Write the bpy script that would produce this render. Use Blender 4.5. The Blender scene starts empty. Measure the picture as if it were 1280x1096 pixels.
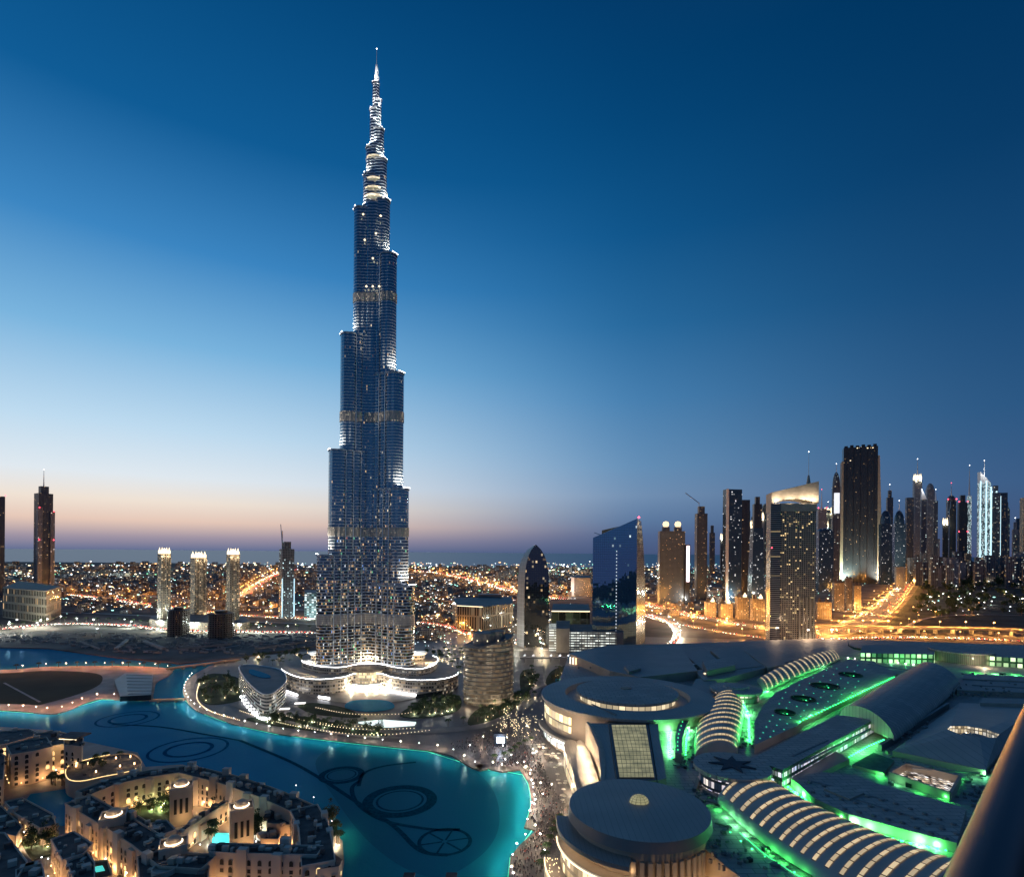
import bpy, math, random
from mathutils import Vector
R = math.radians
random.seed(7)
SC = bpy.context.scene
COL = SC.collection

# ---------------------------------------------------------------- camera, world, exposure
H = 170.0; F = 700.0; HY = 690.0; CX = 640.0; ROLL = R(0.5)
cd = bpy.data.cameras.new('camera'); cam = bpy.data.objects.new('camera', cd); COL.objects.link(cam)
cam.location = (0, 0, H)
cd.sensor_width = 36; cd.sensor_fit = 'HORIZONTAL'; cd.lens = F / 1280 * 36
cd.shift_y = (HY - 548) / 1280; cd.clip_start = 0.05; cd.clip_end = 200000
cam.rotation_mode = 'QUATERNION'
from mathutils import Matrix
cam.rotation_quaternion = (Matrix.Rotation(-ROLL, 4, 'Y') @ Matrix.Rotation(R(90), 4, 'X')).to_quaternion()
SC.camera = cam
SC.view_settings.view_transform = 'Standard'; SC.view_settings.look = 'None'
SC.view_settings.exposure = 0.0; SC.view_settings.gamma = 1
SC.render.engine = 'CYCLES'
SC.cycles.use_light_tree = True
SC.cycles.max_bounces = 5; SC.cycles.diffuse_bounces = 2; SC.cycles.glossy_bounces = 3
SC.cycles.transmission_bounces = 2; SC.cycles.transparent_max_bounces = 4
SC.cycles.sample_clamp_indirect = 3; SC.cycles.sample_clamp_direct = 0
SC.cycles.caustics_reflective = False; SC.cycles.caustics_refractive = False
SC.cycles.use_denoising = True

def lin(c):
    return tuple((v / 255 / 12.92) if v / 255 <= 0.04045 else ((v / 255 + 0.055) / 1.055) ** 2.4 for v in c) + (1,)

W = bpy.data.worlds.new('World'); SC.world = W; W.use_nodes = True
nt = W.node_tree; nt.nodes.clear()
def N(t, **k):
    n = nt.nodes.new(t)
    for a, b in k.items(): setattr(n, a, b)
    return n
def L(a, b): nt.links.new(a, b)
tc = N('ShaderNodeTexCoord'); sep = N('ShaderNodeSeparateXYZ'); L(tc.outputs['Generated'], sep.inputs[0])
def ramp(stops):
    r = N('ShaderNodeValToRGB'); e = r.color_ramp.elements
    r.color_ramp.interpolation = 'EASE' if False else 'LINEAR'
    e[0].position, e[0].color = stops[0][0], lin(stops[0][1])
    e[1].position, e[1].color = stops[-1][0], lin(stops[-1][1])
    for p, c in stops[1:-1]:
        x = e.new(p); x.color = lin(c)
    L(sep.outputs['Z'], r.inputs[0]); return r
# twilight sky: afterglow where the sun went down (left), night coming from the right
left = ramp([(0.0, (104, 114, 148)), (0.018, (160, 148, 164)), (0.042, (230, 200, 184)), (0.072, (240, 226, 212)), (0.11, (224, 233, 240)),
             (0.18, (190, 219, 240)), (0.3, (122, 180, 222)), (0.42, (60, 134, 194)), (0.55, (16, 92, 150)), (0.72, (3, 66, 116)), (0.84, (24, 62, 104)), (1, (52, 68, 98))])
mid = ramp([(0.0, (72, 90, 128)), (0.03, (84, 106, 146)), (0.057, (100, 130, 168)), (0.1, (126, 156, 190)), (0.15, (112, 156, 196)),
            (0.26, (78, 138, 188)), (0.37, (44, 114, 168)), (0.486, (18, 92, 148)), (0.6, (6, 74, 126)), (0.7, (2, 60, 108)), (0.84, (24, 60, 102)), (1, (52, 68, 98))])
right = ramp([(0.0, (70, 80, 116)), (0.04, (66, 86, 122)), (0.1, (58, 92, 134)), (0.2, (42, 86, 130)), (0.35, (22, 72, 118)),
              (0.5, (8, 58, 102)), (0.65, (0, 50, 92)), (0.84, (24, 56, 96)), (1, (52, 68, 98))])
cxy = N('ShaderNodeCombineXYZ'); L(sep.outputs['X'], cxy.inputs[0]); L(sep.outputs['Y'], cxy.inputs[1])
nrm = N('ShaderNodeVectorMath', operation='NORMALIZE'); L(cxy.outputs[0], nrm.inputs[0])
dt = N('ShaderNodeVectorMath', operation='DOT_PRODUCT'); L(nrm.outputs[0], dt.inputs[0])
dt.inputs[1].default_value = (-math.sin(R(52)), math.cos(R(52)), 0)
mr = N('ShaderNodeMapRange'); L(dt.outputs['Value'], mr.inputs[0])
mr.inputs[1].default_value = -0.15; mr.inputs[2].default_value = 0.72; mr.interpolation_type = 'SMOOTHSTEP'
mix = N('ShaderNodeMix', data_type='RGBA'); L(mr.outputs[0], mix.inputs[0]); L(right.outputs[0], mix.inputs[6]); L(mid.outputs[0], mix.inputs[7])
mr2 = N('ShaderNodeMapRange'); L(dt.outputs['Value'], mr2.inputs[0]); mr2.inputs[1].default_value = 0.40; mr2.inputs[2].default_value = 0.975; mr2.interpolation_type = 'SMOOTHSTEP'
mix1 = mix; mix = N('ShaderNodeMix', data_type='RGBA'); L(mr2.outputs[0], mix.inputs[0]); L(mix1.outputs[2], mix.inputs[6]); L(left.outputs[0], mix.inputs[7])
bg = N('ShaderNodeBackground'); L(mix.outputs[2], bg.inputs[0]); bg.inputs[1].default_value = 1.0
wo = N('ShaderNodeOutputWorld'); L(bg.outputs[0], wo.inputs[0])
W.cycles.sampling_method = 'AUTOMATIC'

# ---------------------------------------------------------------- from photograph pixels to the ground
def ray(px, py):
    u, v = px - CX, HY - py
    ca, sa = math.cos(ROLL), math.sin(ROLL)
    return (u * ca - v * sa) / F, (u * sa + v * ca) / F       # x per metre of depth, z per metre of depth
def P(px, py, z=0.0):
    a, b = ray(px, py); Y = (z - H) / b
    return Vector((a * Y, Y, z))
def PY(px, py, Y):
    a, b = ray(px, py); return Vector((a * Y, Y, H + b * Y))
def P2(px, py, z=0.0):
    p = P(px, py, z); return (p.x, p.y)

# ---------------------------------------------------------------- mesh helpers
class MB:
    def __init__(s): s.v = []; s.f = []; s.m = []; s.uv = []; s.sm = []
    def face(s, pts, m=0, uv=None, smooth=False):
        b = len(s.v); s.v += [tuple(p) for p in pts]; s.f.append(tuple(range(b, b + len(pts)))); s.m.append(m)
        s.uv.append(uv or [(p[0], p[1]) for p in pts]); s.sm.append(smooth)
    def prism(s, pts, z0, z1, m=0, mt=None, bottom=False, top=True, smooth=False, pts2=None):
        n = len(pts); pts2 = pts2 or pts
        ar = sum(pts[i][0] * pts[(i + 1) % n][1] - pts[(i + 1) % n][0] * pts[i][1] for i in range(n))
        if ar < 0: pts = pts[::-1]; pts2 = pts2[::-1]
        u = 0
        for i in range(n):
            a, b = pts[i], pts[(i + 1) % n]; a2, b2 = pts2[i], pts2[(i + 1) % n]
            d = math.hypot(b[0] - a[0], b[1] - a[1])
            s.face([(a[0], a[1], z0), (b[0], b[1], z0), (b2[0], b2[1], z1), (a2[0], a2[1], z1)], m,
                   [(u, z0), (u + d, z0), (u + d, z1), (u, z1)], smooth)
            u += d
        if top: s.face([(p[0], p[1], z1) for p in pts2], m if mt is None else mt)
        if bottom: s.face([(p[0], p[1], z0) for p in pts[::-1]], m if mt is None else mt)
    def box(s, x, y, z, sx, sy, sz, rz=0, m=0, mt=None, bottom=False):      # centre of the base
        c, sn = math.cos(rz), math.sin(rz)
        q = [(x + c * a - sn * b, y + sn * a + c * b) for a, b in ((-sx / 2, -sy / 2), (sx / 2, -sy / 2), (sx / 2, sy / 2), (-sx / 2, sy / 2))]
        s.prism(q, z, z + sz, m, mt, bottom)
    def wall(s, p0, p1, z0, z1, t, m=0, mt=None):
        dx, dy = p1[0] - p0[0], p1[1] - p0[1]; l = math.hypot(dx, dy) or 1; nx, ny = -dy / l * t / 2, dx / l * t / 2
        s.prism([(p0[0] + nx, p0[1] + ny), (p0[0] - nx, p0[1] - ny), (p1[0] - nx, p1[1] - ny), (p1[0] + nx, p1[1] + ny)], z0, z1, m, mt)
    def lathe(s, cx, cy, prof, n=24, m=0, cap=True, smooth=True):
        for (r0, z0), (r1, z1) in zip(prof, prof[1:]):
            for i in range(n):
                a, b = 2 * math.pi * i / n, 2 * math.pi * (i + 1) / n
                q = [(cx + r0 * math.cos(a), cy + r0 * math.sin(a), z0), (cx + r0 * math.cos(b), cy + r0 * math.sin(b), z0),
                     (cx + r1 * math.cos(b), cy + r1 * math.sin(b), z1), (cx + r1 * math.cos(a), cy + r1 * math.sin(a), z1)]
                if r1 < 1e-6: q = q[:3]
                if r0 < 1e-6: q = [q[0], q[2], q[3]]
                rr = max(r0, r1)
                s.face(q, m, [(a * rr, z0), (b * rr, z0), (b * rr, z1), (a * rr, z1)][:len(q)], smooth)
    def ribbon(s, path, w, z, m=0):
        P_ = offset(path, w / 2); Q = offset(path, -w / 2); u = 0
        for i in range(len(path) - 1):
            d = math.dist(path[i][:2], path[i + 1][:2])
            s.face([(*Q[i], z), (*Q[i + 1], z), (*P_[i + 1], z), (*P_[i], z)], m, [(u, 0), (u + d, 0), (u + d, w), (u, w)])
            u += d
    def tube(s, path, r, n=8, m=0, r1=None):
        ring = []; N_ = len(path)
        for i, p in enumerate(path):
            p = Vector(p); t = (Vector(path[min(i + 1, N_ - 1)]) - Vector(path[max(i - 1, 0)])).normalized()
            a = t.cross(Vector((0, 0, 1)));
            if a.length < .01: a = Vector((1, 0, 0))
            a.normalize(); b = t.cross(a)
            rr = r if r1 is None else r + (r1 - r) * i / (N_ - 1)
            ring.append([p + a * math.cos(k * 2 * math.pi / n) * rr + b * math.sin(k * 2 * math.pi / n) * rr for k in range(n)])
        for i in range(N_ - 1):
            for k in range(n):
                s.face([ring[i][k], ring[i][(k + 1) % n], ring[i + 1][(k + 1) % n], ring[i + 1][k]], m, None, True)
        s.face(ring[0][::-1], m); s.face(ring[-1], m)
    def build(s, name, mats, parent=None, **tags):
        me = bpy.data.meshes.new(name); me.from_pydata(s.v, [], s.f)
        uvl = me.uv_layers.new(name='UVMap'); d = [c for q in s.uv for p in q for c in p]; uvl.data.foreach_set('uv', d)
        for m in (mats if isinstance(mats, (list, tuple)) else [mats]): me.materials.append(m)
        me.polygons.foreach_set('material_index', s.m); me.polygons.foreach_set('use_smooth', s.sm)
        if any(s.sm):
            import bmesh
            bm = bmesh.new(); bm.from_mesh(me); bmesh.ops.remove_doubles(bm, verts=bm.verts, dist=0.0005); bm.to_mesh(me); bm.free(); me.set_sharp_from_angle(angle=R(32))
        me.update()
        o = bpy.data.objects.new(name, me); COL.objects.link(o)
        if parent is not None:
            o.parent = parent
            if parent.location.length > 0: o.matrix_parent_inverse = Matrix.Translation(-parent.location)
        if tags: tag(o, **tags)
        return o

def offset(path, d):
    out = []; n = len(path)
    for i in range(n):
        a, b = path[max(i - 1, 0)], path[min(i + 1, n - 1)]
        dx, dy = b[0] - a[0], b[1] - a[1]; l = math.hypot(dx, dy) or 1
        out.append((path[i][0] - dy / l * d, path[i][1] + dx / l * d))
    return out
def smooth_path(pts, n=6, closed=False):
    out = []; m = len(pts)
    for i in range(m if closed else m - 1):
        g = lambda k: pts[k % m] if closed else pts[min(max(k, 0), m - 1)]
        p0, p1, p2, p3 = g(i - 1), g(i), g(i + 1), g(i + 2)
        for j in range(n):
            t = j / n
            out.append(tuple(0.5 * (2 * p1[k] + (p2[k] - p0[k]) * t + (2 * p0[k] - 5 * p1[k] + 4 * p2[k] - p3[k]) * t * t + (3 * p1[k] - p0[k] - 3 * p2[k] + p3[k]) * t ** 3) for k in range(2)))
    if not closed: out.append(tuple(pts[-1][:2]))
    return out
def resample(path, step):
    out = [tuple(path[0][:2])]; acc = 0
    for a, b in zip(path, path[1:]):
        d = math.dist(a[:2], b[:2]); t = step(a) - acc if callable(step) else step - acc
        while t <= d:
            out.append((a[0] + (b[0] - a[0]) * t / d, a[1] + (b[1] - a[1]) * t / d)); t += step(a) if callable(step) else step
        acc = (d - (t - (step(a) if callable(step) else step)))
    return out
def px(pts, z=0.0): return [P2(a, b, z) for a, b in pts]
def ngon(cx, cy, r, n=48, ry=None): return [(cx + r * math.cos(2 * math.pi * i / n), cy + (ry or r) * math.sin(2 * math.pi * i / n)) for i in range(n)]
def inside(p, poly):
    c = False; n = len(poly)
    for i in range(n):
        a, b = poly[i], poly[i - 1]
        if (a[1] > p[1]) != (b[1] > p[1]) and p[0] < (b[0] - a[0]) * (p[1] - a[1]) / (b[1] - a[1]) + a[0]: c = not c
    return c
def disc_from_px(cxp, cyp, rxp, z):
    c = P(cxp, cyp, z); return c.x, c.y, rxp * c.y / F

def tag(o, label=None, cat=None, group=None, kind=None):
    if label: o['label'] = label
    if cat: o['category'] = cat
    if group: o['group'] = group
    if kind: o['kind'] = kind
    return o
def empty(name, loc, label, cat, group=None):
    o = bpy.data.objects.new(name, None); COL.objects.link(o); o.location = loc; o.empty_display_size = 1
    return tag(o, label, cat, group)
def copy_tree(o, loc, rz=0, sc=None, label=None, parent=None):
    c = o.copy(); COL.objects.link(c)
    if parent is None:
        c.location = loc; c.rotation_euler = (0, 0, rz)
        if sc: c.scale = (sc, sc, sc) if isinstance(sc, (int, float)) else sc
        if label: c['label'] = label
    else: c.parent = parent
    for ch in o.children: copy_tree(ch, None, parent=c)
    return c

# ---------------------------------------------------------------- materials
class NT:
    def __init__(s, name):
        s.mat = bpy.data.materials.new(name); s.mat.use_nodes = True; s.t = s.mat.node_tree
        s.b = s.t.nodes['Principled BSDF']
    def n(s, t, **k):
        x = s.t.nodes.new(t)
        for a, b in k.items(): setattr(x, a, b)
        return x
    def l(s, a, b): s.t.links.new(a, b)
    def math(s, op, a, b=None, c=None):
        x = s.n('ShaderNodeMath', operation=op)
        for i, v in enumerate((a, b, c)):
            if v is None: continue
            if isinstance(v, (int, float)): x.inputs[i].default_value = v
            else: s.l(v, x.inputs[i])
        return x.outputs[0]
    def mix(s, f, a, b):
        x = s.n('ShaderNodeMix', data_type='RGBA')
        for i, v in ((0, f), (6, a), (7, b)):
            if isinstance(v, (int, float)): x.inputs[i].default_value = v
            elif isinstance(v, tuple): x.inputs[i].default_value = (*v[:3], 1)
            else: s.l(v, x.inputs[i])
        return x.outputs[2]
    def noise(s, scale, detail=3, coord='Object'):
        tc = s.n('ShaderNodeTexCoord'); x = s.n('ShaderNodeTexNoise'); x.inputs['Scale'].default_value = scale
        x.inputs['Detail'].default_value = detail; s.l(tc.outputs[coord], x.inputs['Vector']); return x.outputs['Fac']
def solid(name, c, rough=0.7, metal=0.0, var=0.25, scale=0.3, spec=0.4, bump=0.0, bscale=2.0):
    t = NT(name); f = t.noise(scale, 5)
    mr = t.n('ShaderNodeMapRange'); t.l(f, mr.inputs[0]); mr.inputs[1].default_value = 0.3; mr.inputs[2].default_value = 0.7
    lo = tuple(v * (1 - var) for v in c); hi = tuple(min(1, v * (1 + var)) for v in c)
    t.l(t.mix(mr.outputs[0], lo, hi), t.b.inputs['Base Color'])
    t.b.inputs['Roughness'].default_value = rough; t.b.inputs['Metallic'].default_value = metal
    t.b.inputs['Specular IOR Level'].default_value = spec
    if bump:
        bp = t.n('ShaderNodeBump'); bp.inputs['Strength'].default_value = bump; t.l(t.noise(bscale, 3), bp.inputs['Height']); t.l(bp.outputs[0], t.b.inputs['Normal'])
    return t.mat
def panels(name, c, scale=.12, rough=.6, mort=.02, dark=.72):
    """roof sheeting laid in panels with stains"""
    t = NT(name); br = t.n('ShaderNodeTexBrick'); tcx = t.n('ShaderNodeTexCoord'); t.l(tcx.outputs['Object'], br.inputs['Vector']); br.inputs['Scale'].default_value = scale
    br.inputs['Color1'].default_value = (*[v * 1.12 for v in c], 1); br.inputs['Color2'].default_value = (*[v * .85 for v in c], 1); br.inputs['Mortar'].default_value = (*[v * .5 for v in c], 1); br.inputs['Mortar Size'].default_value = mort
    n1, n2 = t.noise(.05, 6), t.noise(.5, 4)
    mr = t.n('ShaderNodeMapRange'); t.l(n1, mr.inputs[0]); mr.inputs[1].default_value = .42; mr.inputs[2].default_value = .62
    t.l(t.mix(t.math('MULTIPLY', mr.outputs[0], .6), br.outputs['Color'], tuple(v * dark for v in c)), t.b.inputs['Base Color'])
    t.l(t.math('MULTIPLY_ADD', n2, .3, rough - .15), t.b.inputs['Roughness']); return t.mat
def glow(name, c, s=5.0, sample=False, nearby=None):
    t = NT(name); t.b.inputs['Base Color'].default_value = (*c, 1)
    t.b.inputs['Emission Color'].default_value = (*c, 1); t.b.inputs['Emission Strength'].default_value = s
    t.mat.cycles.emission_sampling = 'FRONT' if sample else 'NONE'
    return t.mat
def facade(name, wall, glass, cw=3.5, ch=3.7, ww=0.6, wh=0.55, lit=0.08, litc=(1, 0.72, 0.35), s=1.5, grough=0.12, wrough=0.6,
           gmetal=0.0, wmetal=0.0, litc2=None, var=0.2, glass_spec=0.5, zfade=None, floor_lit=0.0, tilt=0.0):
    """grid of windows in metres on the wall's own UV (u along the wall, v = height)"""
    t = NT(name); uv = t.n('ShaderNodeUVMap'); sp = t.n('ShaderNodeSeparateXYZ'); t.l(uv.outputs[0], sp.inputs[0])
    gu = t.math('DIVIDE', sp.outputs[0], cw); gv = t.math('DIVIDE', sp.outputs[1], ch)
    iu, iv = t.math('FLOOR', gu), t.math('FLOOR', gv); fu, fv = t.math('FRACT', gu), t.math('FRACT', gv)
    a = t.math('LESS_THAN', t.math('ABSOLUTE', t.math('SUBTRACT', fu, 0.5)), ww / 2)
    b = t.math('LESS_THAN', t.math('ABSOLUTE', t.math('SUBTRACT', fv, 0.5)), wh / 2)
    win = t.math('MULTIPLY', a, b)
    oi = t.n('ShaderNodeObjectInfo')
    cb = t.n('ShaderNodeCombineXYZ'); t.l(iu, cb.inputs[0]); t.l(iv, cb.inputs[1]); t.l(oi.outputs['Random'], cb.inputs[2])
    wn = t.n('ShaderNodeTexWhiteNoise', noise_dimensions='3D'); t.l(cb.outputs[0], wn.inputs['Vector'])
    sc = t.n('ShaderNodeSeparateColor'); t.l(wn.outputs['Color'], sc.inputs[0])
    thr = lit
    if zfade:   # (z0, z1, prob at z0): more lit rooms near the ground
        mr = t.n('ShaderNodeMapRange'); t.l(sp.outputs[1], mr.inputs[0]); mr.inputs[1].default_value = zfade[0]; mr.inputs[2].default_value = zfade[1]
        mr.inputs[3].default_value = zfade[2]; mr.inputs[4].default_value = lit; thr = mr.outputs[0]
    on = t.math('LESS_THAN', sc.outputs[0], thr)
    if floor_lit:
        cb2 = t.n('ShaderNodeCombineXYZ'); t.l(iv, cb2.inputs[1]); t.l(oi.outputs['Random'], cb2.inputs[2])
        w2 = t.n('ShaderNodeTexWhiteNoise', noise_dimensions='3D'); t.l(cb2.outputs[0], w2.inputs['Vector'])
        on = t.math('MAXIMUM', on, t.math('MULTIPLY', t.math('LESS_THAN', w2.outputs['Value'], floor_lit), t.math('LESS_THAN', sc.outputs[0], 0.75)))
    on = t.math('MULTIPLY', on, win)
    st = t.math('MULTIPLY', on, t.math('MULTIPLY_ADD', t.math('POWER', sc.outputs[1], 2.5 if lit < .4 else 1.2), s * 1.6, s * 0.12))
    nz = t.noise(0.08, 4); w1 = t.mix(nz, tuple(v * (1 - var) for v in wall), tuple(min(1, v * (1 + var)) for v in wall))
    t.l(t.mix(win, w1, glass), t.b.inputs['Base Color'])
    t.l(t.math('MULTIPLY_ADD', win, grough - wrough, wrough), t.b.inputs['Roughness'])
    t.l(t.math('MULTIPLY_ADD', win, gmetal - wmetal, wmetal), t.b.inputs['Metallic'])
    t.l(t.mix(sc.outputs[2], litc, litc2 or litc), t.b.inputs['Emission Color'])
    t.l(st, t.b.inputs['Emission Strength'])
    t.b.inputs['Specular IOR Level'].default_value = glass_spec
    if tilt:    # panes are never perfectly flush: every pane mirrors a slightly different bit of the city
        g = t.n('ShaderNodeNewGeometry'); v = t.n('ShaderNodeVectorMath', operation='MULTIPLY_ADD'); t.l(wn.outputs['Color'], v.inputs[0])
        v.inputs[1].default_value = (tilt,) * 3; t.l(g.outputs['Normal'], v.inputs[2])
        nn = t.n('ShaderNodeVectorMath', operation='NORMALIZE'); t.l(v.outputs[0], nn.inputs[0]); t.l(nn.outputs[0], t.b.inputs['Normal'])
    t.mat.cycles.emission_sampling = 'NONE'
    return t.mat

WARM = (1.0, 0.62, 0.28); WHITE = (0.95, 0.97, 1.0); COOL = (0.7, 0.95, 1.0); SOD = (1.0, 0.42, 0.08); GREEN = (0.03, 1.0, 0.22); CREAM = (1.0, 0.8, 0.5)
M = {}
M['asphalt'] = solid('asphalt', (0.055, 0.052, 0.05), 0.8, var=0.3, scale=0.02)
M['pale_road'] = solid('worn_road', (0.16, 0.14, 0.12), 0.75, var=0.25, scale=0.02)
M['sand'] = solid('sandy_soil', (0.15, 0.12, 0.10), 0.95, var=0.6, scale=0.012)
M['paving'] = solid('stone_paving', (0.26, 0.22, 0.19), 0.6, var=0.3, scale=0.06)
M['grass'] = solid('grass', (0.03, 0.05, 0.02), 0.95, var=0.5, scale=0.05)
M['lawn_dark'] = solid('dark_lawn', (0.025, 0.034, 0.016), 0.95, var=0.4, scale=0.02)
M['concrete'] = solid('concrete', (0.3, 0.28, 0.26), 0.8, var=0.2, scale=0.05)
M['dark'] = solid('dark_metal', (0.03, 0.035, 0.045), 0.4, metal=0.4)
M['steel'] = solid('brushed_steel', (0.45, 0.47, 0.5), 0.3, metal=0.9, var=0.1)
M['white'] = solid('white_paint', (0.75, 0.75, 0.73), 0.5, var=0.08)
M['roof'] = solid('roof_membrane', (0.20, 0.185, 0.17), 0.65, var=0.22, scale=0.05)
M['roof2'] = solid('roof_metal', (0.27, 0.25, 0.23), 0.45, metal=0.25, var=0.18, scale=0.03)
M['stone'] = solid('sandstone_cladding', (0.46, 0.36, 0.26), 0.75, var=0.15, scale=0.08)
M['render_wall'] = solid('plaster_wall', (0.5, 0.41, 0.32), 0.85, var=0.15, scale=0.15)
M['oldroof'] = solid('dark_roof_tiles', (0.12, 0.10, 0.09), 0.85, var=0.4, scale=0.2)
M['frond'] = solid('palm_leaf', (0.05, 0.085, 0.03), 0.7, var=0.4, scale=0.8)
M['leaf'] = solid('tree_leaf', (0.045, 0.07, 0.025), 0.8, var=0.5, scale=0.5)
M['bark'] = solid('bark', (0.14, 0.1, 0.07), 0.9)
M['glass_dark'] = solid('dark_glass', (0.02, 0.025, 0.03), 0.1, var=0.1, spec=0.8)
M['g_warm'] = glow('warm_light', WARM, 6); M['g_white'] = glow('white_light', WHITE, 8); M['g_cool'] = glow('cool_light', COOL, 6)
M['g_sod'] = glow('sodium_light', (1, .5, .15), 8); M['g_green'] = glow('green_light', (0.05, 1, 0.3), 4); M['g_red'] = glow('red_light', (1, .06, .1), 7)
M['g_cream'] = glow('cream_light', CREAM, 2.0); M['g_orange'] = glow('orange_light', (1, .35, .1), 5)
M['win_dark'] = M['glass_dark']; M['win_lit'] = glow('lit_window', (1, .68, .3), 1.6)

LN = {}
def light(parent, loc, color, power, kind='POINT', size=0.5, rot=None, sx=1, sy=1, cone=100, blend=0.8):
    key = (kind, color, round(power), size, sx, sy, cone)
    if key not in LN:
        l = bpy.data.lights.new('lamp_light', kind); l.color = color; l.energy = power
        if kind == 'AREA': l.shape = 'RECTANGLE'; l.size = sx; l.size_y = sy
        else: l.shadow_soft_size = size
        if kind == 'SPOT': l.spot_size = R(cone); l.spot_blend = blend
        LN[key] = l
    o = bpy.data.objects.new('light', LN[key]); COL.objects.link(o)
    if parent is not None:
        o.parent = parent; o.matrix_parent_inverse = Matrix.Translation(-Vector(parent.location)) if parent.location.length > 0 else Matrix()
    o.location = loc
    if rot: o.rotation_euler = rot
    return o
# ================================================================ THE SETTING
g = MB(); g.face([(-16000, -1500, 0), (16000, -1500, 0), (16000, 5200, 0), (9000, 6300, 0), (3000, 6150, 0), (1200, 6300, 0), (300, 6100, 0), (-900, 6500, 0), (-2500, 6350, 0), (-4200, 6900, 0), (-7000, 6800, 0), (-16000, 8000, 0)])
g.build('ground', M['sand'], kind='structure')
t = NT('sea_water'); t.b.inputs['Base Color'].default_value = (.04, .075, .15, 1); t.b.inputs['Roughness'].default_value = .35
bp = t.n('ShaderNodeBump'); bp.inputs['Strength'].default_value = .3; bp.inputs['Distance'].default_value = 30; t.l(t.noise(.002, 6), bp.inputs['Height']); t.l(bp.outputs[0], t.b.inputs['Normal'])
s = MB(); s.face([(-90000, 2000, -3), (90000, 2000, -3), (90000, 120000, -3), (-90000, 120000, -3)]); s.build('sea', t.mat, kind='structure')

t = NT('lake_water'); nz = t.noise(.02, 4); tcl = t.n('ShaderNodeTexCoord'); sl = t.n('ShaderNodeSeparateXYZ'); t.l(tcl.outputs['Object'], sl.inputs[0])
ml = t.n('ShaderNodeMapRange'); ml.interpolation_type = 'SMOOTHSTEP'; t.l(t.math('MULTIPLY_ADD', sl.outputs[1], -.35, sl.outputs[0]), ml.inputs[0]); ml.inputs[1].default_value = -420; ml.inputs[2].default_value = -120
t.l(t.mix(ml.outputs[0], t.mix(nz, (.010, .17, .28), (.016, .25, .38)), t.mix(nz, (.01, .20, .25), (.012, .32, .36))), t.b.inputs['Base Color'])   # shallow paler shelf near the plaza, with the teal shore glow mixed into the colour
bp = t.n('ShaderNodeBump'); bp.inputs['Strength'].default_value = .35; bp.inputs['Distance'].default_value = .25; t.l(t.noise(.35, 3), bp.inputs['Height']); t.l(bp.outputs[0], t.b.inputs['Normal'])
def watery(t, col):      # body colour of the lit pool under a faint mirror of lamps and sky
    d = t.n('ShaderNodeBsdfDiffuse'); g_ = t.n('ShaderNodeBsdfAnisotropic'); g_.inputs['Roughness'].default_value = .3; g_.inputs['Color'].default_value = (.35, .75, 1, 1)
    if isinstance(col, tuple): d.inputs['Color'].default_value = col
    else: t.l(col, d.inputs['Color'])
    mx = t.n('ShaderNodeMixShader'); mx.inputs[0].default_value = .05; t.l(d.outputs[0], mx.inputs[1]); t.l(g_.outputs[0], mx.inputs[2])
    b2 = t.n('ShaderNodeBump'); b2.inputs['Strength'].default_value = .5; b2.inputs['Distance'].default_value = .25; t.l(t.noise(.35, 3), b2.inputs['Height']); t.l(b2.outputs[0], g_.inputs['Normal']); t.l(b2.outputs[0], d.inputs['Normal'])
    t.l(mx.outputs[0], t.t.nodes['Material Output'].inputs['Surface'])
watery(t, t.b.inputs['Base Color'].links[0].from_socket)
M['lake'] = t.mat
t = NT('deep_pool_water'); watery(t, (.008, .17, .23, 1)); t.b.inputs['Base Color'].default_value = (.006, .13, .19, 1)
t.b.inputs['Roughness'].default_value = .2; t.b.inputs['Specular IOR Level'].default_value = .07; t.b.inputs['IOR'].default_value = 1.33; M['deep'] = t.mat
lake = px([(-140, 806), (60, 810), (150, 822), (225, 829), (300, 821), (420, 850), (620, 900), (700, 960), (720, 1060), (700, 1250), (-300, 1250), (-300, 900)])
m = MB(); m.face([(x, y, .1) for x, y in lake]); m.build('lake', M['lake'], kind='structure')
deep = smooth_path(px([(395, 950), (440, 930), (520, 934), (580, 955), (615, 985), (624, 1030), (600, 1070), (540, 1096), (470, 1060), (420, 1000)]), 8, True)
m = MB(); m.face([(x, y, .14) for x, y in deep]); m.build('lake_deep_basin', M['deep'], kind='structure')

# raised land round the lake
SHORE = px([(300, 822), (262, 832), (238, 846), (229, 860), (232, 874), (246, 888), (290, 904), (350, 917), (400, 923), (470, 931), (540, 938),
            (565, 944), (590, 959), (600, 962), (610, 960), (628, 964), (650, 961), (660, 975), (665, 1000), (660, 1020), (655, 1033), (670, 1037),
            (650, 1055), (638, 1070), (634, 1110), (640, 1180)], 1.2)
plaza_poly = SHORE + px([(1500, 1180), (1500, 812), (560, 790), (400, 812)], 1.2)
t = NT('plaza_paving'); br = t.n('ShaderNodeTexBrick'); tcx = t.n('ShaderNodeTexCoord'); t.l(tcx.outputs['Object'], br.inputs['Vector']); br.inputs['Scale'].default_value = .16
br.inputs['Color1'].default_value = (.17, .135, .115, 1); br.inputs['Color2'].default_value = (.11, .092, .082, 1); br.inputs['Mortar'].default_value = (.22, .18, .15, 1)
br.inputs['Mortar Size'].default_value = .03
t.l(t.mix(t.noise(.03, 4), br.outputs['Color'], (.10, .085, .08)), t.b.inputs['Base Color']); t.b.inputs['Roughness'].default_value = .5
M['plaza'] = t.mat
m = MB(); m.prism(plaza_poly, -1, 1.2); m.build('plaza', M['plaza'], kind='structure')
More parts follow.
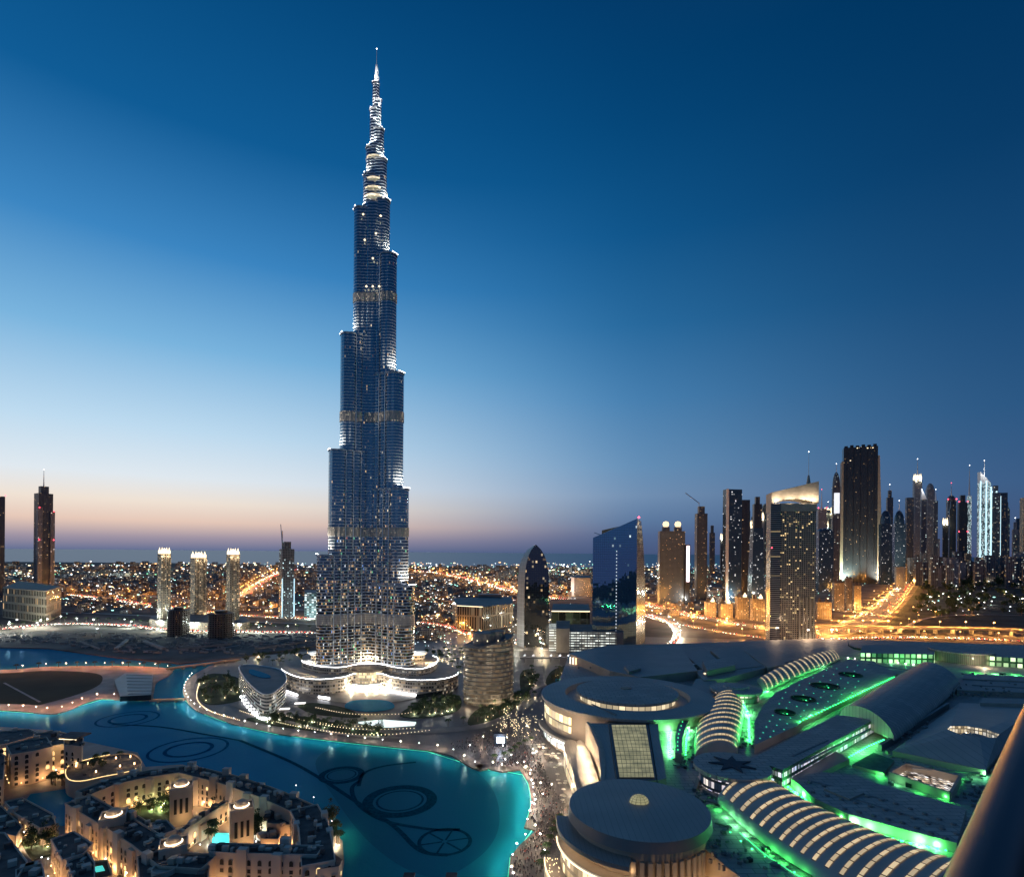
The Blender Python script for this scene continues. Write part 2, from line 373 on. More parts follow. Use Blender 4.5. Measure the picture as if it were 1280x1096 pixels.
# far bank of the upper channel: bare plots and an embankment
bank = px([(-140, 806), (60, 810), (150, 822), (225, 829), (300, 821)], 1.5)
m = MB(); m.prism(bank + px([(400, 806), (400, 792), (200, 785), (60, 792), (-140, 800)], 1.5), -1, 1.5); m.build('embankment', M['sand'], kind='structure')
# park peninsula on the left
isl = smooth_path(px([(-120, 836), (0, 837), (60, 833), (150, 832), (210, 835), (212, 843), (196, 852), (192, 866), (188, 874), (150, 874), (118, 874), (72, 891), (20, 888), (-120, 878)], 1.2), 5, True)
m = MB(); m.prism(isl, -1, 1.2); m.build('park_peninsula', M['paving'], kind='structure')
lawn = smooth_path(px([(-100, 842), (0, 841), (60, 838), (118, 841), (128, 850), (112, 862), (60, 878), (30, 880), (-100, 872)], 1.3), 6, True)
m = MB(); m.prism(lawn, 1.0, 1.3); m.build('lawn', M['lawn_dark'], kind='structure')
m = MB(); m.ribbon(px([(5, 853), (50, 877)], 1.34), 2.5, 1.34); m.build('path', M['paving'], kind='structure')
# promenade ring, park lawns and paths in front of the tower
ring = smooth_path(SHORE[1:18], 5)
m = MB(); m.ribbon(offset(ring, 5.5), 11, 1.26); m.build('promenade', M['paving'], kind='structure')
for k, pts in enumerate([[(262, 842), (300, 848), (305, 872), (262, 880), (247, 866)], [(330, 895), (400, 896), (430, 908), (480, 916), (470, 921), (380, 912), (310, 900)],
                         [(390, 878), (430, 884), (450, 896), (400, 893), (372, 884)], [(520, 880), (570, 868), (575, 885), (545, 896), (500, 895)],
                         [(650, 843), (664, 836), (672, 850), (668, 872), (655, 880)], [(690, 838), (712, 832), (716, 856), (700, 868), (682, 856)],
                         [(600, 884), (650, 868), (662, 880), (620, 900), (585, 905)]]):
    m = MB(); m.prism(smooth_path(px(pts, 1.5), 5, True), 1.1, 1.5 + .01 * k); m.build('lawn', M['grass'], kind='structure')
for k, (pts, w, mt) in enumerate([([(672, 832), (674, 848), (666, 868), (648, 888), (610, 905), (560, 912), (500, 914)], 13, 'paving'),
                               ([(672, 850), (690, 862), (720, 858)], 11, 'paving'),
                               ([(352, 872), (372, 886), (400, 898), (500, 912)], 6, 'paving'), ([(290, 880), (330, 893), (420, 916), (500, 922)], 5, 'paving')]):
    m = MB(); m.ribbon(smooth_path(px(pts, 1.6), 6), w, 1.62 + .02 * k); m.build('path', M[mt], kind='structure')
# forecourt of the tower with a shallow reflecting pool
m = MB(); m.prism(smooth_path(px([(395, 872), (458, 880), (520, 872), (528, 862), (460, 856), (390, 862)], 1.7), 5, True), 1.1, 1.7); m.build('forecourt', M['paving'], kind='structure')
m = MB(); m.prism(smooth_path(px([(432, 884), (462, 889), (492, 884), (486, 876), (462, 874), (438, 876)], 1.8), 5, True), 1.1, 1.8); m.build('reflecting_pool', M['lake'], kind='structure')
m = MB(); m.prism(px([(448, 902), (478, 899), (520, 902), (518, 905), (478, 908)], 2.4), 1.1, 2.4); m.build('lit_pool', glow('lit_pool_water', (.85, 1, .97), 1.1, True), kind='structure')
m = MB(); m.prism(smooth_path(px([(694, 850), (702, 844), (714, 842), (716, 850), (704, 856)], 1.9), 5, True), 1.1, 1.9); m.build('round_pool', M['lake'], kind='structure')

# fountain pipework lying at the surface of the lake
def flat_ring(m, cx, cy, r0, r1, z, n=64):
    for i in range(n):
        a, b = 2 * math.pi * i / n, 2 * math.pi * (i + 1) / n
        m.face([(cx + r0 * math.cos(a), cy + r0 * math.sin(a), z), (cx + r1 * math.cos(a), cy + r1 * math.sin(a), z),
                (cx + r1 * math.cos(b), cy + r1 * math.sin(b), z), (cx + r0 * math.cos(b), cy + r0 * math.sin(b), z)])
t = NT('fountain_pipes'); tcx = t.n('ShaderNodeTexCoord'); vo = t.n('ShaderNodeTexVoronoi'); vo.inputs['Scale'].default_value = .5; t.l(tcx.outputs['Object'], vo.inputs['Vector'])
t.l(t.mix(vo.outputs['Distance'], (.004, .06, .085), (.005, .11, .155)), t.b.inputs['Base Color']); t.b.inputs['Roughness'].default_value = .5; t.b.inputs['Specular IOR Level'].default_value = .02
t.b.inputs['Specular IOR Level'].default_value = 0
M['pipes'] = t.mat; M['faint_pipes'] = solid('submerged_pipes', (.006, .12, .21), .8, var=.3, scale=.3, spec=0)
def fountain(cxp, cyp, rx, kind, label):
    x, y, r = disc_from_px(cxp, cyp, rx, .2); m = MB(); m2 = MB()
    f = empty('fountain_ring', (x, y, .2), label, 'fountain', 'fountain rings in the lake')
    if kind == 2: flat_ring(m, x, y, r * .72, r, .2); flat_ring(m2, x, y, r * .58, r * .64, .2)
    elif kind == 1: flat_ring(m, x, y, r * .93, r, .2); flat_ring(m2, x, y, r * .52, r * .62, .2)
    else:
        flat_ring(m, x, y, r * .86, r, .2)
        for k in range(6):
            a = k * math.pi / 3 + .3; m2.wall((x + r * .1 * math.cos(a), y + r * .1 * math.sin(a)), (x + r * .86 * math.cos(a), y + r * .86 * math.sin(a)), .15, .22 + k * .004, r * .07)
    pm_ = M['faint_pipes'] if kind == 1 else M['pipes']; m.build('outer_ring', pm_, f); m2.build('inner_ring', pm_, f)
fountain(500, 1000, 46, 2, 'largest dark fountain ring in the middle of the teal lake')
fountain(556, 1051, 34, 3, 'dark spoked fountain ring nearest the bottom of the lake')
fountain(427, 968, 28, 2, 'small dark fountain ring left of the largest one')
fountain(236, 936, 45, 1, 'faint pair of fountain rings behind the courtyard houses')
fountain(160, 898, 34, 1, 'faint fountain ring near the park peninsula')
m = MB()
for pts, w in (([(300, 925), (360, 950), (400, 972), (440, 998), (490, 1030), (525, 1062), (560, 1068)], 3.2), ([(450, 975), (440, 985), (448, 1005), (480, 1025), (540, 1036), (575, 1036)], 3.0),
               ([(520, 952), (480, 957), (455, 966), (448, 982)], 3.0), ([(140, 905), (200, 908), (260, 918), (300, 925)], 2.4)):
    m.ribbon(smooth_path(px(pts, .25), 8), w, .17 + .01 * w)
m.build('fountain_pipe', M['pipes'], label='long curved dark fountain pipe linking the rings in the lake', cat='fountain pipe')

# ================================================================ ROADS AND THEIR LAMPS
def road_mat(name, base):
    t = NT(name); uv = t.n('ShaderNodeUVMap'); sp = t.n('ShaderNodeSeparateXYZ'); t.l(uv.outputs[0], sp.inputs[0])
    ln = t.math('LESS_THAN', t.math('FRACT', t.math('DIVIDE', sp.outputs[1], 3.7)), .05); da = t.math('LESS_THAN', t.math('FRACT', t.math('DIVIDE', sp.outputs[0], 12)), .4)
    w = t.mix(t.noise(.02, 4), tuple(v * .7 for v in base), tuple(v * 1.25 for v in base))
    t.l(t.mix(t.math('MULTIPLY', ln, da), w, (.6, .6, .58)), t.b.inputs['Base Color']); t.b.inputs['Roughness'].default_value = .6
    return t.mat
M['road'] = road_mat('asphalt_road', (.30, .27, .24))
def lamp_proto(name, h, head, hm, label, cat='street lamp', group='street lamps', arm=1.5, z=0):
    o = empty(name, (0, 0, 0), label, cat, group); m = MB(); m.tube([(0, 0, 0), (0, 0, h * .9), (arm * .5, 0, h), (arm, 0, h)] if arm else [(0, 0, 0), (0, 0, h)], h * .012, 5, 0, h * .007); m.build('pole', M['steel'], o)
    m = MB()
    if arm: m.box(arm, 0, h - head * .6, head * 1.4, head, head * .5, 0, 0, bottom=True)
    else: m.lathe(0, 0, [(0.0001, h - head), (head * .7, h - head * .7), (head, h), (head * .7, h + head * .7), (0.0001, h + head)], 8)
    m.build('lamp_head', hm, o); return o
SODL = lamp_proto('street_lamp', 14, 1.7, M['g_sod'], 'tall steel street lamp with orange sodium light beside the highway', group='orange street lamps along the roads')
WHL = lamp_proto('street_lamp', 12, 1.4, M['g_white'], 'street lamp with white light along the boulevard left of the tower', group='white street lamps')
GLB = lamp_proto('globe_lamp', 5.0, .42, M['g_white'], 'white globe lamp on a short post at the edge of the lake', 'lamp', 'globe lamps round the lake', arm=0)
PRO = {'sod': SODL, 'wh': WHL, 'glb': GLB}; first = set()
LN_count = [0]
def put_lamp(kind, x, y, z, rz=0, sc=1, power=0, col=SOD, lz=None, size=.6, label=None):
    p = PRO[kind]
    if kind not in first:
        first.add(kind); o = p; o.location = (x, y, z); o.rotation_euler = (0, 0, rz); o.scale = (sc,) * 3
        if label: o['label'] = label
    else: o = copy_tree0(p, (x, y, z), rz, sc, label)
    if power:
        l = light(None, (0, 0, 0), col, power, size=size); l.parent = o; l.location = (0.0, 0, lz or 12.5); LN_count[0] += 1
    return o
def copy_tree0(p, loc, rz, sc, label=None):
    c = p.copy(); COL.objects.link(c); c.location = loc; c.rotation_euler = (0, 0, rz); c.scale = (sc,) * 3
    if label: c['label'] = label
    for ch in p.children:
        if ch.type == 'LIGHT': continue
        d = ch.copy(); COL.objects.link(d); d.parent = c
    return c
ROADS = []
def road(pts, w, z=.3, lamps=None, E=5.0, ratio=.055, col=SOD, side=0.5, name='road', lab=None, both=False, pole=True, lz=12.5, maxpow=6e6):
    path = smooth_path(px(pts, z), 6); ROADS.append((path, w))
    m = MB(); m.ribbon(path, w, z); m.build(name, M['road'], kind='structure')
    if lamps:
        q = resample(path, lambda a: max(28, a[1] * ratio)); k = 0
        for a, b in zip(q, q[1:]):
            d = math.dist(a, b); rz = math.atan2(b[1] - a[1], b[0] - a[0]); sgn = 1 if (k % 2 == 0 or not both) else -1; k += 1
            nx, ny = -math.sin(rz) * w * side * sgn, math.cos(rz) * w * side * sgn
            sc = max(1, min(2.6, a[1] / 1500))
            put_lamp(lamps, a[0] + nx, a[1] + ny, z, rz - math.pi / 2 * sgn, sc, min(maxpow, E * d * w * 13.0), col, lz, size=1.0, label=lab)
    return path
OR = 'orange sodium lamp on a tall pole beside '
road([(1000, 795), (1040, 790), (1080, 775), (1112, 752), (1133, 730), (1150, 713), (1158, 706)], 75, .3, 'sod', 3.6, .05, lab=OR + 'the wide highway curving into the skyline', both=True)
road([(700, 738), (760, 742), (815, 757), (870, 770), (950, 784), (1010, 792)], 55, .35, 'sod', 6.0, .05, lab=OR + 'the highway behind the mall', both=True)
road([(760, 748), (815, 772), (870, 784), (950, 797), (1015, 800)], 18, .5, 'sod', 4, .06, lab=OR + 'the slip road behind the mall')
road([(812, 768), (836, 778), (846, 792), (838, 806), (820, 815)], 16, .7, 'wh', 4.5, .05, (1, .85, .6), lab='white lamp beside the bright curving ramp right of the glass tower')
road([(515, 713), (548, 716), (590, 725), (640, 738), (700, 748)], 70, .4, 'sod', 4.5, .04, lab=OR + 'the far highway right of the tallest tower', both=True)
road([(524, 752), (580, 752), (650, 750), (720, 748)], 30, .55, 'sod', 3, .05, lab=OR + 'the crossroad right of the tallest tower')
road([(524, 778), (560, 783), (600, 798), (660, 800)], 22, .6, 'sod', 3.5, .06, lab=OR + 'the road behind the round office block')
road([(-40, 738), (70, 742), (130, 748), (195, 757), (290, 768), (400, 774)], 34, .4, 'sod', 2.6, .05, lab=OR + 'the highway behind the cluster of three towers')
road([(-40, 733), (60, 733), (200, 746), (300, 757), (400, 763)], 22, .6, 'sod', 2.2, .06, lab=OR + 'the farther road behind the three towers')
road([(300, 748), (318, 733), (345, 718), (370, 711)], 50, .5, 'sod', 3.5, .05, lab=OR + 'the coast road behind the three towers')
road([(-60, 793), (0, 786), (70, 780), (150, 781), (220, 788), (290, 789), (400, 791)], 24, 1.7, 'wh', 4.5, .045, (.85, 1, .9), lab='white street lamp on the boulevard beyond the channel', both=True)
road([(-60, 770), (60, 765), (200, 770), (300, 776), (400, 780)], 14, .7, None)
road([(660, 770), (665, 790), (672, 812), (673, 832)], 14, 1.9, 'wh', 5, .06, (1, .8, .5), lab='lamp beside the street left of the pointed tower')
road([(560, 812), (620, 812), (720, 812)], 12, 2.0, 'wh', 6, .06, (1, .9, .7), lab='lamp on the street behind the round office block')
# elevated highway behind the mall
def viaduct(p0s, w, z, label):
    path = smooth_path(px(p0s, z), 6); o = empty('viaduct', (*path[0], 0), label, 'viaduct'); m = MB()
    A = offset(path, w / 2); B = offset(path, -w / 2)
    for i in range(len(path) - 1):
        m.prism([B[i], B[i + 1], A[i + 1], A[i]], z - 2.2, z, 0, 0, True)
    m.build('deck', M['road'], o)
    m = MB()
    for q in (A, B):
        for i in range(len(path) - 1): m.wall(q[i], q[i + 1], z - 2.4, z + 1.3, .5)
    m.build('parapet', M['concrete'], o)
    for p in resample(path, 38)[:26]:
        m = MB(); m.box(p[0], p[1], 0, 3.2, w * .35, z - 4, 0); m.box(p[0], p[1], z - 4, 3.6, w * .8, 1.8, 0); m.build('pier', M['concrete'], o)
    q = resample(path, 55)
    for a, b in zip(q, q[1:]):
        put_lamp('sod', a[0], a[1], z, 0, 1.0, 55 * 30 * 110, SOD, 12.5, 1.0, OR + 'the elevated highway behind the mall roofs')
        l = light(None, (a[0] + 20, a[1] - w * .35, z - 5), (1, .5, .12), 26000, size=1.0); l.parent = o; l.matrix_parent_inverse = Matrix.Translation(-o.location)
    return path
viaduct([(1018, 783), (1080, 783), (1150, 784), (1220, 785), (1300, 788), (1400, 792)], 26, 13, 'long elevated highway deck on concrete piers behind the mall')
road([(1010, 800), (1100, 797), (1200, 798), (1330, 803)], 20, .8, 'sod', 7, .06, lab=OR + 'the road under the elevated highway')
road([(1118, 792), (1160, 772), (1230, 768), (1300, 770)], 10, .9, 'sod', 1.5, .09, lab=OR + 'the service road in the dark park')

# ================================================================ LAKE EDGE: lamps, water-line strips with unseen area lights above
def edge_lights(path, step, inset, power, col, lab, zs=1.2, every=2, teal=0, tw=10, sc=1.0):
    q = resample(path, step); o2 = offset(q, inset)
    for i, (a, b) in enumerate(zip(q, o2)):
        put_lamp('glb', b[0], b[1], zs, 0, sc, power if i % every == 0 else 0, col, 5.6, .4, lab)
edge_lights(smooth_path(SHORE[2:16], 5), 17, 1.4, 4200, (1, .8, .55), 'white globe lamp on a short post along the curved promenade below the tower')
edge_lights(SHORE[15:25], 12, 1.6, 4500, (1, .78, .5), 'white globe lamp at the crowded plaza edge of the lake')
edge_lights([p for p in isl][4:22], 26, -3, 12000, (1, .42, .15), 'orange lit globe lamp along the far side of the park peninsula', every=1)
edge_lights([p for p in isl][44:68], 17, -3, 7000, (1, .5, .22), 'globe lamp along the lake side of the park peninsula', every=1)
def teal_strip(path, power, side, z=5.0, lab='teal light strip along the shore of the lake', w=1.0):
    for a, b in zip(path, path[1:]):
        d = math.dist(a, b)
        if d < 2: continue
        an = math.atan2(b[1] - a[1], b[0] - a[0]); cx, cy = (a[0] + b[0]) / 2, (a[1] + b[1]) / 2
        nx, ny = -math.sin(an) * side * 6.0, math.cos(an) * side * 6.0
        m = MB(); m.wall((a[0] - nx * -.05, a[1] + ny * .05), (b[0] + nx * .05, b[1] + ny * .05), .12, .4, .3)
        o = m.build('shore_light', M['teal'], None, label=lab, cat='light strip', group='teal light strips at the water line')
        l = light(None, (0, 0, 0), (.03, .85, .75), round(d * power / 50) * 50, 'AREA', sx=round(d), sy=5, rot=(0, 0, an)); l.location = (cx + nx, cy + ny, z)  # unseen area light hung over the water in place of underwater lamps
        l.rotation_euler = (math.radians(-20) * side * -1, 0, an); l.parent = o
M['teal'] = glow('teal_light', (.08, .8, .5), .7)
teal_strip(resample(SHORE[4:15], 38), 30, -1, lab='teal light strip at the water line below the curved promenade')
teal_strip(resample(SHORE[14:25], 18), 30, -1, lab='teal light strip at the water line of the crowded plaza')
teal_strip(resample([p for p in isl][44:68], 30), 45, 1, lab='teal light strip at the water line of the park peninsula')
# ================================================================ THE TIERED SKYSCRAPER
D0 = 735.0
bx = PY(464, 850, D0).x
tw = empty('skyscraper', (bx, D0, 0), 'tallest tower, tiered silver and blue glass needle with a lit spire', 'skyscraper')
def tower_mat(name, z0=0, zf=(20, 250, .45)):
    t = NT(name); uv = t.n('ShaderNodeUVMap'); sp = t.n('ShaderNodeSeparateXYZ'); t.l(uv.outputs[0], sp.inputs[0])
    ch = 3.9; gv = t.math('DIVIDE', sp.outputs[1], ch); fv = t.math('FRACT', gv); iv = t.math('FLOOR', gv)
    gu = t.math('DIVIDE', sp.outputs[0], 1.25); fu = t.math('FRACT', gu); iu = t.math('FLOOR', gu)
    band = t.math('LESS_THAN', fv, .34)                       # polished spandrel
    fin = t.math('LESS_THAN', fu, .16)
    cb = t.n('ShaderNodeCombineXYZ'); t.l(iu, cb.inputs[0]); t.l(iv, cb.inputs[1]); oi = t.n('ShaderNodeObjectInfo'); t.l(oi.outputs['Random'], cb.inputs[2])
    wn = t.n('ShaderNodeTexWhiteNoise', noise_dimensions='3D'); t.l(cb.outputs[0], wn.inputs['Vector'])
    sc = t.n('ShaderNodeSeparateColor'); t.l(wn.outputs['Color'], sc.inputs[0])
    mr = t.n('ShaderNodeMapRange'); t.l(sp.outputs[1], mr.inputs[0]); mr.inputs[1].default_value = zf[0]; mr.inputs[2].default_value = zf[1]; mr.inputs[3].default_value = zf[2]; mr.inputs[4].default_value = .012
    on = t.math('MULTIPLY', t.math('LESS_THAN', sc.outputs[0], mr.outputs[0]), t.math('SUBTRACT', 1.0, band))
    met = t.mix(fin, (.55, .58, .62), (.7, .72, .74)); lowz = t.n('ShaderNodeMapRange'); t.l(sp.outputs[1], lowz.inputs[0]); lowz.inputs[1].default_value = 40; lowz.inputs[2].default_value = 230; gl = t.mix(lowz.outputs[0], (.12, .11, .095), t.mix(fin, (.17, .25, .32), (.5, .55, .58)))  # lower glass browner: warm city reflection painted into the base colour
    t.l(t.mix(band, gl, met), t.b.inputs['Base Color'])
    t.l(t.math('MULTIPLY_ADD', band, .2, .10), t.b.inputs['Roughness']); t.l(t.math('MULTIPLY_ADD', band, -.65, .85), t.b.inputs['Metallic']); t.b.inputs['Specular IOR Level'].default_value = .9
    hr = t.n('ShaderNodeValToRGB'); hr.color_ramp.interpolation = 'CONSTANT'; t.l(sc.outputs[2], hr.inputs[0]); e_ = hr.color_ramp.elements; e_[0].color = (1, .62, .3, 1); e_[1].position = .5; e_[1].color = (1, .82, .55, 1)
    for p_, c_ in ((.78, (.9, .95, 1, 1)), (.9, (.25, .45, 1, 1)), (.94, (.3, 1, .5, 1)), (.97, (1, .3, .15, 1))): x_ = e_.new(p_); x_.color = c_
    t.l(hr.outputs[0], t.b.inputs['Emission Color'])
    t.l(t.math('MULTIPLY', on, t.math('MULTIPLY_ADD', t.math('POWER', sc.outputs[1], 3.5), 1.0, .06)), t.b.inputs['Emission Strength'])
    g_ = t.n('ShaderNodeNewGeometry'); v = t.n('ShaderNodeVectorMath', operation='MULTIPLY_ADD'); t.l(wn.outputs['Color'], v.inputs[0]); v.inputs[1].default_value = (.04,) * 3; t.l(g_.outputs['Normal'], v.inputs[2])
    nn = t.n('ShaderNodeVectorMath', operation='NORMALIZE'); t.l(v.outputs[0], nn.inputs[0]); t.l(nn.outputs[0], t.b.inputs['Normal'])
    t.mat.cycles.emission_sampling = 'NONE'; return t.mat
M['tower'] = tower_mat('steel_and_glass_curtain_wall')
M['mech'] = facade('mechanical_floor_louvres', (.55, .50, .44), (.3, .26, .22), 1.6, 2.4, .6, .5, .25, (1, .8, .55), .5, .5, .5)  # some louvre cells glow: the uplight on these bands put into emission
M['rib'] = solid('steel_rib', (.72, .75, .78), .4, metal=.3, var=.05)
M['ledge'] = solid('pale_ledge', (.5, .52, .55), .4, var=.1)
BANDS = [tuple(sorted((PY(462, a, D0).z, PY(462, b, D0).z))) for a, b in ((660, 671), (765, 777), (520, 532), (373, 384))]
def wing_outline(d, w, ang, bays):
    """half-width w stadium from the core out to d, with scalloped bays on the flanks"""
    loc = []
    n = max(1, bays)
    for k in range(n):                      # one flank, core to tip
        a0 = d * k / n; a1 = d * (k + 1) / n
        for j in range(4):
            f = j / 4; loc.append((a0 + (a1 - a0) * f, -(w * (1 - .12 * k / n) + 1.9 * math.sin(math.pi * f))))
    wt = w * .88
    for j in range(9):
        a = -math.pi / 2 + math.pi * j / 8; loc.append((d + wt * math.cos(a) * .9, wt * math.sin(a)))
    loc += [(x, -y) for x, y in reversed(loc[:n * 4])]
    c, s = math.cos(ang), math.sin(ang)
    return [(bx + c * x - s * y, D0 + s * x + c * y) for x, y in loc]
LW = [(62, 694), (50, 564), (38, 419), (24.5, 262), (14.5, 219), (11.5, 185), (7.5, 137), (4.5, 103)]
RW = [(60.5, 731), (51, 611), (42.5, 467), (31, 319), (20.5, 251), (15.5, 200), (11, 162), (7, 125)]
BW = [(60, 650), (50, 515), (40, 370), (28, 290), (18, 235), (12, 172)]
HWID = [12.5, 12, 11, 10, 8, 6.5, 5, 3.4]
for wi, (lst, ang) in enumerate(((LW, R(-150)), (RW, R(-30)), (BW, R(90)))):
    zb = 0; pr_d = None
    for i, (off, ytop) in enumerate(lst):
        w = HWID[i]; Yt = D0 - off * .45 if wi < 2 else D0
        tipx = off * Yt / F if wi < 2 else off * 1.05
        d = max(.5, (tipx - w * .85) / .866) if wi < 2 else off
        zt = PY(462, ytop, Yt).z; ol = wing_outline(d, w, ang, max(1, round(d / 9)))
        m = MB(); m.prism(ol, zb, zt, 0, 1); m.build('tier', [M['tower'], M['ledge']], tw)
        for b_ in range(1, max(1, round(d / 9))):      # steel ribs in the folds between the bays
            for s_ in (-1, 1):
                a0_ = d * b_ / max(1, round(d / 9)); y_ = s_ * (w * (1 - .12 * b_ / max(1, round(d / 9))) + .2); m = MB(); m.box(bx + math.cos(ang) * a0_ - math.sin(ang) * y_, D0 + math.sin(ang) * a0_ + math.cos(ang) * y_, zb, 1.3, 1.8, zt - zb, ang); m.build('rib', M['rib'], tw)
        tip = (bx + math.cos(ang) * (d + w * .8), D0 + math.sin(ang) * (d + w * .8))
        m = MB(); oo = wing_outline(d + .5, w + .5, ang, max(1, round(d / 9)))
        m.prism(oo, zt - 1.2, zt + 1.0, 0); m.build('ledge', M['ledge'], tw)
        for b0, b1 in BANDS:
            if zb < b0 and b1 < zt + 3: m = MB(); m.prism(wing_outline(d + .35, w + .35, ang, max(1, round(d / 9))), b0, b1, 0); m.build('mechanical_floor', M['mech'], tw)
        if wi < 2 and i < len(lst) - 1:     # floodlights on the terrace that this tier leaves
            noff = lst[i + 1][0]; w2 = HWID[i + 1]; d2 = max(.5, (noff * 1.0 - w2 * .85) / .866)
            dm = (d + w * .8 + d2 + w2 * .8) / 2 + 1; lx, ly = bx + math.cos(ang) * dm, D0 + math.sin(ang) * dm
            for s_ in (-1, 1):
                qx, qy = lx - math.sin(ang) * s_ * w * .55, ly + math.cos(ang) * s_ * w * .55
                light(tw, (qx, qy, zt + 2.5), (1, .93, .8), 80000 if i < 3 else 42000, 'SPOT', .5, (R(180), 0, 0), cone=150)
            m = MB(); m.tube([(tip[0] + 6 * math.sin(ang) * k, tip[1] - 6 * math.cos(ang) * k, zt + 1.5) for k in (-w / 11, -w / 40, w / 40, w / 11)], .1 + .022 * w, 6); m.build('terrace_light', M['g_white'], tw)
        zb = zt
# hexagonal core
ol = []
for k in range(48):
    a = 2 * math.pi * k / 48; ol.append((math.cos(a), math.sin(a), 1 + .06 * abs(math.sin(6 * a))))
for r, y0, y1 in ((17, 860, 262), (10, 262, 185), (6.2, 185, 137), (4.0, 137, 103)):
    m = MB(); z0 = 0 if y0 == 860 else PY(462, y0, D0).z
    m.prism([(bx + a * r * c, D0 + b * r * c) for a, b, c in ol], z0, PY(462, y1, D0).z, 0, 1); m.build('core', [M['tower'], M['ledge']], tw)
for b0, b1 in BANDS:
    m = MB(); m.prism([(bx + a * 17.3 * c, D0 + b * 17.3 * c) for a, b, c in ol], b0, b1, 0); m.build('mechanical_floor', M['mech'], tw)
for xx in (-9, 9):      # slim full-height columns in the fold between the wings
    m = MB(); m.lathe(bx + xx, D0 - 15.5, [(3.2, 20), (3.2, PY(462, 420, D0).z)], 14); m.build('column', M['tower'], tw)
zz = lambda y: PY(464, y, D0).z
m = MB(); m.lathe(bx, D0, [(4.2, zz(103)), (3.4, zz(102)), (3.0, zz(96)), (2.6, zz(95)), (2.2, zz(88)), (1.2, zz(81)), (.55, zz(80)), (.35, zz(63)), (.01, zz(62))], 12); m.build('spire', solid('white_steel', (.75, .78, .8), .35, var=.05), tw)
m = MB(); m.lathe(bx, D0, [(.01, zz(62)), (.8, zz(62) + .8), (.01, zz(62) + 1.6)], 8); m.build('beacon', M['g_white'], tw)
for a in range(3):
    an = R(-90 + 120 * a); light(tw, (bx + 7 * math.cos(an), D0 + 7 * math.sin(an), zz(106)), (1, .96, .9), 40000, 'SPOT', .4, (R(180), 0, 0), cone=80)
    light(tw, (bx + 11 * math.cos(an), D0 + 11 * math.sin(an), zz(185)), (1, .96, .9), 40000, 'SPOT', .4, (R(180), 0, 0), cone=90)
for y_, r_, p_ in ((262, 14, 12000), (232, 13, 9000), (212, 13, 9000), (150, 9, 5000), (122, 8, 4000)):
    for s_ in (-1, 0, 1): light(tw, (bx + s_ * r_, D0 - r_ - 4, zz(y_)), (1, .95, .85), p_ * 3.5, 'SPOT', .5, (R(180 + 22), 0, 0), cone=100)
for y_, p_ in ((100, 5000), (92, 3000), (130, 5000), (146, 4000)):
    for s_ in (-1, 1): light(tw, (bx + s_ * 9, D0 - 9, zz(y_)), (1, .97, .92), p_, size=.4)
# lit rings near the crown
for y_, r_, s_ in ((253, 15.6, .8), (231, 14, .7), (203, 12.5, .5), (243, 15.2, .35)):
    m = MB(); m.prism([(bx + a * r_, D0 + b * r_) for a, b, c in ol], zz(y_), zz(y_) + 2.2, 0); m.build('lit_floor', glow('lit_crown_floor', (1, .82, .55), s_), tw)
for px_, py_, lit_ in ((466, 323, 1), (466, 358, 1), (458, 358, 0), (474, 358, 0), (454, 268, 1), (476, 270, 1), (470, 292, 1), (456, 300, 0)):
    m = MB(); q = PY(px_, py_, D0 - 22); m.lathe(q.x, q.y, [(.01, q.z - 1.6), (1.5, q.z), (.01, q.z + 1.6)], 8); m.build('lantern', M['g_cream'], tw)

# podium: curved terraces with white light lines
M['podium'] = facade('podium_glass', (.33, .28, .24), (.06, .055, .05), 3.2, 4.2, .8, .55, .5, (1, .66, .36), .25, .15, .5, litc2=(1, .9, .7))
pod = empty('podium_building', (bx, D0 - 30, 0), 'wide curved glass podium with white light lines at the foot of the tallest tower', 'podium')
def slab(name, pts, z, h, mats, parent, smooth=True, n=5):
    q = px(pts, z); q = smooth_path(q, n, True) if smooth else q
    m = MB(); m.prism(q, z - h, z, 0, 1); return m.build(name, mats, parent), q
def rim(q, z, mat, parent, name='light_line', r=.5, i0=0, i1=None):
    m = MB(); i1 = i1 or len(q)
    m.tube([(*q[i % len(q)], z) for i in range(i0, i1)], r, 5); return m.build(name, mat, parent)
low = [(352, 836), (372, 846), (400, 849), (430, 846), (444, 842), (476, 842), (490, 846), (520, 850), (556, 848), (573, 840), (556, 829), (520, 822), (400, 822), (362, 828)]
o, q = slab('lower_terrace', low, 19, 18.5, [M['podium'], M['roof']], pod); rim(q, 19.3, M['g_white'], pod, i0=0, i1=46, r=.3)
up = [(377, 825), (395, 832), (425, 834), (448, 830), (475, 830), (495, 834), (525, 836), (546, 828), (530, 818), (400, 815)]
o, q = slab('upper_terrace', up, 27, 8, [M['podium'], M['roof']], pod); rim(q, 27.3, M['g_white'], pod, i0=0, i1=40, r=.3)
for cx_, lab_ in ((399, 'l'), (521, 'r')):
    x, y, r = disc_from_px(cx_, 815, 13, 36); m = MB(); m.lathe(x, y, [(r * .8, 27), (r * .8, 33)], 28); m.build('drum', M['podium'], pod)
    m = MB(); m.lathe(x, y, [(r * .8, 33), (r, 34.5), (r, 36), (.01, 36.4)], 28); m.build('round_roof', M['white'], pod); light(pod, (x, y - r * .3, 44), (1, .97, .9), 9000, size=1)
x, y, r = disc_from_px(415, 827, 8, 27); m = MB(); m.lathe(x - 32, y + 6, [(r * .7, 20), (r, 27), (.01, 27.4)], 20); m.build('round_roof', M['white'], pod); light(pod, (x - 32, y, 34), (1, 1, .9), 3000, size=1)
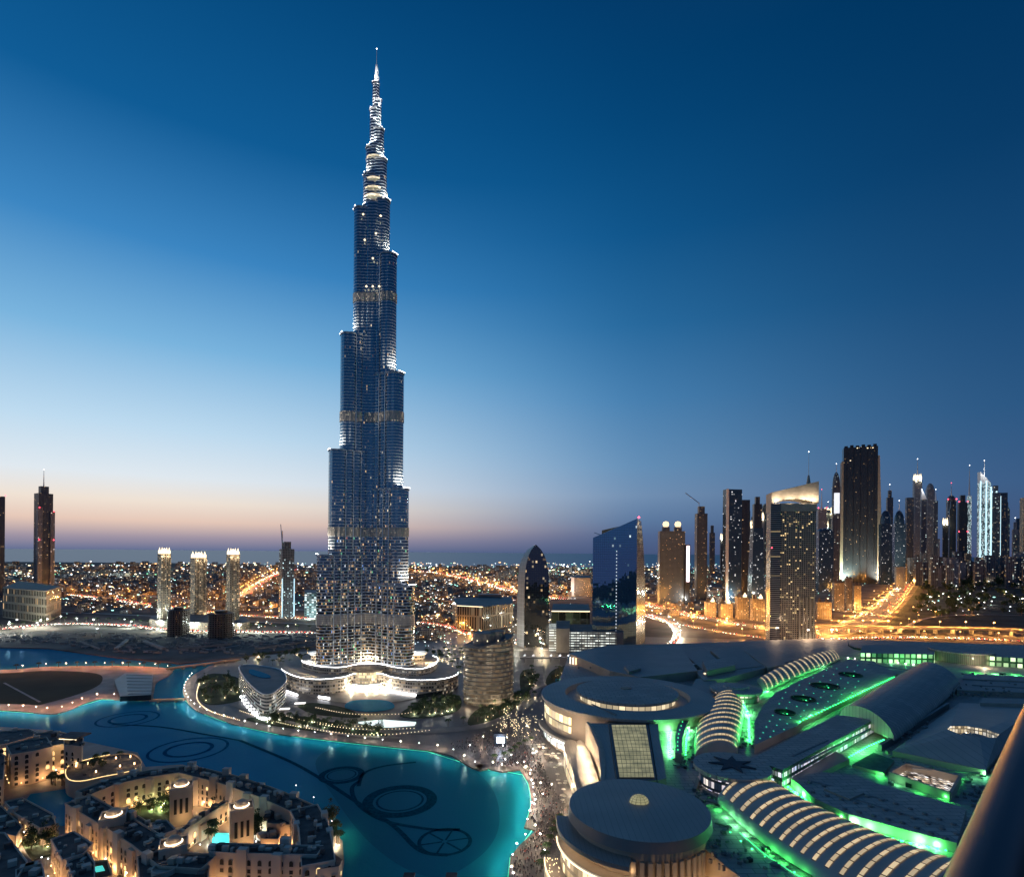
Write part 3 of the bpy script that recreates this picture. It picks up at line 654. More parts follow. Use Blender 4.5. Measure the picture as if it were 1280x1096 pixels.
# entrance drum
x, y, r = disc_from_px(460, 834, 20, 24)
ent = empty('entrance_pavilion', (x, y, 0), 'brightly lit round glass entrance drum with dark top in front of the tallest tower', 'pavilion')
m = MB(); m.lathe(x, y, [(r * .92, 1), (r * .92, 21)], 32); m.build('drum', facade('entrance_glass', (.5, .45, .38), (.4, .33, .22), 2.0, 3.6, .85, .75, .85, (1, .8, .5), .55), ent)
m = MB(); m.lathe(x, y, [(r * .92, 21), (r, 22), (r, 24), (.01, 24.3)], 32); m.build('roof', M['oldroof'], ent)
m = MB(); m.lathe(x, y, [(r * .95, 7.4), (r * 1.25, 7.4), (r * 1.25, 8), (r * .95, 8)], 32); m.build('canopy', M['white'], ent)
for dx in (-26, -15, -5, 5, 15, 26): light(ent, (x + dx, y - r - 4, 5), (1, .85, .58), 22000, size=.8)
for k in range(10): m = MB(); m.box(x - 22.5 + 5 * k, y - r - 1, 3, 2.6, .4, 2.8, bottom=True); m.build('lit_panel', M['g_white'], ent)
for cx_ in (360, 380, 398, 420, 438, 482, 500, 520, 540, 560):   # lights washing the foot of the podium
    p = P(cx_, 866 - abs(cx_ - 460) * .09, 3); light(pod, (p.x, p.y, 5), (1, .88, .65), 9000, size=.8)
for cx_ in (384, 400, 418, 440, 455, 470, 490, 512, 536):
    p = P(cx_, 828, 30); light(pod, (p.x, p.y + 12, 32), (1, .70, .38), 38000, size=.8)
for k, (a, b) in enumerate((((355, 862), (372, 868)), ((398, 870), (412, 872)), ((478, 862), (520, 868)), ((528, 862), (560, 860)))):
    m = MB(); A, B = P2(*a, 4), P2(*b, 4); m.wall(A, B, 2.5, 4.6, .6); m.build('lit_panel', M['g_white'], pod)
# ================================================================ OFFICE BUILDINGS AND HOTELS NEAR THE TOWER
def poly_tower(name, label, cat, pts, z0, z1, mats, group=None, top2=None):
    c = (sum(p[0] for p in pts) / len(pts), sum(p[1] for p in pts) / len(pts), 0)
    o = empty(name, c, label, cat, group); m = MB(); m.prism(pts, z0, z1, 0, 1, pts2=top2); m.build('facade', mats, o); return o
def part(parent, name, mat, fn):
    m = MB(); fn(m); return m.build(name, mat, parent)
def cosb(x): return math.cos(math.atan((x - CX) / F))
def quad_tower(x0, x1, Y, theta=.35, k=.8):
    """square-ish footprint that fills x0..x1 in the view from the balcony, at depth Y"""
    xm = (x0 + x1) / 2; b = math.atan((xm - CX) / F); w = (x1 - x0) * Y * math.cos(b) / F
    a = w / (math.cos(theta) + k * abs(math.sin(theta))); c = PY(xm, 690, Y); rz = -b + theta
    co, si = math.cos(rz), math.sin(rz); q = [(-a / 2, -a * k / 2), (a / 2, -a * k / 2), (a / 2, a * k / 2), (-a / 2, a * k / 2)]
    return (c.x, c.y), a, rz, [(c.x + co * p - si * r, c.y + si * p + co * r) for p, r in q]
def local(c, rz, p, r): return (c[0] + math.cos(rz) * p - math.sin(rz) * r, c[1] + math.sin(rz) * p + math.cos(rz) * r)
F1 = facade('brown_tower_facade', (.08, .105, .145), (.03, .035, .045), 4, 4, .6, .55, .05, WARM, .9)
F2 = facade('grey_tower_facade', (.3, .31, .33), (.03, .04, .055), 4, 4, .7, .5, .045, WARM, .9, litc2=WHITE)
F3 = facade('blue_glass_facade', (.06, .09, .13), (.02, .05, .09), 3.5, 4, .9, .85, .03, WHITE, 1.0, wrough=.3, gmetal=.3, tilt=.02)
F4 = facade('black_tower_facade', (.06, .07, .085), (.012, .014, .018), 5, 4, .75, .7, .012, WARM, .8, wrough=.4)
F5 = facade('tan_residence_facade', (.26, .21, .16), (.05, .045, .045), 4.2, 3.6, .45, .5, .2, WARM, 1.3)
F6 = facade('office_lit_facade', (.14, .2, .22), (.05, .09, .1), 6, 6, .85, .6, .62, (.55, .95, 1), 1.0, litc2=WHITE)
F7 = facade('shadowy_tower', (.12, .13, .15), (.03, .04, .06), 8, 7, .6, .5, .10, WARM, 1.1, litc2=(.7, 1, 1))
F8 = facade('old_stone_hotel', (.44, .36, .25), (.05, .04, .035), 7.5, 19, .5, .72, .12, WARM, .7)
F9 = facade('dark_concrete_shell', (.10, .088, .08), (.015, .013, .012), 5, 4, .6, .6, .0)
F8B = facade('teal_lit_tower', (.14, .17, .18), (.04, .06, .07), 7, 8, .7, .5, .16, (.6, 1, .9), .7, litc2=WARM)
RF = M['roof']
def tall(name, label, x0, x1, ytop, Y, mat, theta=.35, k=.8, crown=None, mast=None, cat='tower', group='towers of the far skyline', red=0, taper=1.0, dome=0, side=None, ybase=None):
    c, a, rz, q = quad_tower(x0, x1, Y, theta, k); zt = PY((x0 + x1) / 2, ytop, Y).z
    o = empty(name, (c[0], c[1], 0), label, cat, group)
    q2 = [(c[0] + (p[0] - c[0]) * taper, c[1] + (p[1] - c[1]) * taper) for p in q]
    part(o, 'facade', [mat, RF], lambda m: m.prism(q, 0, zt, 0, 1, pts2=q2))
    px1 = Y / F
    if side:      # pale full-height fins on the corners
        for s_ in side if isinstance(side, (list, tuple)) else (-1, 1):
            p_ = local(c, rz, s_ * a * .46, -a * k / 2 - .6); part(o, 'corner_fin', M['white'] if side != 'g' else F2, lambda m: m.box(p_[0], p_[1], 0, a * .16, 2.4, zt * 1.0 + 1, rz))
    if crown == 'box':
        part(o, 'crown', [mat, RF], lambda m: m.box(c[0], c[1], zt, a * .55 * taper, a * .5, 9 * px1, rz, 0, 1))
    if crown == 'spikes':
        for s_, r_ in ((-1, -1), (1, -1), (1, 1), (-1, 1)):
            p_ = local(c, rz, s_ * a * .36, r_ * a * k * .34); part(o, 'pinnacle', M['g_cream'], lambda m: (m.box(p_[0], p_[1], zt, a * .2, a * .18, 4 * px1, rz), m.prism(ngon(p_[0], p_[1], a * .1, 6), zt + 4 * px1, zt + 8 * px1, pts2=ngon(p_[0], p_[1], .3, 6))))
        part(o, 'lantern', M['g_cream'], lambda m: m.lathe(c[0], c[1], [(a * .25, zt), (a * .25, zt + 4 * px1), (a * .05, zt + 7 * px1)], 12))
        for s_ in (-1, 1):
            p_ = local(c, rz, s_ * a * .3, -a * k * .5 - 5); light(o, (p_[0], p_[1], zt - 6), (1, .8, .5), 4500 * (Y / 1300) ** 2, size=1)
    if crown == 'wedge':
        t0, t1 = q2[0], q2[1]; hh = 14 * px1
        def f(m):
            A, B, C, D = [(*p, zt) for p in q2]; up = lambda p, h: (p[0], p[1], p[2] + h)
            m.face([A, B, up(B, .2), up(A, hh)]); m.face([B, C, up(C, .2), up(B, .2)]); m.face([C, D, up(D, hh), up(C, .2)]); m.face([D, A, up(A, hh), up(D, hh)]); m.face([up(A, hh), up(B, .2), up(C, .2), up(D, hh)])
        part(o, 'slanted_crown', M['white'], f); light(o, (c[0], c[1] - a, zt + hh), WHITE, 3e5 * (Y / 4500) ** 2, size=3)
    if dome:
        part(o, 'dome', [mat], lambda m: m.lathe(c[0], c[1], [(a * .5 * math.cos(t_), zt + dome * px1 * math.sin(t_)) for t_ in [math.pi / 2 * j / 6 for j in range(6)]] + [(.01, zt + dome * px1)], 16))
    if mast:
        zm = PY((x0 + x1) / 2, mast, Y).z; part(o, 'mast', M['white'], lambda m: m.lathe(c[0], c[1], [(1.0 * px1, zt), (.45 * px1, zt + (zm - zt) * .5), (.15 * px1, zm)], 8))
        part(o, 'beacon', M['g_white'] if not red else M['g_red'], lambda m: m.lathe(c[0], c[1], [(.01, zm), (.5 * px1, zm + .5 * px1), (.01, zm + px1)], 6))
    for j in range(red):
        p_ = local(c, rz, (-.5 + j % 2) * a, -a * k / 2 - 1); z_ = zt * (1 if j < 2 else .62) + px1; part(o, 'warning_light', M['g_red'], lambda m: m.lathe(p_[0], p_[1], [(.01, z_ - .8 * px1), (.8 * px1, z_), (.01, z_ + .8 * px1)], 6))
    return o, c, a, rz, zt

# --- left side
yL = P(60, 745).y
tall('tower_block', 'dark tower with red warning lights, cut by the left edge of the view', -24, 6, 620, yL * .97, F1, .3, cat='tower', group=None, red=2)
o, c, a, rz, zt = tall('tower_block', 'tall dark tower with grey side slabs and needle mast behind the low stone hotel', 42, 66, 617, yL, F1, .35, .9, 'box', 587, group=None)
for s_, zf in ((-1, .86), (1, .83)):
    p_ = local(c, rz, s_ * a * .44, -a * .42); part(o, 'side_slab', F2, lambda m: m.box(p_[0], p_[1], 0, a * .3, a * .32, zt * zf, rz))
    for zz_ in (zt * zf, zt * .55): p2_ = local(c, rz, s_ * a * .5, -a * .62); part(o, 'warning_light', M['g_red'], lambda m: m.lathe(p2_[0], p2_[1], [(.01, zz_ - 2), (2.2, zz_), (.01, zz_ + 2)], 6))
hy = P(40, 772).y
q = [PY(4, 700, hy)[:2], PY(58, 700, hy * .93)[:2], PY(77, 700, hy * 1.04)[:2], PY(25, 700, hy * 1.2)[:2]]
o = poly_tower('stone_hotel', 'low broad sandstone hotel with tall window bays left of the three towers', 'hotel', q, 0, PY(30, 735, hy).z, [F8, RF])
part(o, 'cornice', M['stone'], lambda m: m.prism([(p[0] + (p[0] - q[0][0]) * .004, p[1] - 1) for p in q], PY(30, 735, hy).z - 1, PY(30, 735, hy).z + 1.5))
for x_ in (5, 20, 40, 58, 70):
    p_ = P(x_, 785); light(o, (p_.x, p_.y - 10, 8), (1, .85, .6), 22000, size=1)
Y3 = P(205, 783).y
for x0, x1, yt, yy, lab in ((197, 214, 692, 1.0, 'left slim residential tower of three, with glowing crown'), (238, 259, 697, 1.08, 'middle residential tower of three, wider, with glowing domed crown'), (283, 300, 693, 1.0, 'right slim residential tower of three, with glowing crown, beside the dark shell')):
    o, c, a, rz, zt = tall('residential_tower', lab, x0, x1, yt, Y3 * yy, facade('residence_facade', (.36, .3, .24), (.05, .05, .05), 3.6, 3.8, .55, .6, .32, WARM, .9, litc2=CREAM), .4, .9, 'spikes', group='three matching residential towers')
    for s_ in (-.25, .25): p_ = local(c, rz, s_ * a, -a * .45 - .4); part(o, 'bay', F5, lambda m: m.box(p_[0], p_[1], 0, a * .14, 1.6, zt * .97, rz))
    for s_ in (-1, 1): p_ = local(c, rz, s_ * a * .5, -a * .8); light(o, (p_[0], p_[1], 16), (1, .8, .5), 11000, size=1)
q = px([(187, 783), (214, 787), (300, 789), (312, 786), (308, 779), (225, 776), (190, 778)])
o = poly_tower('podium_block', 'low tan apartment podium joining the three residential towers', 'apartment building', q, 0, 17, [F5, RF])
for x_ in (190, 205, 240, 255, 300): p_ = P(x_, 791); light(o, (p_.x, p_.y, 7), (1, .8, .45), 9000, size=1)
for x0, x1, y0, y1, lab in ((211, 236, 764, 798, 'unlit concrete shell of a round block, left of the pair by the channel'), (262, 292, 768, 801, 'unlit concrete shell of a round block, right of the pair by the channel')):
    yb = P((x0 + x1) / 2, y1).y; c_ = PY((x0 + x1) / 2, 700, yb * 1.03); r_ = (x1 - x0) / 2 * yb / F; h_ = PY(x0, y0, yb).z
    o = empty('unfinished_building', (c_.x, c_.y, 0), lab, 'building', 'unfinished blocks by the channel')
    part(o, 'facade', [F9, RF], lambda m: m.prism([(c_.x + r_ * math.cos(t_) * (1 + .06 * math.sin(5 * t_)), c_.y + r_ * math.sin(t_)) for t_ in [2 * math.pi * j / 28 for j in range(28)]], 0, h_, 0, 1))
    part(o, 'roof_slab', M['dark'], lambda m: m.lathe(c_.x, c_.y, [(r_ * .5, h_), (r_ * .5, h_ + 5), (.01, h_ + 5.2)], 20))
yC = P(358, 772).y
o, c, a, rz, zt = tall('unfinished_tower', 'tower under construction with a crane on top, left of the tallest tower', 349, 368, 686, yC, facade('construction_facade', (.14, .15, .17), (.03, .05, .07), 4, 4, .6, .6, .1, COOL, 1.0, zfade=(0, 150, .35)), .3, .9, 'box', group=None)
part(o, 'crane', M['steel'], lambda m: (m.tube([(c[0] - a * .4, c[1], zt), (c[0] - a * .4, c[1], zt + 45)], 1.3, 5), m.tube([(c[0] - a * .4, c[1], zt + 8), (c[0] - a * .55, c[1], zt + 62)], .9, 5)))
for s_ in (-1, 1):
    p_ = local(c, rz, s_ * a * .5, -a * .47); part(o, 'light_line', glow('blue_white_line', (.55, .85, 1), 1.0), lambda m: m.box(p_[0], p_[1], 4, 2.0, 2.0, zt * .55, rz))
p_ = P(392, 772); o = poly_tower('office_block', 'small brightly lit white office block left of the foot of the tallest tower', 'office building', [PY(381, 700, p_.y)[:2], PY(401, 700, p_.y)[:2], PY(401, 700, p_.y * 1.08)[:2], PY(381, 700, p_.y * 1.08)[:2]], 0, PY(390, 741, p_.y).z, [F6, RF])
light(o, (p_.x, p_.y - 25, 12), (.85, 1, .9), 60000, size=2)

# --- round office block by the boulevard
yO = P(612, 882).y + 18
c_ = PY(612, 700, yO); rx = 31.5 * yO / F; ry = 24; zt = PY(612, 800, yO).z
rb = empty('office_building', (c_.x, c_.y, 0), 'curved office block with lit horizontal floor bands and sloping dark roof beside the boulevard', 'office building')
rot = R(18)
def ell(sx, n=56, dx=0): return [(c_.x + dx + math.cos(rot) * rx * sx * math.cos(t_) - math.sin(rot) * ry * sx * math.sin(t_), c_.y + math.sin(rot) * rx * sx * math.cos(t_) + math.cos(rot) * ry * sx * math.sin(t_)) for t_ in [2 * math.pi * j / n for j in range(n)]]
FB = facade('banded_office_glass', (.34, .3, .25), (.09, .075, .06), 2.4, 4.6, .97, .62, 1, (1, .62, .32), .10, .15, .5, litc2=(1, .85, .6))
def slant(m):
    e = ell(1.0); n = len(e); u = 0
    zt_ = lambda p: zt + (p[0] - c_.x) * .22 + (p[1] - c_.y) * .1
    for i in range(n):
        A, B = e[i], e[(i + 1) % n]; d = math.dist(A, B)
        m.face([(*A, 0), (*B, 0), (*B, zt_(B)), (*A, zt_(A))], 0, [(u, 0), (u + d, 0), (u + d, zt_(B)), (u, zt_(A))]); u += d
    m.face([(*p, zt_(p) - 1.2) for p in e], 1)
part(rb, 'facade', [FB, RF], slant)
for k in range(int(zt / 4.6) + 2):
    zk = 4.6 * (k + 1); part(rb, 'floor_band', M['stone'], lambda m: m.prism([p for p in ell(1.025)], zk - .55, zk)) if zk < zt - 4 else None
part(rb, 'roof_drum', [M['roof2'], RF], lambda m: (m.prism(ell(.5, 30, -4), zt - 5, zt + 9, 0, 1), m.prism(ell(.3, 20, 10), zt, zt + 11, 0, 1)))
for j in range(5): p_ = ell(.7, 10)[5 + j]; part(rb, 'roof_lamp', M['g_cream'], lambda m: m.box(p_[0], p_[1], zt + 1, 1, 1, 1.4))
for x_ in (585, 600, 620, 638): p_ = P(x_, 893 - abs(x_ - 600) * .4); light(rb, (p_.x, p_.y, 6), (1, .82, .55), 3000, size=1)
# curved low hotel wing left of the tower
hotel = empty('hotel_wing', (*P2(335, 870), 0), 'curved low hotel wing with pale floor bands left of the podium, pool on its roof', 'hotel')
hw = [(300, 832), (306, 848), (322, 864), (336, 868), (350, 860), (358, 850), (352, 838), (330, 833)]
q_ = smooth_path(px(hw, 26), 5, True); FW = facade('pale_banded_facade', (.5, .5, .48), (.06, .07, .08), 3, 3.4, .96, .5, .16, CREAM, .6, .12, .4, litc2=COOL)
part(hotel, 'facade', [FW, RF], lambda m: m.prism(q_, .5, 26, 0, 1)); rim(q_, 26.4, M['white'], hotel, 'parapet', .7)
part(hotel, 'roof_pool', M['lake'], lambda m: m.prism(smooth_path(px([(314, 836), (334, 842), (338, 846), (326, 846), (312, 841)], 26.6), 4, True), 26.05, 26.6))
for k in range(15):
    a_ = q_[4 + k]; part(hotel, 'lit_panel', M['g_white'], lambda m: m.box(a_[0] - 1.2, a_[1] - 1.6, 1.6, 1.5, 1.5, 2.2))
for x_ in (296, 305, 318, 335, 350): p_ = P(x_, 862 + (x_ - 296) * .38); light(hotel, (p_.x, p_.y - 3, 4), (.9, 1, .9), 3500, size=.6)
# square gallery block at right of the podium + gate pavilions
gal = poly_tower('gallery_block', 'dark low angular canopy building right of the forecourt of the tallest tower', 'pavilion', px([(520, 868), (552, 863), (560, 858), (530, 856)], 6), 0, 6, [M['glass_dark'], M['roof2']])
for x0, y0 in ((333, 884), (358, 892), (381, 900)):
    p_ = P(x0, y0, 4); q0 = empty('lit_canopy', (p_.x, p_.y, 0), {333: 'nearest glowing white canopy roof on the slope left of the forecourt', 358: 'middle glowing white canopy roof on the slope left of the forecourt', 381: 'glowing white canopy roof nearest the forecourt'}[x0], 'canopy', 'white canopies by the forecourt') if 0 else None
for x0, y0, lab in ((375, 879, 'glowing white canopy roof nearest the podium'), (355, 886, 'middle one of three glowing white canopy roofs'), (331, 893, 'glowing white canopy roof nearest the promenade')):
    p_ = P(x0, y0, 4); e_ = empty('lit_canopy', (p_.x, p_.y, 0), lab, 'canopy', 'white canopies left of the forecourt')
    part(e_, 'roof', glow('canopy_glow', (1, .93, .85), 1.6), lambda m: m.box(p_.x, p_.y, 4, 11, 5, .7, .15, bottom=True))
    for s_ in (-4, 4): part(e_, 'post', M['steel'], lambda m: m.box(p_.x + s_, p_.y, 1.2, .4, .4, 2.8))
# --- fin-fronted office behind
yU = P(600, 786).y
F10 = facade('finned_office', (.16, .14, .12), (.02, .02, .022), 6, 30, .55, .9, .25, CREAM, .35)
q = [PY(572, 700, yU)[:2], PY(604, 700, yU * .98)[:2], PY(642, 700, yU * 1.05)[:2], PY(640, 700, yU * 1.22)[:2], PY(566, 700, yU * 1.16)[:2]]
o = poly_tower('office_building', 'low wide dark office block with vertical fins behind the curved office block', 'office building', q, 0, PY(600, 757, yU).z, [F10, RF])
zq = PY(600, 757, yU).z; part(o, 'cornice_light', M['g_cream'], lambda m: m.tube([(*q[0], zq), (*q[1], zq)], .8, 5)); part(o, 'roof_plant', M['roof2'], lambda m: m.box((q[0][0] + q[2][0]) / 2, q[3][1] - 30, zq, 60, 25, 8))
# --- pointed tower: two curved shells meeting in a ridge
yP = P(668, 808).y; cP = PY(667, 700, yP); zP = PY(669, 681, yP).z; sc_ = yP / F
pt = empty('pointed_tower', (cP.x, cP.y, 0), 'bullet shaped tower with pale curved shell and mirrored front, left of the blue glass tower', 'tower')
FG = facade('mirror_front', (.05, .05, .05), (.16, .17, .18), 3.2, 4.2, .94, .94, .05, WARM, .8, .04, .2, gmetal=.92, tilt=.012, litc2=CREAM)
FG2 = facade('mirror_side', (.06, .07, .08), (.12, .14, .17), 3.2, 4.2, .92, .92, .03, WARM, .8, .06, .2, gmetal=.85, tilt=.02)
def bullet(m, xa, xb, ya, yb, mm, curveL=True):
    n = 22
    for i in range(n):
        t0, t1 = i / n, (i + 1) / n
        w = lambda t_: max(.03, (1 - t_ ** 8)) ** .8
        L0, L1 = xa * w(t0) * (1 if curveL else 1), xa * w(t1); R0, R1 = xb * w(t0), xb * w(t1)
        z0, z1 = zP * t0, zP * t1; X, Y_ = cP.x, cP.y
        f = lambda x, y, z: (X + x, Y_ + y, z)
        tx = 2.0 * sc_
        m.face([f(L0 + tx, ya, z0), f(R0 + tx, ya, z0), f(R1 + tx, ya, z1), f(L1 + tx, ya, z1)], mm, [(L0, z0), (R0, z0), (R1, z1), (L1, z1)])
        m.face([f(R0 + tx, ya, z0), f(R0 + tx * .6, yb, z0), f(R1 + tx * .6, yb, z1), f(R1 + tx, ya, z1)], 1, [(0, z0), (yb - ya, z0), (yb - ya, z1), (0, z1)])
        m.face([f(L0 + tx * .6, yb, z0), f(L0 + tx, ya, z0), f(L1 + tx, ya, z1), f(L1 + tx * .6, yb, z1)], 2, [(0, z0), (yb - ya, z0), (yb - ya, z1), (0, z1)])
        m.face([f(R0 + tx * .6, yb, z0), f(L0 + tx * .6, yb, z0), f(L1 + tx * .6, yb, z1), f(R1 + tx * .6, yb, z1)], 1)
part(pt, 'glass_body', [FG, FG2, FG2], lambda m: bullet(m, -13 * sc_, 17 * sc_, -16, 22, 0))
def shell(m):
    n = 22; X, Y_ = cP.x, cP.y
    for i in range(n):
        t0, t1 = i / n, (i + 1) / n; w = lambda t_: max(.03, (1 - t_ ** 8)) ** .8
        o0, o1 = -21 * sc_ * w(t0) ** .9 + 1 * sc_, -21 * sc_ * w(t1) ** .9 + 1 * sc_; i0, i1 = -13 * sc_ * w(t0) + 1.6 * sc_, -13 * sc_ * w(t1) + 1.6 * sc_
        z0, z1 = zP * .995 * t0, zP * .995 * t1
        for ya, yb in ((-19, 24),):
            A = [(X + o0, Y_ + 2, z0), (X + i0, Y_ + ya, z0), (X + i1, Y_ + ya, z1), (X + o1, Y_ + 2, z1)]; m.face(A, 0, [(0, z0), (8, z0), (8, z1), (0, z1)])
            m.face([(X + i0, Y_ + yb, z0), (X + o0, Y_ + 2, z0), (X + o1, Y_ + 2, z1), (X + i1, Y_ + yb, z1)], 0, [(0, z0), (8, z0), (8, z1), (0, z1)])
part(pt, 'pale_shell', facade('shell_cladding', (.30, .31, .33), (.2, .21, .23), 3, 8, .9, .9, .0, grough=.35, wrough=.45, var=.1), shell)
# --- blue glass tower with raked top
yB = P(775, 812).y; FBL = facade('blue_mirror_glass', (.03, .05, .07), (.30, .50, .66), 3.3, 4.2, .93, .93, .012, WHITE, .7, .03, .2, gmetal=.95, tilt=.008, litc2=(.6, 1, .9))
FBD = facade('dark_mirror_glass', (.03, .035, .03), (.035, .045, .04), 2.2, 4.2, .8, .9, .015, CREAM, .8, .15, .4, gmetal=.5, tilt=.01)
bl = empty('glass_tower', (*PY(772, 700, yB)[:2], 0), 'blue mirror glass tower with raked top and red beacon, behind the low parking building', 'tower')
Aq, Bq, Cq, Dq = PY(741, 700, yB * .985)[:2], PY(796, 700, yB * 1.0)[:2], PY(807, 700, yB * 1.09)[:2], PY(752, 700, yB * 1.17)[:2]
zA, zB, zC = PY(741, 672, yB * .985).z, PY(798, 648, yB * 1.0).z, PY(805, 652, yB * 1.09).z
def raked(m):
    n = 14
    mid = [(Aq[0] + (Bq[0] - Aq[0]) * i / n, Aq[1] + (Bq[1] - Aq[1]) * i / n - 7 * math.sin(math.pi * i / n)) for i in range(n + 1)]
    zm = [zA + (zB - zA) * i / n for i in range(n + 1)]; u = 0
    for i in range(n):
        d = math.dist(mid[i], mid[i + 1]); m.face([(*mid[i], 0), (*mid[i + 1], 0), (*mid[i + 1], zm[i + 1]), (*mid[i], zm[i])], 0, [(u, 0), (u + d, 0), (u + d, zm[i + 1]), (u, zm[i])]); u += d
    # side bulges outwards half way up, tapering to the top
    ns = 16
    for i in range(ns):
        t0, t1 = i / ns, (i + 1) / ns; b = lambda t_: 9 * (math.sin(math.pi * min(1, t_ * .95)) ** .8) * (1 if t_ < 1 else 0)
        top = lambda t_: zB + (zC - zB) * 0
        z0, z1 = zB * t0, zB * t1; C0 = (Cq[0] + (0 - 9 * t0 ** 3), Cq[1]); C1 = (Cq[0] + (0 - 9 * t1 ** 3), Cq[1])
        m.face([(*Bq, z0), (*C0, z0), (*C1, z1), (*Bq, z1)], 1, [(0, z0), (40, z0), (40, z1), (0, z1)])
        m.face([(*C0, z0), (*Dq, z0), (*Dq, z1 if i < ns - 1 else zA), (*C1, z1)], 1)
    m.face([(*Dq, 0), (*Aq, 0), (*Aq, zA), (*Dq, zA)], 1, [(0, 0), (60, 0), (60, zA), (0, zA)])
    m.face([(*p, z) for p, z in zip(mid, zm)] + [(Cq[0] - 9, Cq[1], zB), (*Dq, zA)], 1)
part(bl, 'glass_front', [FBL, FBD], raked)
part(bl, 'warning_light', M['g_red'], lambda m: m.lathe(Bq[0] + 3, Bq[1], [(.01, zB), (2.2, zB + 2), (.01, zB + 4)], 8)); light(bl, (Bq[0] + 3, Bq[1], zB + 6), (1, .1, .15), 2500)
part(bl, 'lit_column', glow('column_light', (.9, .95, 1), .8), lambda m: [m.box(Aq[0] + (Bq[0] - Aq[0]) * .52, Aq[1] + (Bq[1] - Aq[1]) * .52 - 7.4, z_, 1.3, .6, 2.0, bottom=True) for z_ in range(10, int(zA) - 20, 6)])
part(bl, 'crane_arm', M['steel'], lambda m: m.tube([(Aq[0] + 16, Aq[1], zA + 4), (Aq[0] + 2, Aq[1], zA + 9)], .6, 5))
# parking building and dark glass block in front
yk = P(740, 815).y
FPK = facade('lit_parking_decks', (.34, .32, .3), (.2, .2, .18), 9, 4.4, .93, .42, 1.0, (.95, 1, .9), .9, .5, .7)
o = poly_tower('parking_building', 'low parking building with four lit white decks in front of the blue glass tower', 'parking garage', [PY(712, 700, yk)[:2], PY(771, 700, yk)[:2], PY(771, 700, yk * 1.1)[:2], PY(712, 700, yk * 1.1)[:2]], 2, PY(740, 789, yk).z, [FPK, RF])
part(o, 'blank_wall', M['concrete'], lambda m: m.prism([PY(696, 700, yk * .985)[:2], PY(713, 700, yk * .985)[:2], PY(713, 700, yk * 1.1)[:2], PY(696, 700, yk * 1.1)[:2]], 0, PY(700, 784, yk).z))
part(o, 'blank_wall', M['concrete'], lambda m: m.prism([PY(771, 700, yk * .99)[:2], PY(780, 700, yk * .99)[:2], PY(780, 700, yk * 1.1)[:2], PY(771, 700, yk * 1.1)[:2]], 0, PY(740, 789, yk).z))
part(o, 'lit_decks', FPK, lambda m: m.prism([PY(687, 700, yk)[:2], PY(696, 700, yk)[:2], PY(696, 700, yk * 1.08)[:2], PY(687, 700, yk * 1.08)[:2]], 2, PY(690, 786, yk).z))
for k in range(9): p_ = PY(714 + 7 * k, 700, yk * .988); part(o, 'mullion', M['concrete'], lambda m: m.box(p_[0], p_[1], 1, 1.2, 1.0, PY(740, 788, yk).z - 1))
yg = yk * 1.15
o = poly_tower('glass_block', 'low dark glass block with lit roof edge right of the bullet shaped tower', 'office building', [PY(690, 700, yg)[:2], PY(738, 700, yg)[:2], PY(736, 700, yg * 1.15)[:2], PY(692, 700, yg * 1.15)[:2]], 0, PY(700, 764, yg).z, [facade('dark_framed_glass', (.12, .14, .1), (.02, .025, .02), 14, 60, .9, .95, .2, (.6, .8, .4), .05, .08), RF])
za = PY(700, 764, yg).z; part(o, 'cornice_light', M['g_cream'], lambda m: m.tube([(*PY(690, 700, yg * .995)[:2], za + 1), (*PY(738, 700, yg * .995)[:2], za + 1)], 1.0, 5))
p_ = P(717, 745); o = poly_tower('slab_block', 'brown slab block with one white lit end wall beyond the dark glass block', 'apartment building', [PY(714, 700, p_.y)[:2], PY(738, 700, p_.y)[:2], PY(738, 700, p_.y * 1.1)[:2], PY(714, 700, p_.y * 1.1)[:2]], 0, PY(717, 722, p_.y).z, [F5, RF])
part(o, 'white_end_wall', M['white'], lambda m: m.box(PY(716, 700, p_.y)[0], p_.y - 2, 0, 12, 3, PY(717, 721, p_.y).z)); light(o, (PY(716, 700, p_.y)[0], p_.y - 40, 30), WHITE, 60000, size=2)
# bridge with white sails in front of the parking building
br_ = empty('footbridge', (*P2(700, 822), 0), 'long footbridge with small white canopies in front of the parking building', 'bridge')
A, B = P2(650, 822, 8), P2(738, 822, 8); part(br_, 'deck', M['concrete'], lambda m: m.wall(A, B, 7, 9, 7))
for k in range(8):
    x_ = A[0] + (B[0] - A[0]) * (k + .5) / 8; y_ = A[1] + (B[1] - A[1]) * (k + .5) / 8; part(br_, 'sail', M['white'], lambda m: m.prism(ngon(x_, y_, 2.6, 6), 11, 14, pts2=ngon(x_ + 1, y_, .3, 6)))
    part(br_, 'pier', M['concrete'], lambda m: m.box(x_, y_, 0, 1, 1, 11)); light(br_, (x_, y_ - 3, 12.5), (.95, .95, 1), 600)

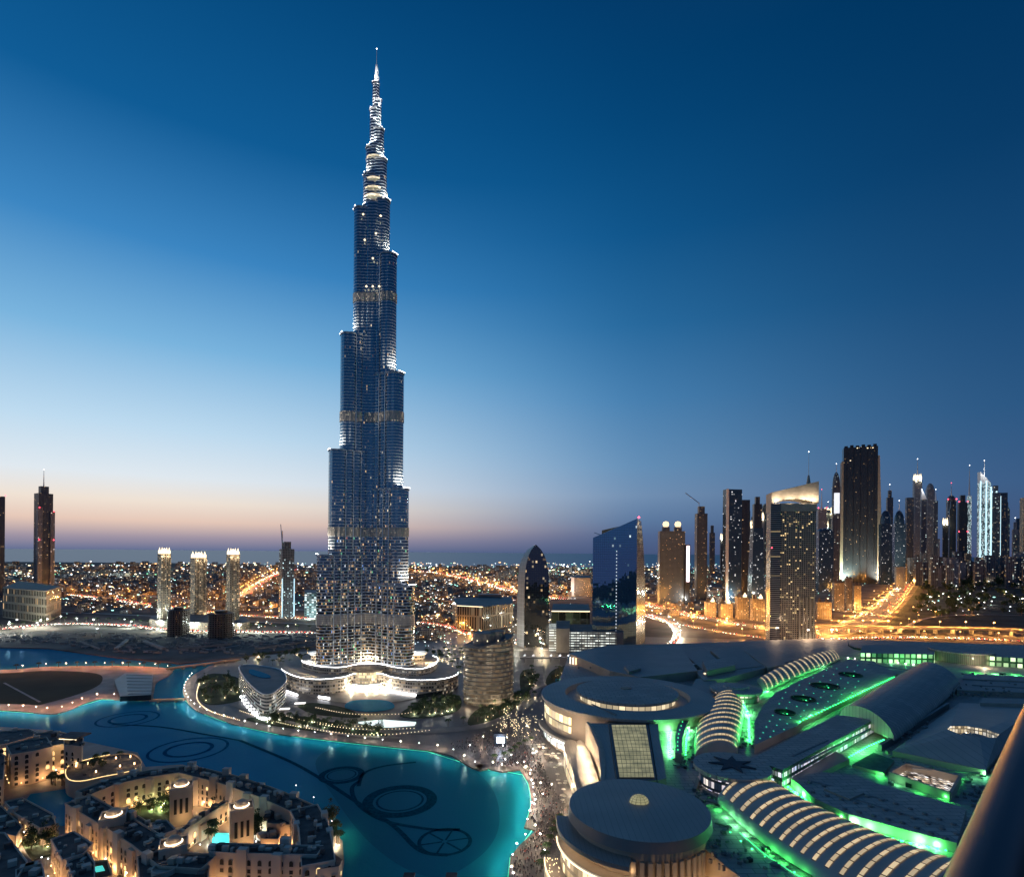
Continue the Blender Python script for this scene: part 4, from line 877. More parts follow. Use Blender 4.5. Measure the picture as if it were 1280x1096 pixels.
# --- the hotel with the curved top
yH = P(985, 808).y; c, a, rz, q = quad_tower(957, 1019, yH, .25, .55)
FH = facade('hotel_facade', (.40, .32, .25), (.05, .045, .04), 3.6, 3.5, .62, .6, .13, (1, .68, .3), 1.1, .2, .7)
FHS = facade('hotel_balconies', (.34, .32, .32), (.02, .02, .025), 30, 3.5, 1, .55, .04, (1, .7, .3), .8)
zt = PY(985, 632, yH).z; ad = empty('hotel_tower', (c[0], c[1], 0), 'tall tan hotel tower with floodlit curved crown and needle mast behind the mall', 'hotel')
part(ad, 'facade', [FH, RF], lambda m: m.prism(q, 0, zt, 0, 1))
part(ad, 'balcony_edge', FHS, lambda m: m.prism([local(c, rz, s_ * a, r_) for s_, r_ in ((-.53, -a * .275 - 2), (-.30, -a * .275 - 2), (-.30, -a * .275), (-.53, -a * .275))], 0, zt + 2))
def crown(m):
    n = 16; y0, y1 = -a * .275, a * .275
    for i in range(n):
        u0, u1 = i / n, (i + 1) / n; X = lambda u: -a / 2 * 1.03 + a * 1.06 * u
        lo = lambda u: zt + 2 + 10 * math.sin(math.pi * u) * (1 - .3 * u) ; hi = lambda u: PY(985, 613, yH).z + (PY(1015, 604, yH).z - PY(985, 613, yH).z) * (u * 1.4 - .4) + 0
        for yy in (y0 - 2, y1):
            A_ = [(*local(c, rz, X(u0), yy), lo(u0)), (*local(c, rz, X(u1), yy), lo(u1)), (*local(c, rz, X(u1), yy), hi(u1)), (*local(c, rz, X(u0), yy), hi(u0))]; m.face(A_)
        m.face([(*local(c, rz, X(u0), y0 - 2), hi(u0)), (*local(c, rz, X(u1), y0 - 2), hi(u1)), (*local(c, rz, X(u1), y1), hi(u1)), (*local(c, rz, X(u0), y1), hi(u0))])
    for u in (0, 1): m.face([(*local(c, rz, X(u), y0 - 2), lo(u)), (*local(c, rz, X(u), y1), lo(u)), (*local(c, rz, X(u), y1), hi(u)), (*local(c, rz, X(u), y0 - 2), hi(u))])
part(ad, 'curved_crown', M['render_wall'], crown)
part(ad, 'crown_base', M['render_wall'], lambda m: m.prism([local(c, rz, s_ * a * 1.02, r_) for s_, r_ in ((-.5, -a * .275 - 1.2), (.5, -a * .275 - 1.2), (.5, a * .275 + 1), (-.5, a * .275 + 1))], zt - 12, zt + 3))
pm = local(c, rz, a * .40, 0); zc = PY(1010, 604, yH).z; zm = PY(1008, 566, yH).z
part(ad, 'fin', M['render_wall'], lambda m: m.prism(ngon(pm[0], pm[1], 4.5, 8), zc - 6, zc + 14, pts2=ngon(pm[0], pm[1], 1.5, 8))); part(ad, 'mast', M['steel'], lambda m: m.lathe(pm[0], pm[1], [(.8, zc + 10), (.25, zm)], 6))
part(ad, 'beacon', M['g_white'], lambda m: m.lathe(pm[0], pm[1], [(.01, zm), (.9, zm + 1), (.01, zm + 2)], 6))
for u in (-.4, -.1, .2, .42): p_ = local(c, rz, a * u, -a * .275 - 12); light(ad, (p_[0], p_[1], zt + 6), (1, .85, .62), 26000, 'SPOT', 1, (R(120), 0, rz), cone=120)
for u, v in ((-.6, 70), (0, 85), (.55, 70)): p_ = local(c, rz, a * u, -a * .275 - v); put_lamp('wh', p_[0], p_[1], 30, 0, 1.3, 38000, (1, .68, .42), 12, 2, 'added floodlight mast brightening the tan hotel tower')  # masts added in front to warm and brighten the hotel facade
for u in (.14, .22, .30, .38, .46):
    p_ = local(c, rz, a * u, -a * .275 - 2); part(ad, 'pilaster', M['render_wall'], lambda m: m.box(p_[0], p_[1], 0, 1.6, 2.2, zt * .36, rz)); p2 = local(c, rz, a * u + 1.8, -a * .275 - 5); light(ad, (p2[0], p2[1], 7), (1, .88, .65), 16000, 'SPOT', .6, (R(165), 0, rz), cone=110)
p_ = local(c, rz, -a * .5, -a * .3); part(ad, 'warning_light', M['g_red'], lambda m: m.lathe(p_[0], p_[1], [(.01, zt * .7 - 1.5), (1.5, zt * .7), (.01, zt * .7 + 1.5)], 6))
# --- black tower with pale side wings
yK = P(1075, 728).y; c, a, rz, q = quad_tower(1051, 1096, yK, .12, .5)
bk = empty('black_tower', (c[0], c[1], 0), 'broad black tower with crenellated top and pale flaring side walls, right of the tan hotel', 'tower'); zt = PY(1072, 560, yK).z
part(bk, 'facade', [F4, RF], lambda m: m.prism(q, 0, zt, 0, 1))
for k in range(6): p_ = local(c, rz, (-.42 + .168 * k) * a, -a * .25); part(bk, 'top_block', M['dark'], lambda m: m.box(p_[0], p_[1] + 4, zt, a * .1, 14, 9 + 4 * (k % 2), rz))
for k in range(5): p_ = local(c, rz, (-.4 + .2 * k) * a, -a * .25 - 1); part(bk, 'mullion', M['dark'], lambda m: m.box(p_[0], p_[1], 0, 1.6, 1.6, zt, rz))
for k, s_ in enumerate((-1, 1)):
    def wingp(m, s_=s_):
        w0, w1, th = .5 * a, (.5 + (.10 if s_ < 0 else .17)) * a, zt * (.90 if s_ < 0 else .93)
        pts = [local(c, rz, s_ * w0, -a * .25 - 3), local(c, rz, s_ * w1, -a * .25 - 3), local(c, rz, s_ * w1, a * .25), local(c, rz, s_ * w0, a * .25)]
        pt2 = [local(c, rz, s_ * w0, -a * .25 - 3), local(c, rz, s_ * (w0 + .05 * a), -a * .25 - 3), local(c, rz, s_ * (w0 + .05 * a), a * .25), local(c, rz, s_ * w0, a * .25)]
        m.prism(pts, 0, th, pts2=pt2)
    part(bk, 'side_wall', M['stone'], wingp); p_ = local(c, rz, s_ * .56 * a, -a * .25 - 26); light(bk, (p_[0], p_[1] - 40, 10), (.75, 1, .8) if s_ < 0 else (1, .92, .7), 5000000, 'SPOT', 2, (R(150), 0, rz), cone=120)
for k, (u, v) in enumerate(((-.3, .9), (.2, .985), (.35, .985), (-.1, .99))): p_ = local(c, rz, u * a, -a * .25 - 2); part(bk, 'roof_lamp', M['g_cream'], lambda m: m.box(p_[0], p_[1], zt * v, 6, 2, 4, rz, bottom=True))

# --- the far skyline (x0, x1, ytop, depth, material, options, label)
yF = 4300
SK = [
 (822, 856, 664, 1900, F1, dict(theta=.15, k=.6), 'dark tower with two glowing round lanterns on its top, right of the blue glass tower'),
 (868, 884, 642, 2100, F1, dict(crown='box', theta=.3), 'dark unfinished tower with a crane and one bright floor near its top'),
 (903, 927, 612, 2000, F3, dict(crown=None, theta=.5, k=.5, side=[-1]), 'tall narrow tower with pale edge and slanting dark glass flank'),
 (923, 937, 625, 2300, F4, dict(theta=.3), 'plain black tower touching the pale edged one'),
 (934, 957, 660, 2100, F3, dict(theta=.4, taper=.7), 'tapering glass tower just left of the tan hotel'),
 (940, 952, 630, 2300, F4, dict(theta=.3, crown='box'), 'dark split-top tower behind the tapering glass one'),
 (1019, 1042, 664, 2600, F3, dict(theta=.3, dome=4), 'round-topped blue glass block between the tan hotel and the black tower'),
 (1020, 1033, 636, 3300, F2, dict(theta=.3, mast=612, red=2), 'pale slim tower with a mast behind the tan hotel'),
 (1039, 1050, 608, 3400, F7, dict(theta=.2, dome=18, mast=580), 'slim tower with a glowing shell-shaped top half behind the black tower'),
 (1107, 1116, 622, 4200, F1, dict(theta=.3, crown='box', mast=606), 'slim brown tower right of the black tower'),
 (1098, 1115, 655, 3300, F3, dict(theta=.3, dome=17), 'left one of the two dark blue bullet-shaped glass towers'),
 (1115, 1132, 655, 3500, F3, dict(theta=.3, dome=17, mast=626), 'right one of the two dark blue bullet-shaped towers, with a lit tip'),
 (1131, 1142, 622, 4300, F1, dict(theta=.3), 'flat-topped brown tower beside the needle-topped tower'),
 (1140, 1152, 600, 4500, F2, dict(theta=.3, mast=574, crown='spikes'), 'needle-topped tower with a glowing crown in the middle of the skyline'),
 (1150, 1158, 624, 4000, F7, dict(theta=.25, crown='wedge'), 'slim tower with a white lit wedge on top'),
 (1156, 1168, 612, 4600, F2, dict(theta=.3, dome=8), 'arch-topped pinkish tower right of the needle-topped one'),
 (1166, 1172, 626, 4300, F7, dict(theta=.3, mast=612), 'slender dark tower with a bright lamp on its shoulder'),
 (1182, 1195, 625, 5200, F7, dict(theta=.3, mast=604, dome=6, red=2), 'hazy distant tower with round top and red lights'),
 (1196, 1209, 628, 3800, F4, dict(theta=.3, red=4, crown='box'), 'dark block tower with red lights at its corners'),
 (1208, 1214, 620, 4600, F6, dict(theta=.2, mast=582), 'thin tower with a ladder of white lights and a long needle'),
 (1221, 1238, 604, 3900, F6, dict(theta=.45, k=.6, crown='wedge', mast=576), 'brightest blue-white tower with slanted pointed top on the right'),
 (1237, 1250, 616, 4000, F7, dict(theta=.3, crown='box'), 'greenish lit tower joined to the brightest one'),
 (1248, 1259, 616, 4200, F1, dict(theta=.3), 'plain dark tower at the right end of the skyline'),
 (1274, 1300, 622, 3600, F5, dict(theta=.3), 'tan lit tower cut by the right edge of the view')]
for x0, x1, yt, Yd, mt, kw, lab in SK:
    o, c, a, rz, zt = tall('skyline_tower', lab, x0, x1, yt, Yd, mt, **kw)
    if 'crane' in lab: part(o, 'crane', M['steel'], lambda m: m.tube([(c[0] - 8, c[1], zt), (c[0] - 8, c[1], zt + 40), (c[0] - 60, c[1], zt + 78)], 1.6, 5))
    if 'lanterns' in lab:
        for s_ in (-.24, .24):
            p_ = local(c, rz, s_ * a, -a * .1); part(o, 'turret', F1, lambda m: m.lathe(p_[0], p_[1], [(a * .16, zt), (a * .16, zt + 14)], 14)); part(o, 'round_lantern', glow('lantern_globe', (1, .72, .4), 1.6), lambda m: m.lathe(p_[0], p_[1], [(.01, zt + 13), (a * .1, zt + 16), (a * .13, zt + 24), (a * .1, zt + 31), (.01, zt + 34)], 14))
    if 'shell' in lab: part(o, 'glowing_shell', glow('shell_glow', (.9, .95, 1), .9), lambda m: m.prism([(p[0], p[1] - 3) for p in ngon(c[0], c[1], a * .52, 10)], zt * .72, zt * .93))
    if 'brightest' in lab:
        for s_ in (-1, .1, 1): p_ = local(c, rz, s_ * a * .5, -a * .3 - 3); part(o, 'light_line', glow('tower_light_line', (.6, .9, 1), 1.2), lambda m: m.box(p_[0], p_[1], 0, 7, 3, zt * (1.02 if s_ < 1 else .96), rz))
o = empty('lit_sign', (*PY(860, 700, 1850)[:2], 0), 'tall vertical white-pink illuminated strip beside the lantern-topped tower', 'sign'); p_ = PY(860, 700, 1850)
part(o, 'light_panel', glow('pink_white', (1, .8, .85), 2.5), lambda m: m.box(p_[0], p_[1], PY(860, 727, 1850).z, 9, 3, PY(860, 682, 1850).z - PY(860, 727, 1850).z)); part(o, 'pylon', M['dark'], lambda m: m.box(p_[0], p_[1] + 8, 0, 16, 10, PY(860, 682, 1850).z + 4))
# the dense back row of the skyline
random.seed(19)
for k in range(34):
    x_ = random.choice((random.uniform(1098, 1270), random.uniform(1098, 1270), random.uniform(1018, 1046), random.uniform(885, 955))); yt_ = random.uniform(632, 684); w_ = random.uniform(7, 13)
    tall('skyline_tower', 'mid height dark tower in the dense back row of the skyline', x_, x_ + w_, yt_, random.uniform(4700, 5300), random.choice((F7, F2, F3, F1, F4, F8B)), random.uniform(.1, .5), crown=random.choice((None, None, 'box', 'box', 'spikes')), mast=random.choice((None, None, None, yt_ - 14)), group='back row of the skyline', dome=random.choice((0, 0, 0, 5)))
# low blocks at the foot of the skyline
random.seed(3)
for k in range(46):
    x_ = 1100 + k * 4.1 + random.uniform(-2, 2); Yd = random.uniform(2900, 3800); w_ = random.uniform(7, 15)
    tall('skyline_block', 'low lit block at the feet of the skyline towers', x_, x_ + w_, random.uniform(694, 712) - (Yd - 2900) * .008, Yd, random.choice((F7, F7, F2, F5, F7, F1)), random.uniform(.1, .5), group='low blocks below the skyline', cat='building')
# tan apartment houses with small domes
for k, (x0, x1, yt, Yd, lab) in enumerate(((881, 896, 752, 1520, 'leftmost tan apartment house with a lit dome left of the hotel'), (898, 917, 754, 1500, 'second tan apartment house behind the highway'), (919, 937, 746, 1480, 'third tan apartment house, with two lit domes'), (938, 957, 748, 1440, 'tan apartment house touching the tall hotel'),
        (1040, 1056, 728, 1700, 'tan apartment slab with vertical bays right of the hotel'), (1056, 1066, 724, 1760, 'middle one of the tan slabs below the black tower'), (1066, 1077, 732, 1720, 'right tan apartment slab below the black tower'), (1018, 1040, 752, 1500, 'low tan terrace block behind the palms right of the hotel'))):
    o, c, a, rz, zt = tall('apartment_house', lab, x0, x1, yt, Yd, F5, .3, .8, cat='apartment building', group='tan apartment houses behind the highway')
    for s_ in (-.25, .25): p_ = local(c, rz, s_ * a, 0); part(o, 'dome', M['g_cream'] if k < 4 and s_ > 0 else M['oldroof'], lambda m: m.lathe(p_[0], p_[1], [(5, zt), (5, zt + 3), (3, zt + 7), (.2, zt + 12)], 10))
    light(o, (c[0], c[1] - a, 12), (1, .6, .28), 9000, size=2)
# ================================================================ THE SHOPPING MALL
ZR = 30.0
mall = empty('shopping_mall', (*P2(950, 940), 0), 'huge low mall with round drums, striped vaults and green lit dark roofs', 'shopping mall')
MR = panels('mall_roof_sheet', (.55, .46, .385), .06, .6)
def seam(name, c, su, rough=.5):
    t = NT(name); tcx = t.n('ShaderNodeTexCoord'); sp = t.n('ShaderNodeSeparateXYZ'); t.l(tcx.outputs['Object'], sp.inputs[0])
    ln = t.math('LESS_THAN', t.math('FRACT', t.math('DIVIDE', sp.outputs[0], su)), .08)
    nz = t.noise(.05, 5); base = t.mix(nz, tuple(v * .75 for v in c), tuple(v * 1.25 for v in c)); t.l(t.mix(ln, base, tuple(v * .7 for v in c)), t.b.inputs['Base Color']); t.b.inputs['Roughness'].default_value = rough
    return t.mat
MR2 = seam('seamed_roof', (.44, .37, .31), 3.0); MR3 = seam('dark_seamed_roof', (.40, .33, .28), 2.2)
ST = solid('limestone_wall', (.46, .36, .27), .75, var=.15, scale=.06)
FSH = facade('shop_window_band', (.4, .34, .27), (.5, .42, .28), 3.2, 9, .88, .8, .9, (1, .78, .42), .9, .4, .6, litc2=(1, .9, .7))
FSL = facade('shop_fascia', (.08, .1, .12), (.3, .3, .3), 2.2, 5, .8, .55, .75, (.6, .7, 1), .8, .4, .6, litc2=(1, .8, .85))
foot = px([(700, 848), (712, 816), (760, 806), (850, 804), (955, 800), (1020, 798), (1100, 800), (1280, 806), (1400, 830)], ZR) + [(330, 180), (115, 180)] + px([(1010, 1150), (930, 1100), (870, 1052), (850, 1030), (806, 990), (764, 988), (754, 965), (749, 935), (738, 904), (705, 892), (690, 880)], ZR)
part(mall, 'main_block', [ST, MR], lambda m: m.prism(foot, 0, ZR, 0, 1))
def mslab(name, pts, z, mats=None, zb=ZR - .5, n=0, closed=True):
    q = px(pts, z); q = smooth_path(q, n, True) if n else q
    m = MB(); m.prism(q, zb, z, 0, 1); return m.build(name, mats or [ST, MR], mall), q
def glight(p, power=4200, z=3, col=(.07, 1, .17)):
    k_ = random.choice((.35, .7, 1.1, 1.9)); light(mall, (p[0], p[1], z), random.choice((col, col, (.2, 1, .4))) if col[1] == 1 else col, power * 1.25 * k_, size=.4)
def gline(pts, z, step=14, power=2600, fix=True, dz=1.6, lamp=None, w=1.1):
    q = resample(px(pts, z), step)
    for p in q: glight(p, power, z + dz + .3)
    if fix:
        for i, p in enumerate(resample(px(pts, z), step / 2.0)): part(mall, 'green_lamp', lamp or M['g_green'], lambda m: m.box(p[0], p[1], z, w, w * .7, .6, i))

# back-left roofs: tan wedge, sloping seamed roofs
o, q = mslab('wedge_block', [(713, 817), (762, 808), (850, 806), (872, 838), (800, 846), (762, 838)], 40, [ST, MR2])
for k, x_ in enumerate((713, 716.5, 720)):
    a_, b_ = PY(x_, 817 + k * 1.5, P(714, 818, 40).y - 6 - k * 3), None
    part(mall, 'neon_strip', glow('neon_strip', (1, .55, .3) if k == 2 else (1, .85, .65), 3.0), lambda m: m.box(a_[0], a_[1], 12, 1.2, 1.2, 26))
p_ = P(722, 838, 20); 
for dx in (0, 14, 28): light(mall, (p_.x + dx, p_.y - 12 - dx * .6, 22), (1, .68, .38), 9000, size=1)
for k, (xa, xb) in enumerate(((770, 800), (812, 842), (850, 880), (888, 925), (930, 955))):
    mslab('raised_roof', [(xa, 812 + k * .2), (xb, 809), (xb + 28, 838 - k * 2), (xa + 30, 842 - k * 2)], 36 + k * .6, [ST, MR3])
mslab('plant_room', [(878, 826), (913, 821), (919, 831), (884, 838)], 44, [M['roof2'], MR]); mslab('plant_room', [(780, 832), (795, 829), (801, 835), (786, 839)], 43, [M['roof2'], MR])
for x_, y_ in ((868, 838), (882, 842)): p_ = P(x_, y_, 37); part(mall, 'roof_lantern', M['g_cream'], lambda m: m.box(p_.x, p_.y, 35, 3.5, 2, 3))
o, q = mslab('slanted_skylight', [(828, 822), (840, 820), (870, 830), (855, 834)], 39, [M['roof2'], M['white']])

# big ring drum with inner disc
def drum(cxp, cyp, rxp, z, prof, mats, name, n=72, parent=None):
    x, y, r = disc_from_px(cxp, cyp, rxp, z); m = MB(); m.lathe(x, y, [(r * a, b) for a, b in prof], n); m.build(name, mats, parent or mall); return x, y, r
x, y, r = drum(783, 868, 106, 40, [(.95, 0), (.95, 37)], ST, 'ring_wall')
part(mall, 'ring_roof', MR2, lambda m: m.lathe(x, y, [(r * .95, 37), (r, 38), (r, 40), (r * .72, 41), (r * .70, 37), (.01, 37)], 80))
part(mall, 'inner_drum', facade('clerestory', (.25, .22, .18), (.5, .4, .25), 5.5, 8.4, .9, .7, .95, (1, .8, .5), .7), lambda m: m.lathe(x, y - 1, [(r * .55, 37), (r * .55, 41.5)], 60))
part(mall, 'round_roof', MR, lambda m: m.lathe(x, y - 1, [(r * .55, 41.5), (r * .59, 42), (r * .59, 44), (r * .3, 45), (.01, 45.4)], 72))
part(mall, 'roof_cap', M['stone'], lambda m: m.lathe(x, y + 2, [(5, 45), (5, 46), (.01, 46.4)], 16))
# lit glass bays on the plaza side of the ring wall
def bay(a0, a1, z0, z1, mat, name, rr=.965, n=10):
    m = MB(); u = 0
    for i in range(n):
        t0, t1 = R(a0 + (a1 - a0) * i / n), R(a0 + (a1 - a0) * (i + 1) / n); d = r * rr * abs(t1 - t0)
        m.face([(x + r * rr * math.cos(t0), y + r * rr * math.sin(t0), z0), (x + r * rr * math.cos(t1), y + r * rr * math.sin(t1), z0), (x + r * rr * math.cos(t1), y + r * rr * math.sin(t1), z1), (x + r * rr * math.cos(t0), y + r * rr * math.sin(t0), z1)], 0, [(u, z0), (u + d, z0), (u + d, z1), (u, z1)]); u += d
    return m.build(name, mat, mall)
G1 = facade('bright_curved_glazing', (.3, .26, .2), (.6, .5, .3), 6, 13, .92, .9, 1, (1, .8, .42), .95, litc2=(1, .9, .65)); G2 = facade('cool_shopfront', (.3, .3, .3), (.5, .5, .5), 3, 8, .85, .9, .9, (.75, .95, 1), 1.4, litc2=(1, .95, .85))
bay(178, 222, 20, 33, G1, 'curved_glazing'); bay(180, 230, 4, 12, G2, 'shopfront', .97)
part(mall, 'canopy', M['concrete'], lambda m: m.prism([(x + r * c_ * math.cos(R(t_)), y + r * c_ * math.sin(R(t_))) for c_, ts in ((1.03, range(176, 236, 6)), (.95, range(230, 172, -6))) for t_ in ts], 13, 15))
for t_ in (250, 262, 274): part(mall, 'buttress', ST, lambda m: m.box(x + r * .975 * math.cos(R(t_)), y + r * .975 * math.sin(R(t_)), 0, 6, 4, 36, R(t_ + 90)))
for t_ in range(182, 240, 11): light(mall, (x + r * 1.12 * math.cos(R(t_)), y + r * 1.12 * math.sin(R(t_)), 8), (1, .85, .65), 3200, size=1)
for t_ in (232, 244, 256): light(mall, (x + r * 1.1 * math.cos(R(t_)), y + r * 1.1 * math.sin(R(t_)), 26), (1, .75, .5), 2500, size=1)

# glass roof between the two discs, with its dark flanks and the floodlit curved wall
SKY_ = NT('glass_roof_grid'); uvn = SKY_.n('ShaderNodeUVMap'); sp = SKY_.n('ShaderNodeSeparateXYZ'); SKY_.l(uvn.outputs[0], sp.inputs[0])
gx = SKY_.math('FRACT', sp.outputs[0]); gy = SKY_.math('FRACT', sp.outputs[1])
msk = SKY_.math('MULTIPLY', SKY_.math('GREATER_THAN', gx, .09), SKY_.math('GREATER_THAN', gy, .09))
nzz = SKY_.noise(.12, 4)
SKY_.l(SKY_.mix(msk, (.05, .05, .03), (.4, .36, .22)), SKY_.b.inputs['Base Color']); SKY_.l(SKY_.mix(nzz, (.7, .62, .2), (1, .9, .5)), SKY_.b.inputs['Emission Color'])
SKY_.l(SKY_.math('MULTIPLY', msk, SKY_.math('MULTIPLY_ADD', nzz, .5, .02)), SKY_.b.inputs['Emission Strength']); SKY_.mat.cycles.emission_sampling = 'NONE'
gq = px([(764, 906), (807, 906), (818, 972), (774, 972)], 38)
def grid_quad(m, q, z, nu, nv):
    m.face([(*q[3], z), (*q[2], z), (*q[1], z), (*q[0], z)], 0, [(0, 0), (nu, 0), (nu, nv), (0, nv)])
part(mall, 'glass_roof', SKY_.mat, lambda m: grid_quad(m, gq, 38.3, 9, 14)); mslab('skylight_frame', [(761, 904), (810, 904), (821, 975), (771, 975)], 38, [ST, M['dark']])
mslab('side_roof', [(735, 904), (760, 904), (770, 975), (752, 975), (748, 935)], 37, [ST, MR3]); mslab('side_roof', [(811, 904), (822, 904), (833, 972), (822, 975)], 37.5, [ST, MR3])
cw = smooth_path(px([(732, 904), (741, 915), (749, 935), (752, 955), (750, 978)], 36), 6); cwo = offset(cw, 3.5); cwo2 = offset(cw, -9)
part(mall, 'curved_wall', M['render_wall'], lambda m: m.prism(cw + offset(cw, 2.5)[::-1], 0, 37.5))
part(mall, 'curved_wing', [ST, MR2], lambda m: m.prism(smooth_path(px([(722, 922), (734, 930), (745, 960), (750, 985), (735, 988), (722, 960)], 22), 4, True), 0, 20, 0, 1))
for i in range(3, len(cw) - 2, 3):
    for sgn in (-1, 1):
        p_ = offset(cw, sgn * 6.5)[i]; light(mall, (p_[0], p_[1], 24), (1, .8, .52), 5200, size=.6)
part(mall, 'entrance_wing', [FSH, MR2], lambda m: m.prism(smooth_path(px([(705, 930), (717, 924), (728, 942), (734, 966), (733, 986), (722, 988), (716, 962)], 18), 4, True), 0, 18, 0, 1))
for x_, y_ in ((700, 945), (708, 962), (714, 985), (718, 1002), (705, 1010)): p_ = P(x_, y_, 4); light(mall, (p_.x, p_.y, 6), (1, .8, .58), 4200, size=.8)

# near disc with shell lantern
x, y, r = disc_from_px(798, 1008, 86, 42)
part(mall, 'disc_drum', ST, lambda m: m.lathe(x, y, [(r * .94, 0), (r * .94, 38)], 80)); part(mall, 'disc_fascia', M['roof2'], lambda m: m.lathe(x, y, [(r * .94, 36), (r * 1.02, 37), (r * 1.0, 42)], 90))
part(mall, 'disc_roof', MR2, lambda m: m.lathe(x, y, [(r * 1.0, 42), (r * .5, 42.8), (.01, 43.2)], 90))
def shell_l(m):
    n = 12
    for i in range(n):
        for j in range(5):
            f = lambda a, b: (x + 1.5 + (-4 + 6.5 * math.cos(a) * math.cos(b * .9)) * 1.0, y + 5 + 4.2 * math.sin(a) * .9, 43 + 4.2 * math.sin(b))
            a0, a1 = math.pi * 2 * i / n, math.pi * 2 * (i + 1) / n; b0, b1 = math.pi / 2 * j / 5, math.pi / 2 * (j + 1) / 5
            q_ = [(x + 1 + 5 * math.cos(a) * math.cos(b), y + 3 + 3.6 * math.sin(a) * math.cos(b), 43 + 4 * math.sin(b)) for a, b in ((a0, b0), (a1, b0), (a1, b1), (a0, b1))]
            m.face(q_, 0, [(i, j), (i + 1, j), (i + 1, j + 1), (i, j + 1)])
part(mall, 'shell_lantern', SKY_.mat, shell_l)
# terraces of the near disc on the lake side
def arc_slab(name, mats, a0, a1, r0, r1, z0, z1, n=20, m_=None):
    pts = [(x + r * r1 * math.cos(R(a0 + (a1 - a0) * i / n)), y + r * r1 * math.sin(R(a0 + (a1 - a0) * i / n))) for i in range(n + 1)] + [(x + r * r0 * math.cos(R(a1 - (a1 - a0) * i / n)), y + r * r0 * math.sin(R(a1 - (a1 - a0) * i / n))) for i in range(n + 1)]
    m = MB(); m.prism(pts, z0, z1, 0, 1, True); return m.build(name, mats, mall)
def arc_tube(name, mat, a0, a1, rr, z, rad=.3, n=24):
    m = MB(); m.tube([(x + r * rr * math.cos(R(a0 + (a1 - a0) * i / n)), y + r * rr * math.sin(R(a0 + (a1 - a0) * i / n)), z) for i in range(n + 1)], rad, 6); return m.build(name, mat, mall)
arc_slab('terrace_roof', [M['roof2'], MR3], 168, 252, .9, 1.19, 31.5, 33.5); arc_slab('terrace', [FSH, M['paving']], 170, 256, .9, 1.12, 0, 25)
arc_slab('terrace_edge', [M['white'], M['paving']], 172, 258, 1.0, 1.17, 24.2, 25.6); arc_tube('terrace_light', M['g_cream'], 174, 257, 1.18, 24.6, .28)
arc_slab('lower_terrace', [FSH, M['paving']], 172, 262, .9, 1.35, 0, 13); arc_tube('terrace_light', M['g_cream'], 174, 260, 1.355, 13.4, .3)
for t_ in range(180, 258, 9): light(mall, (x + r * 1.06 * math.cos(R(t_)), y + r * 1.06 * math.sin(R(t_)), 29), (1, .7, .38), 330, size=.4); light(mall, (x + r * 1.26 * math.cos(R(t_)), y + r * 1.26 * math.sin(R(t_)), 16), (1, .7, .4), 420, size=.4)
random.seed(5)
for k in range(70):
    t_ = R(random.uniform(175, 255)); rr = random.uniform(1.16, 1.33); part(mall, 'table_lamp', M['g_cream'], lambda m: m.box(x + r * rr * math.cos(t_), y + r * rr * math.sin(t_), 13.6, .35, .35, .4))
# finned stone facade under the disc with lit windows
def fins(m):
    for t_ in range(254, 318, 6):
        a_ = R(t_); a2 = R(t_ + 3); p0 = (x + r * 1.0 * math.cos(a_), y + r * 1.0 * math.sin(a_)); p1 = (x + r * .99 * math.cos(a_) , y + r * .99 * math.sin(a_))
        m.box(p0[0], p0[1], 0, 2.0, 1.6, 33, a_ + math.pi / 2)
part(mall, 'stone_fins', ST, fins)
for t_ in range(257, 318, 6):
    a_ = R(t_)
    for z_ in (4, 14): part(mall, 'tall_window', M['win_lit'] if (t_ % 4) else M['g_cream'], lambda m: m.box(x + r * .95 * math.cos(a_), y + r * .95 * math.sin(a_), z_, 1.7, .5, 7.5, a_ + math.pi / 2))
for t_ in range(258, 320, 12): light(mall, (x + r * 1.22 * math.cos(R(t_)), y + r * 1.22 * math.sin(R(t_)), 12), (1, .66, .32), 4200, size=.8)
# right-hand street front running down the picture
fr = px([(850, 1032), (880, 1058), (915, 1084), (945, 1104), (980, 1130)], 27)
part(mall, 'street_front', M['render_wall'], lambda m: [m.wall(fr[i], fr[i + 1], 0, 28.5, 2.0) for i in range(len(fr) - 1)])
q_ = resample(fr, 3.0); of = offset(q_, -2.6)
for i, p in enumerate(of):
    if i < 7: light(mall, (p[0], p[1], 12), (1, .78, .5), 900, size=.3)
of2 = offset(q_, -1.25)
for i in range(8, len(of2) - 1, 2):
    a_ = math.atan2(of2[i + 1][1] - of2[i][1], of2[i + 1][0] - of2[i][0]); part(mall, 'window', M['g_cream'], lambda m: m.box(of2[i][0], of2[i][1], 17, 3.2, .4, 4.4, a_)); part(mall, 'window_frame', M['stone'], lambda m: m.box(of2[i][0], of2[i][1] - .3, 18, 1.7, .5, 2.3, a_))
    p = of[i]; light(mall, (p[0] - 1, p[1] - 1, 20), (1, .75, .45), 300, size=.3)
mslab('lower_wing', [(848, 1045), (870, 1062), (900, 1090), (890, 1110), (850, 1085)], 14, [FSH, M['stone']], 0)

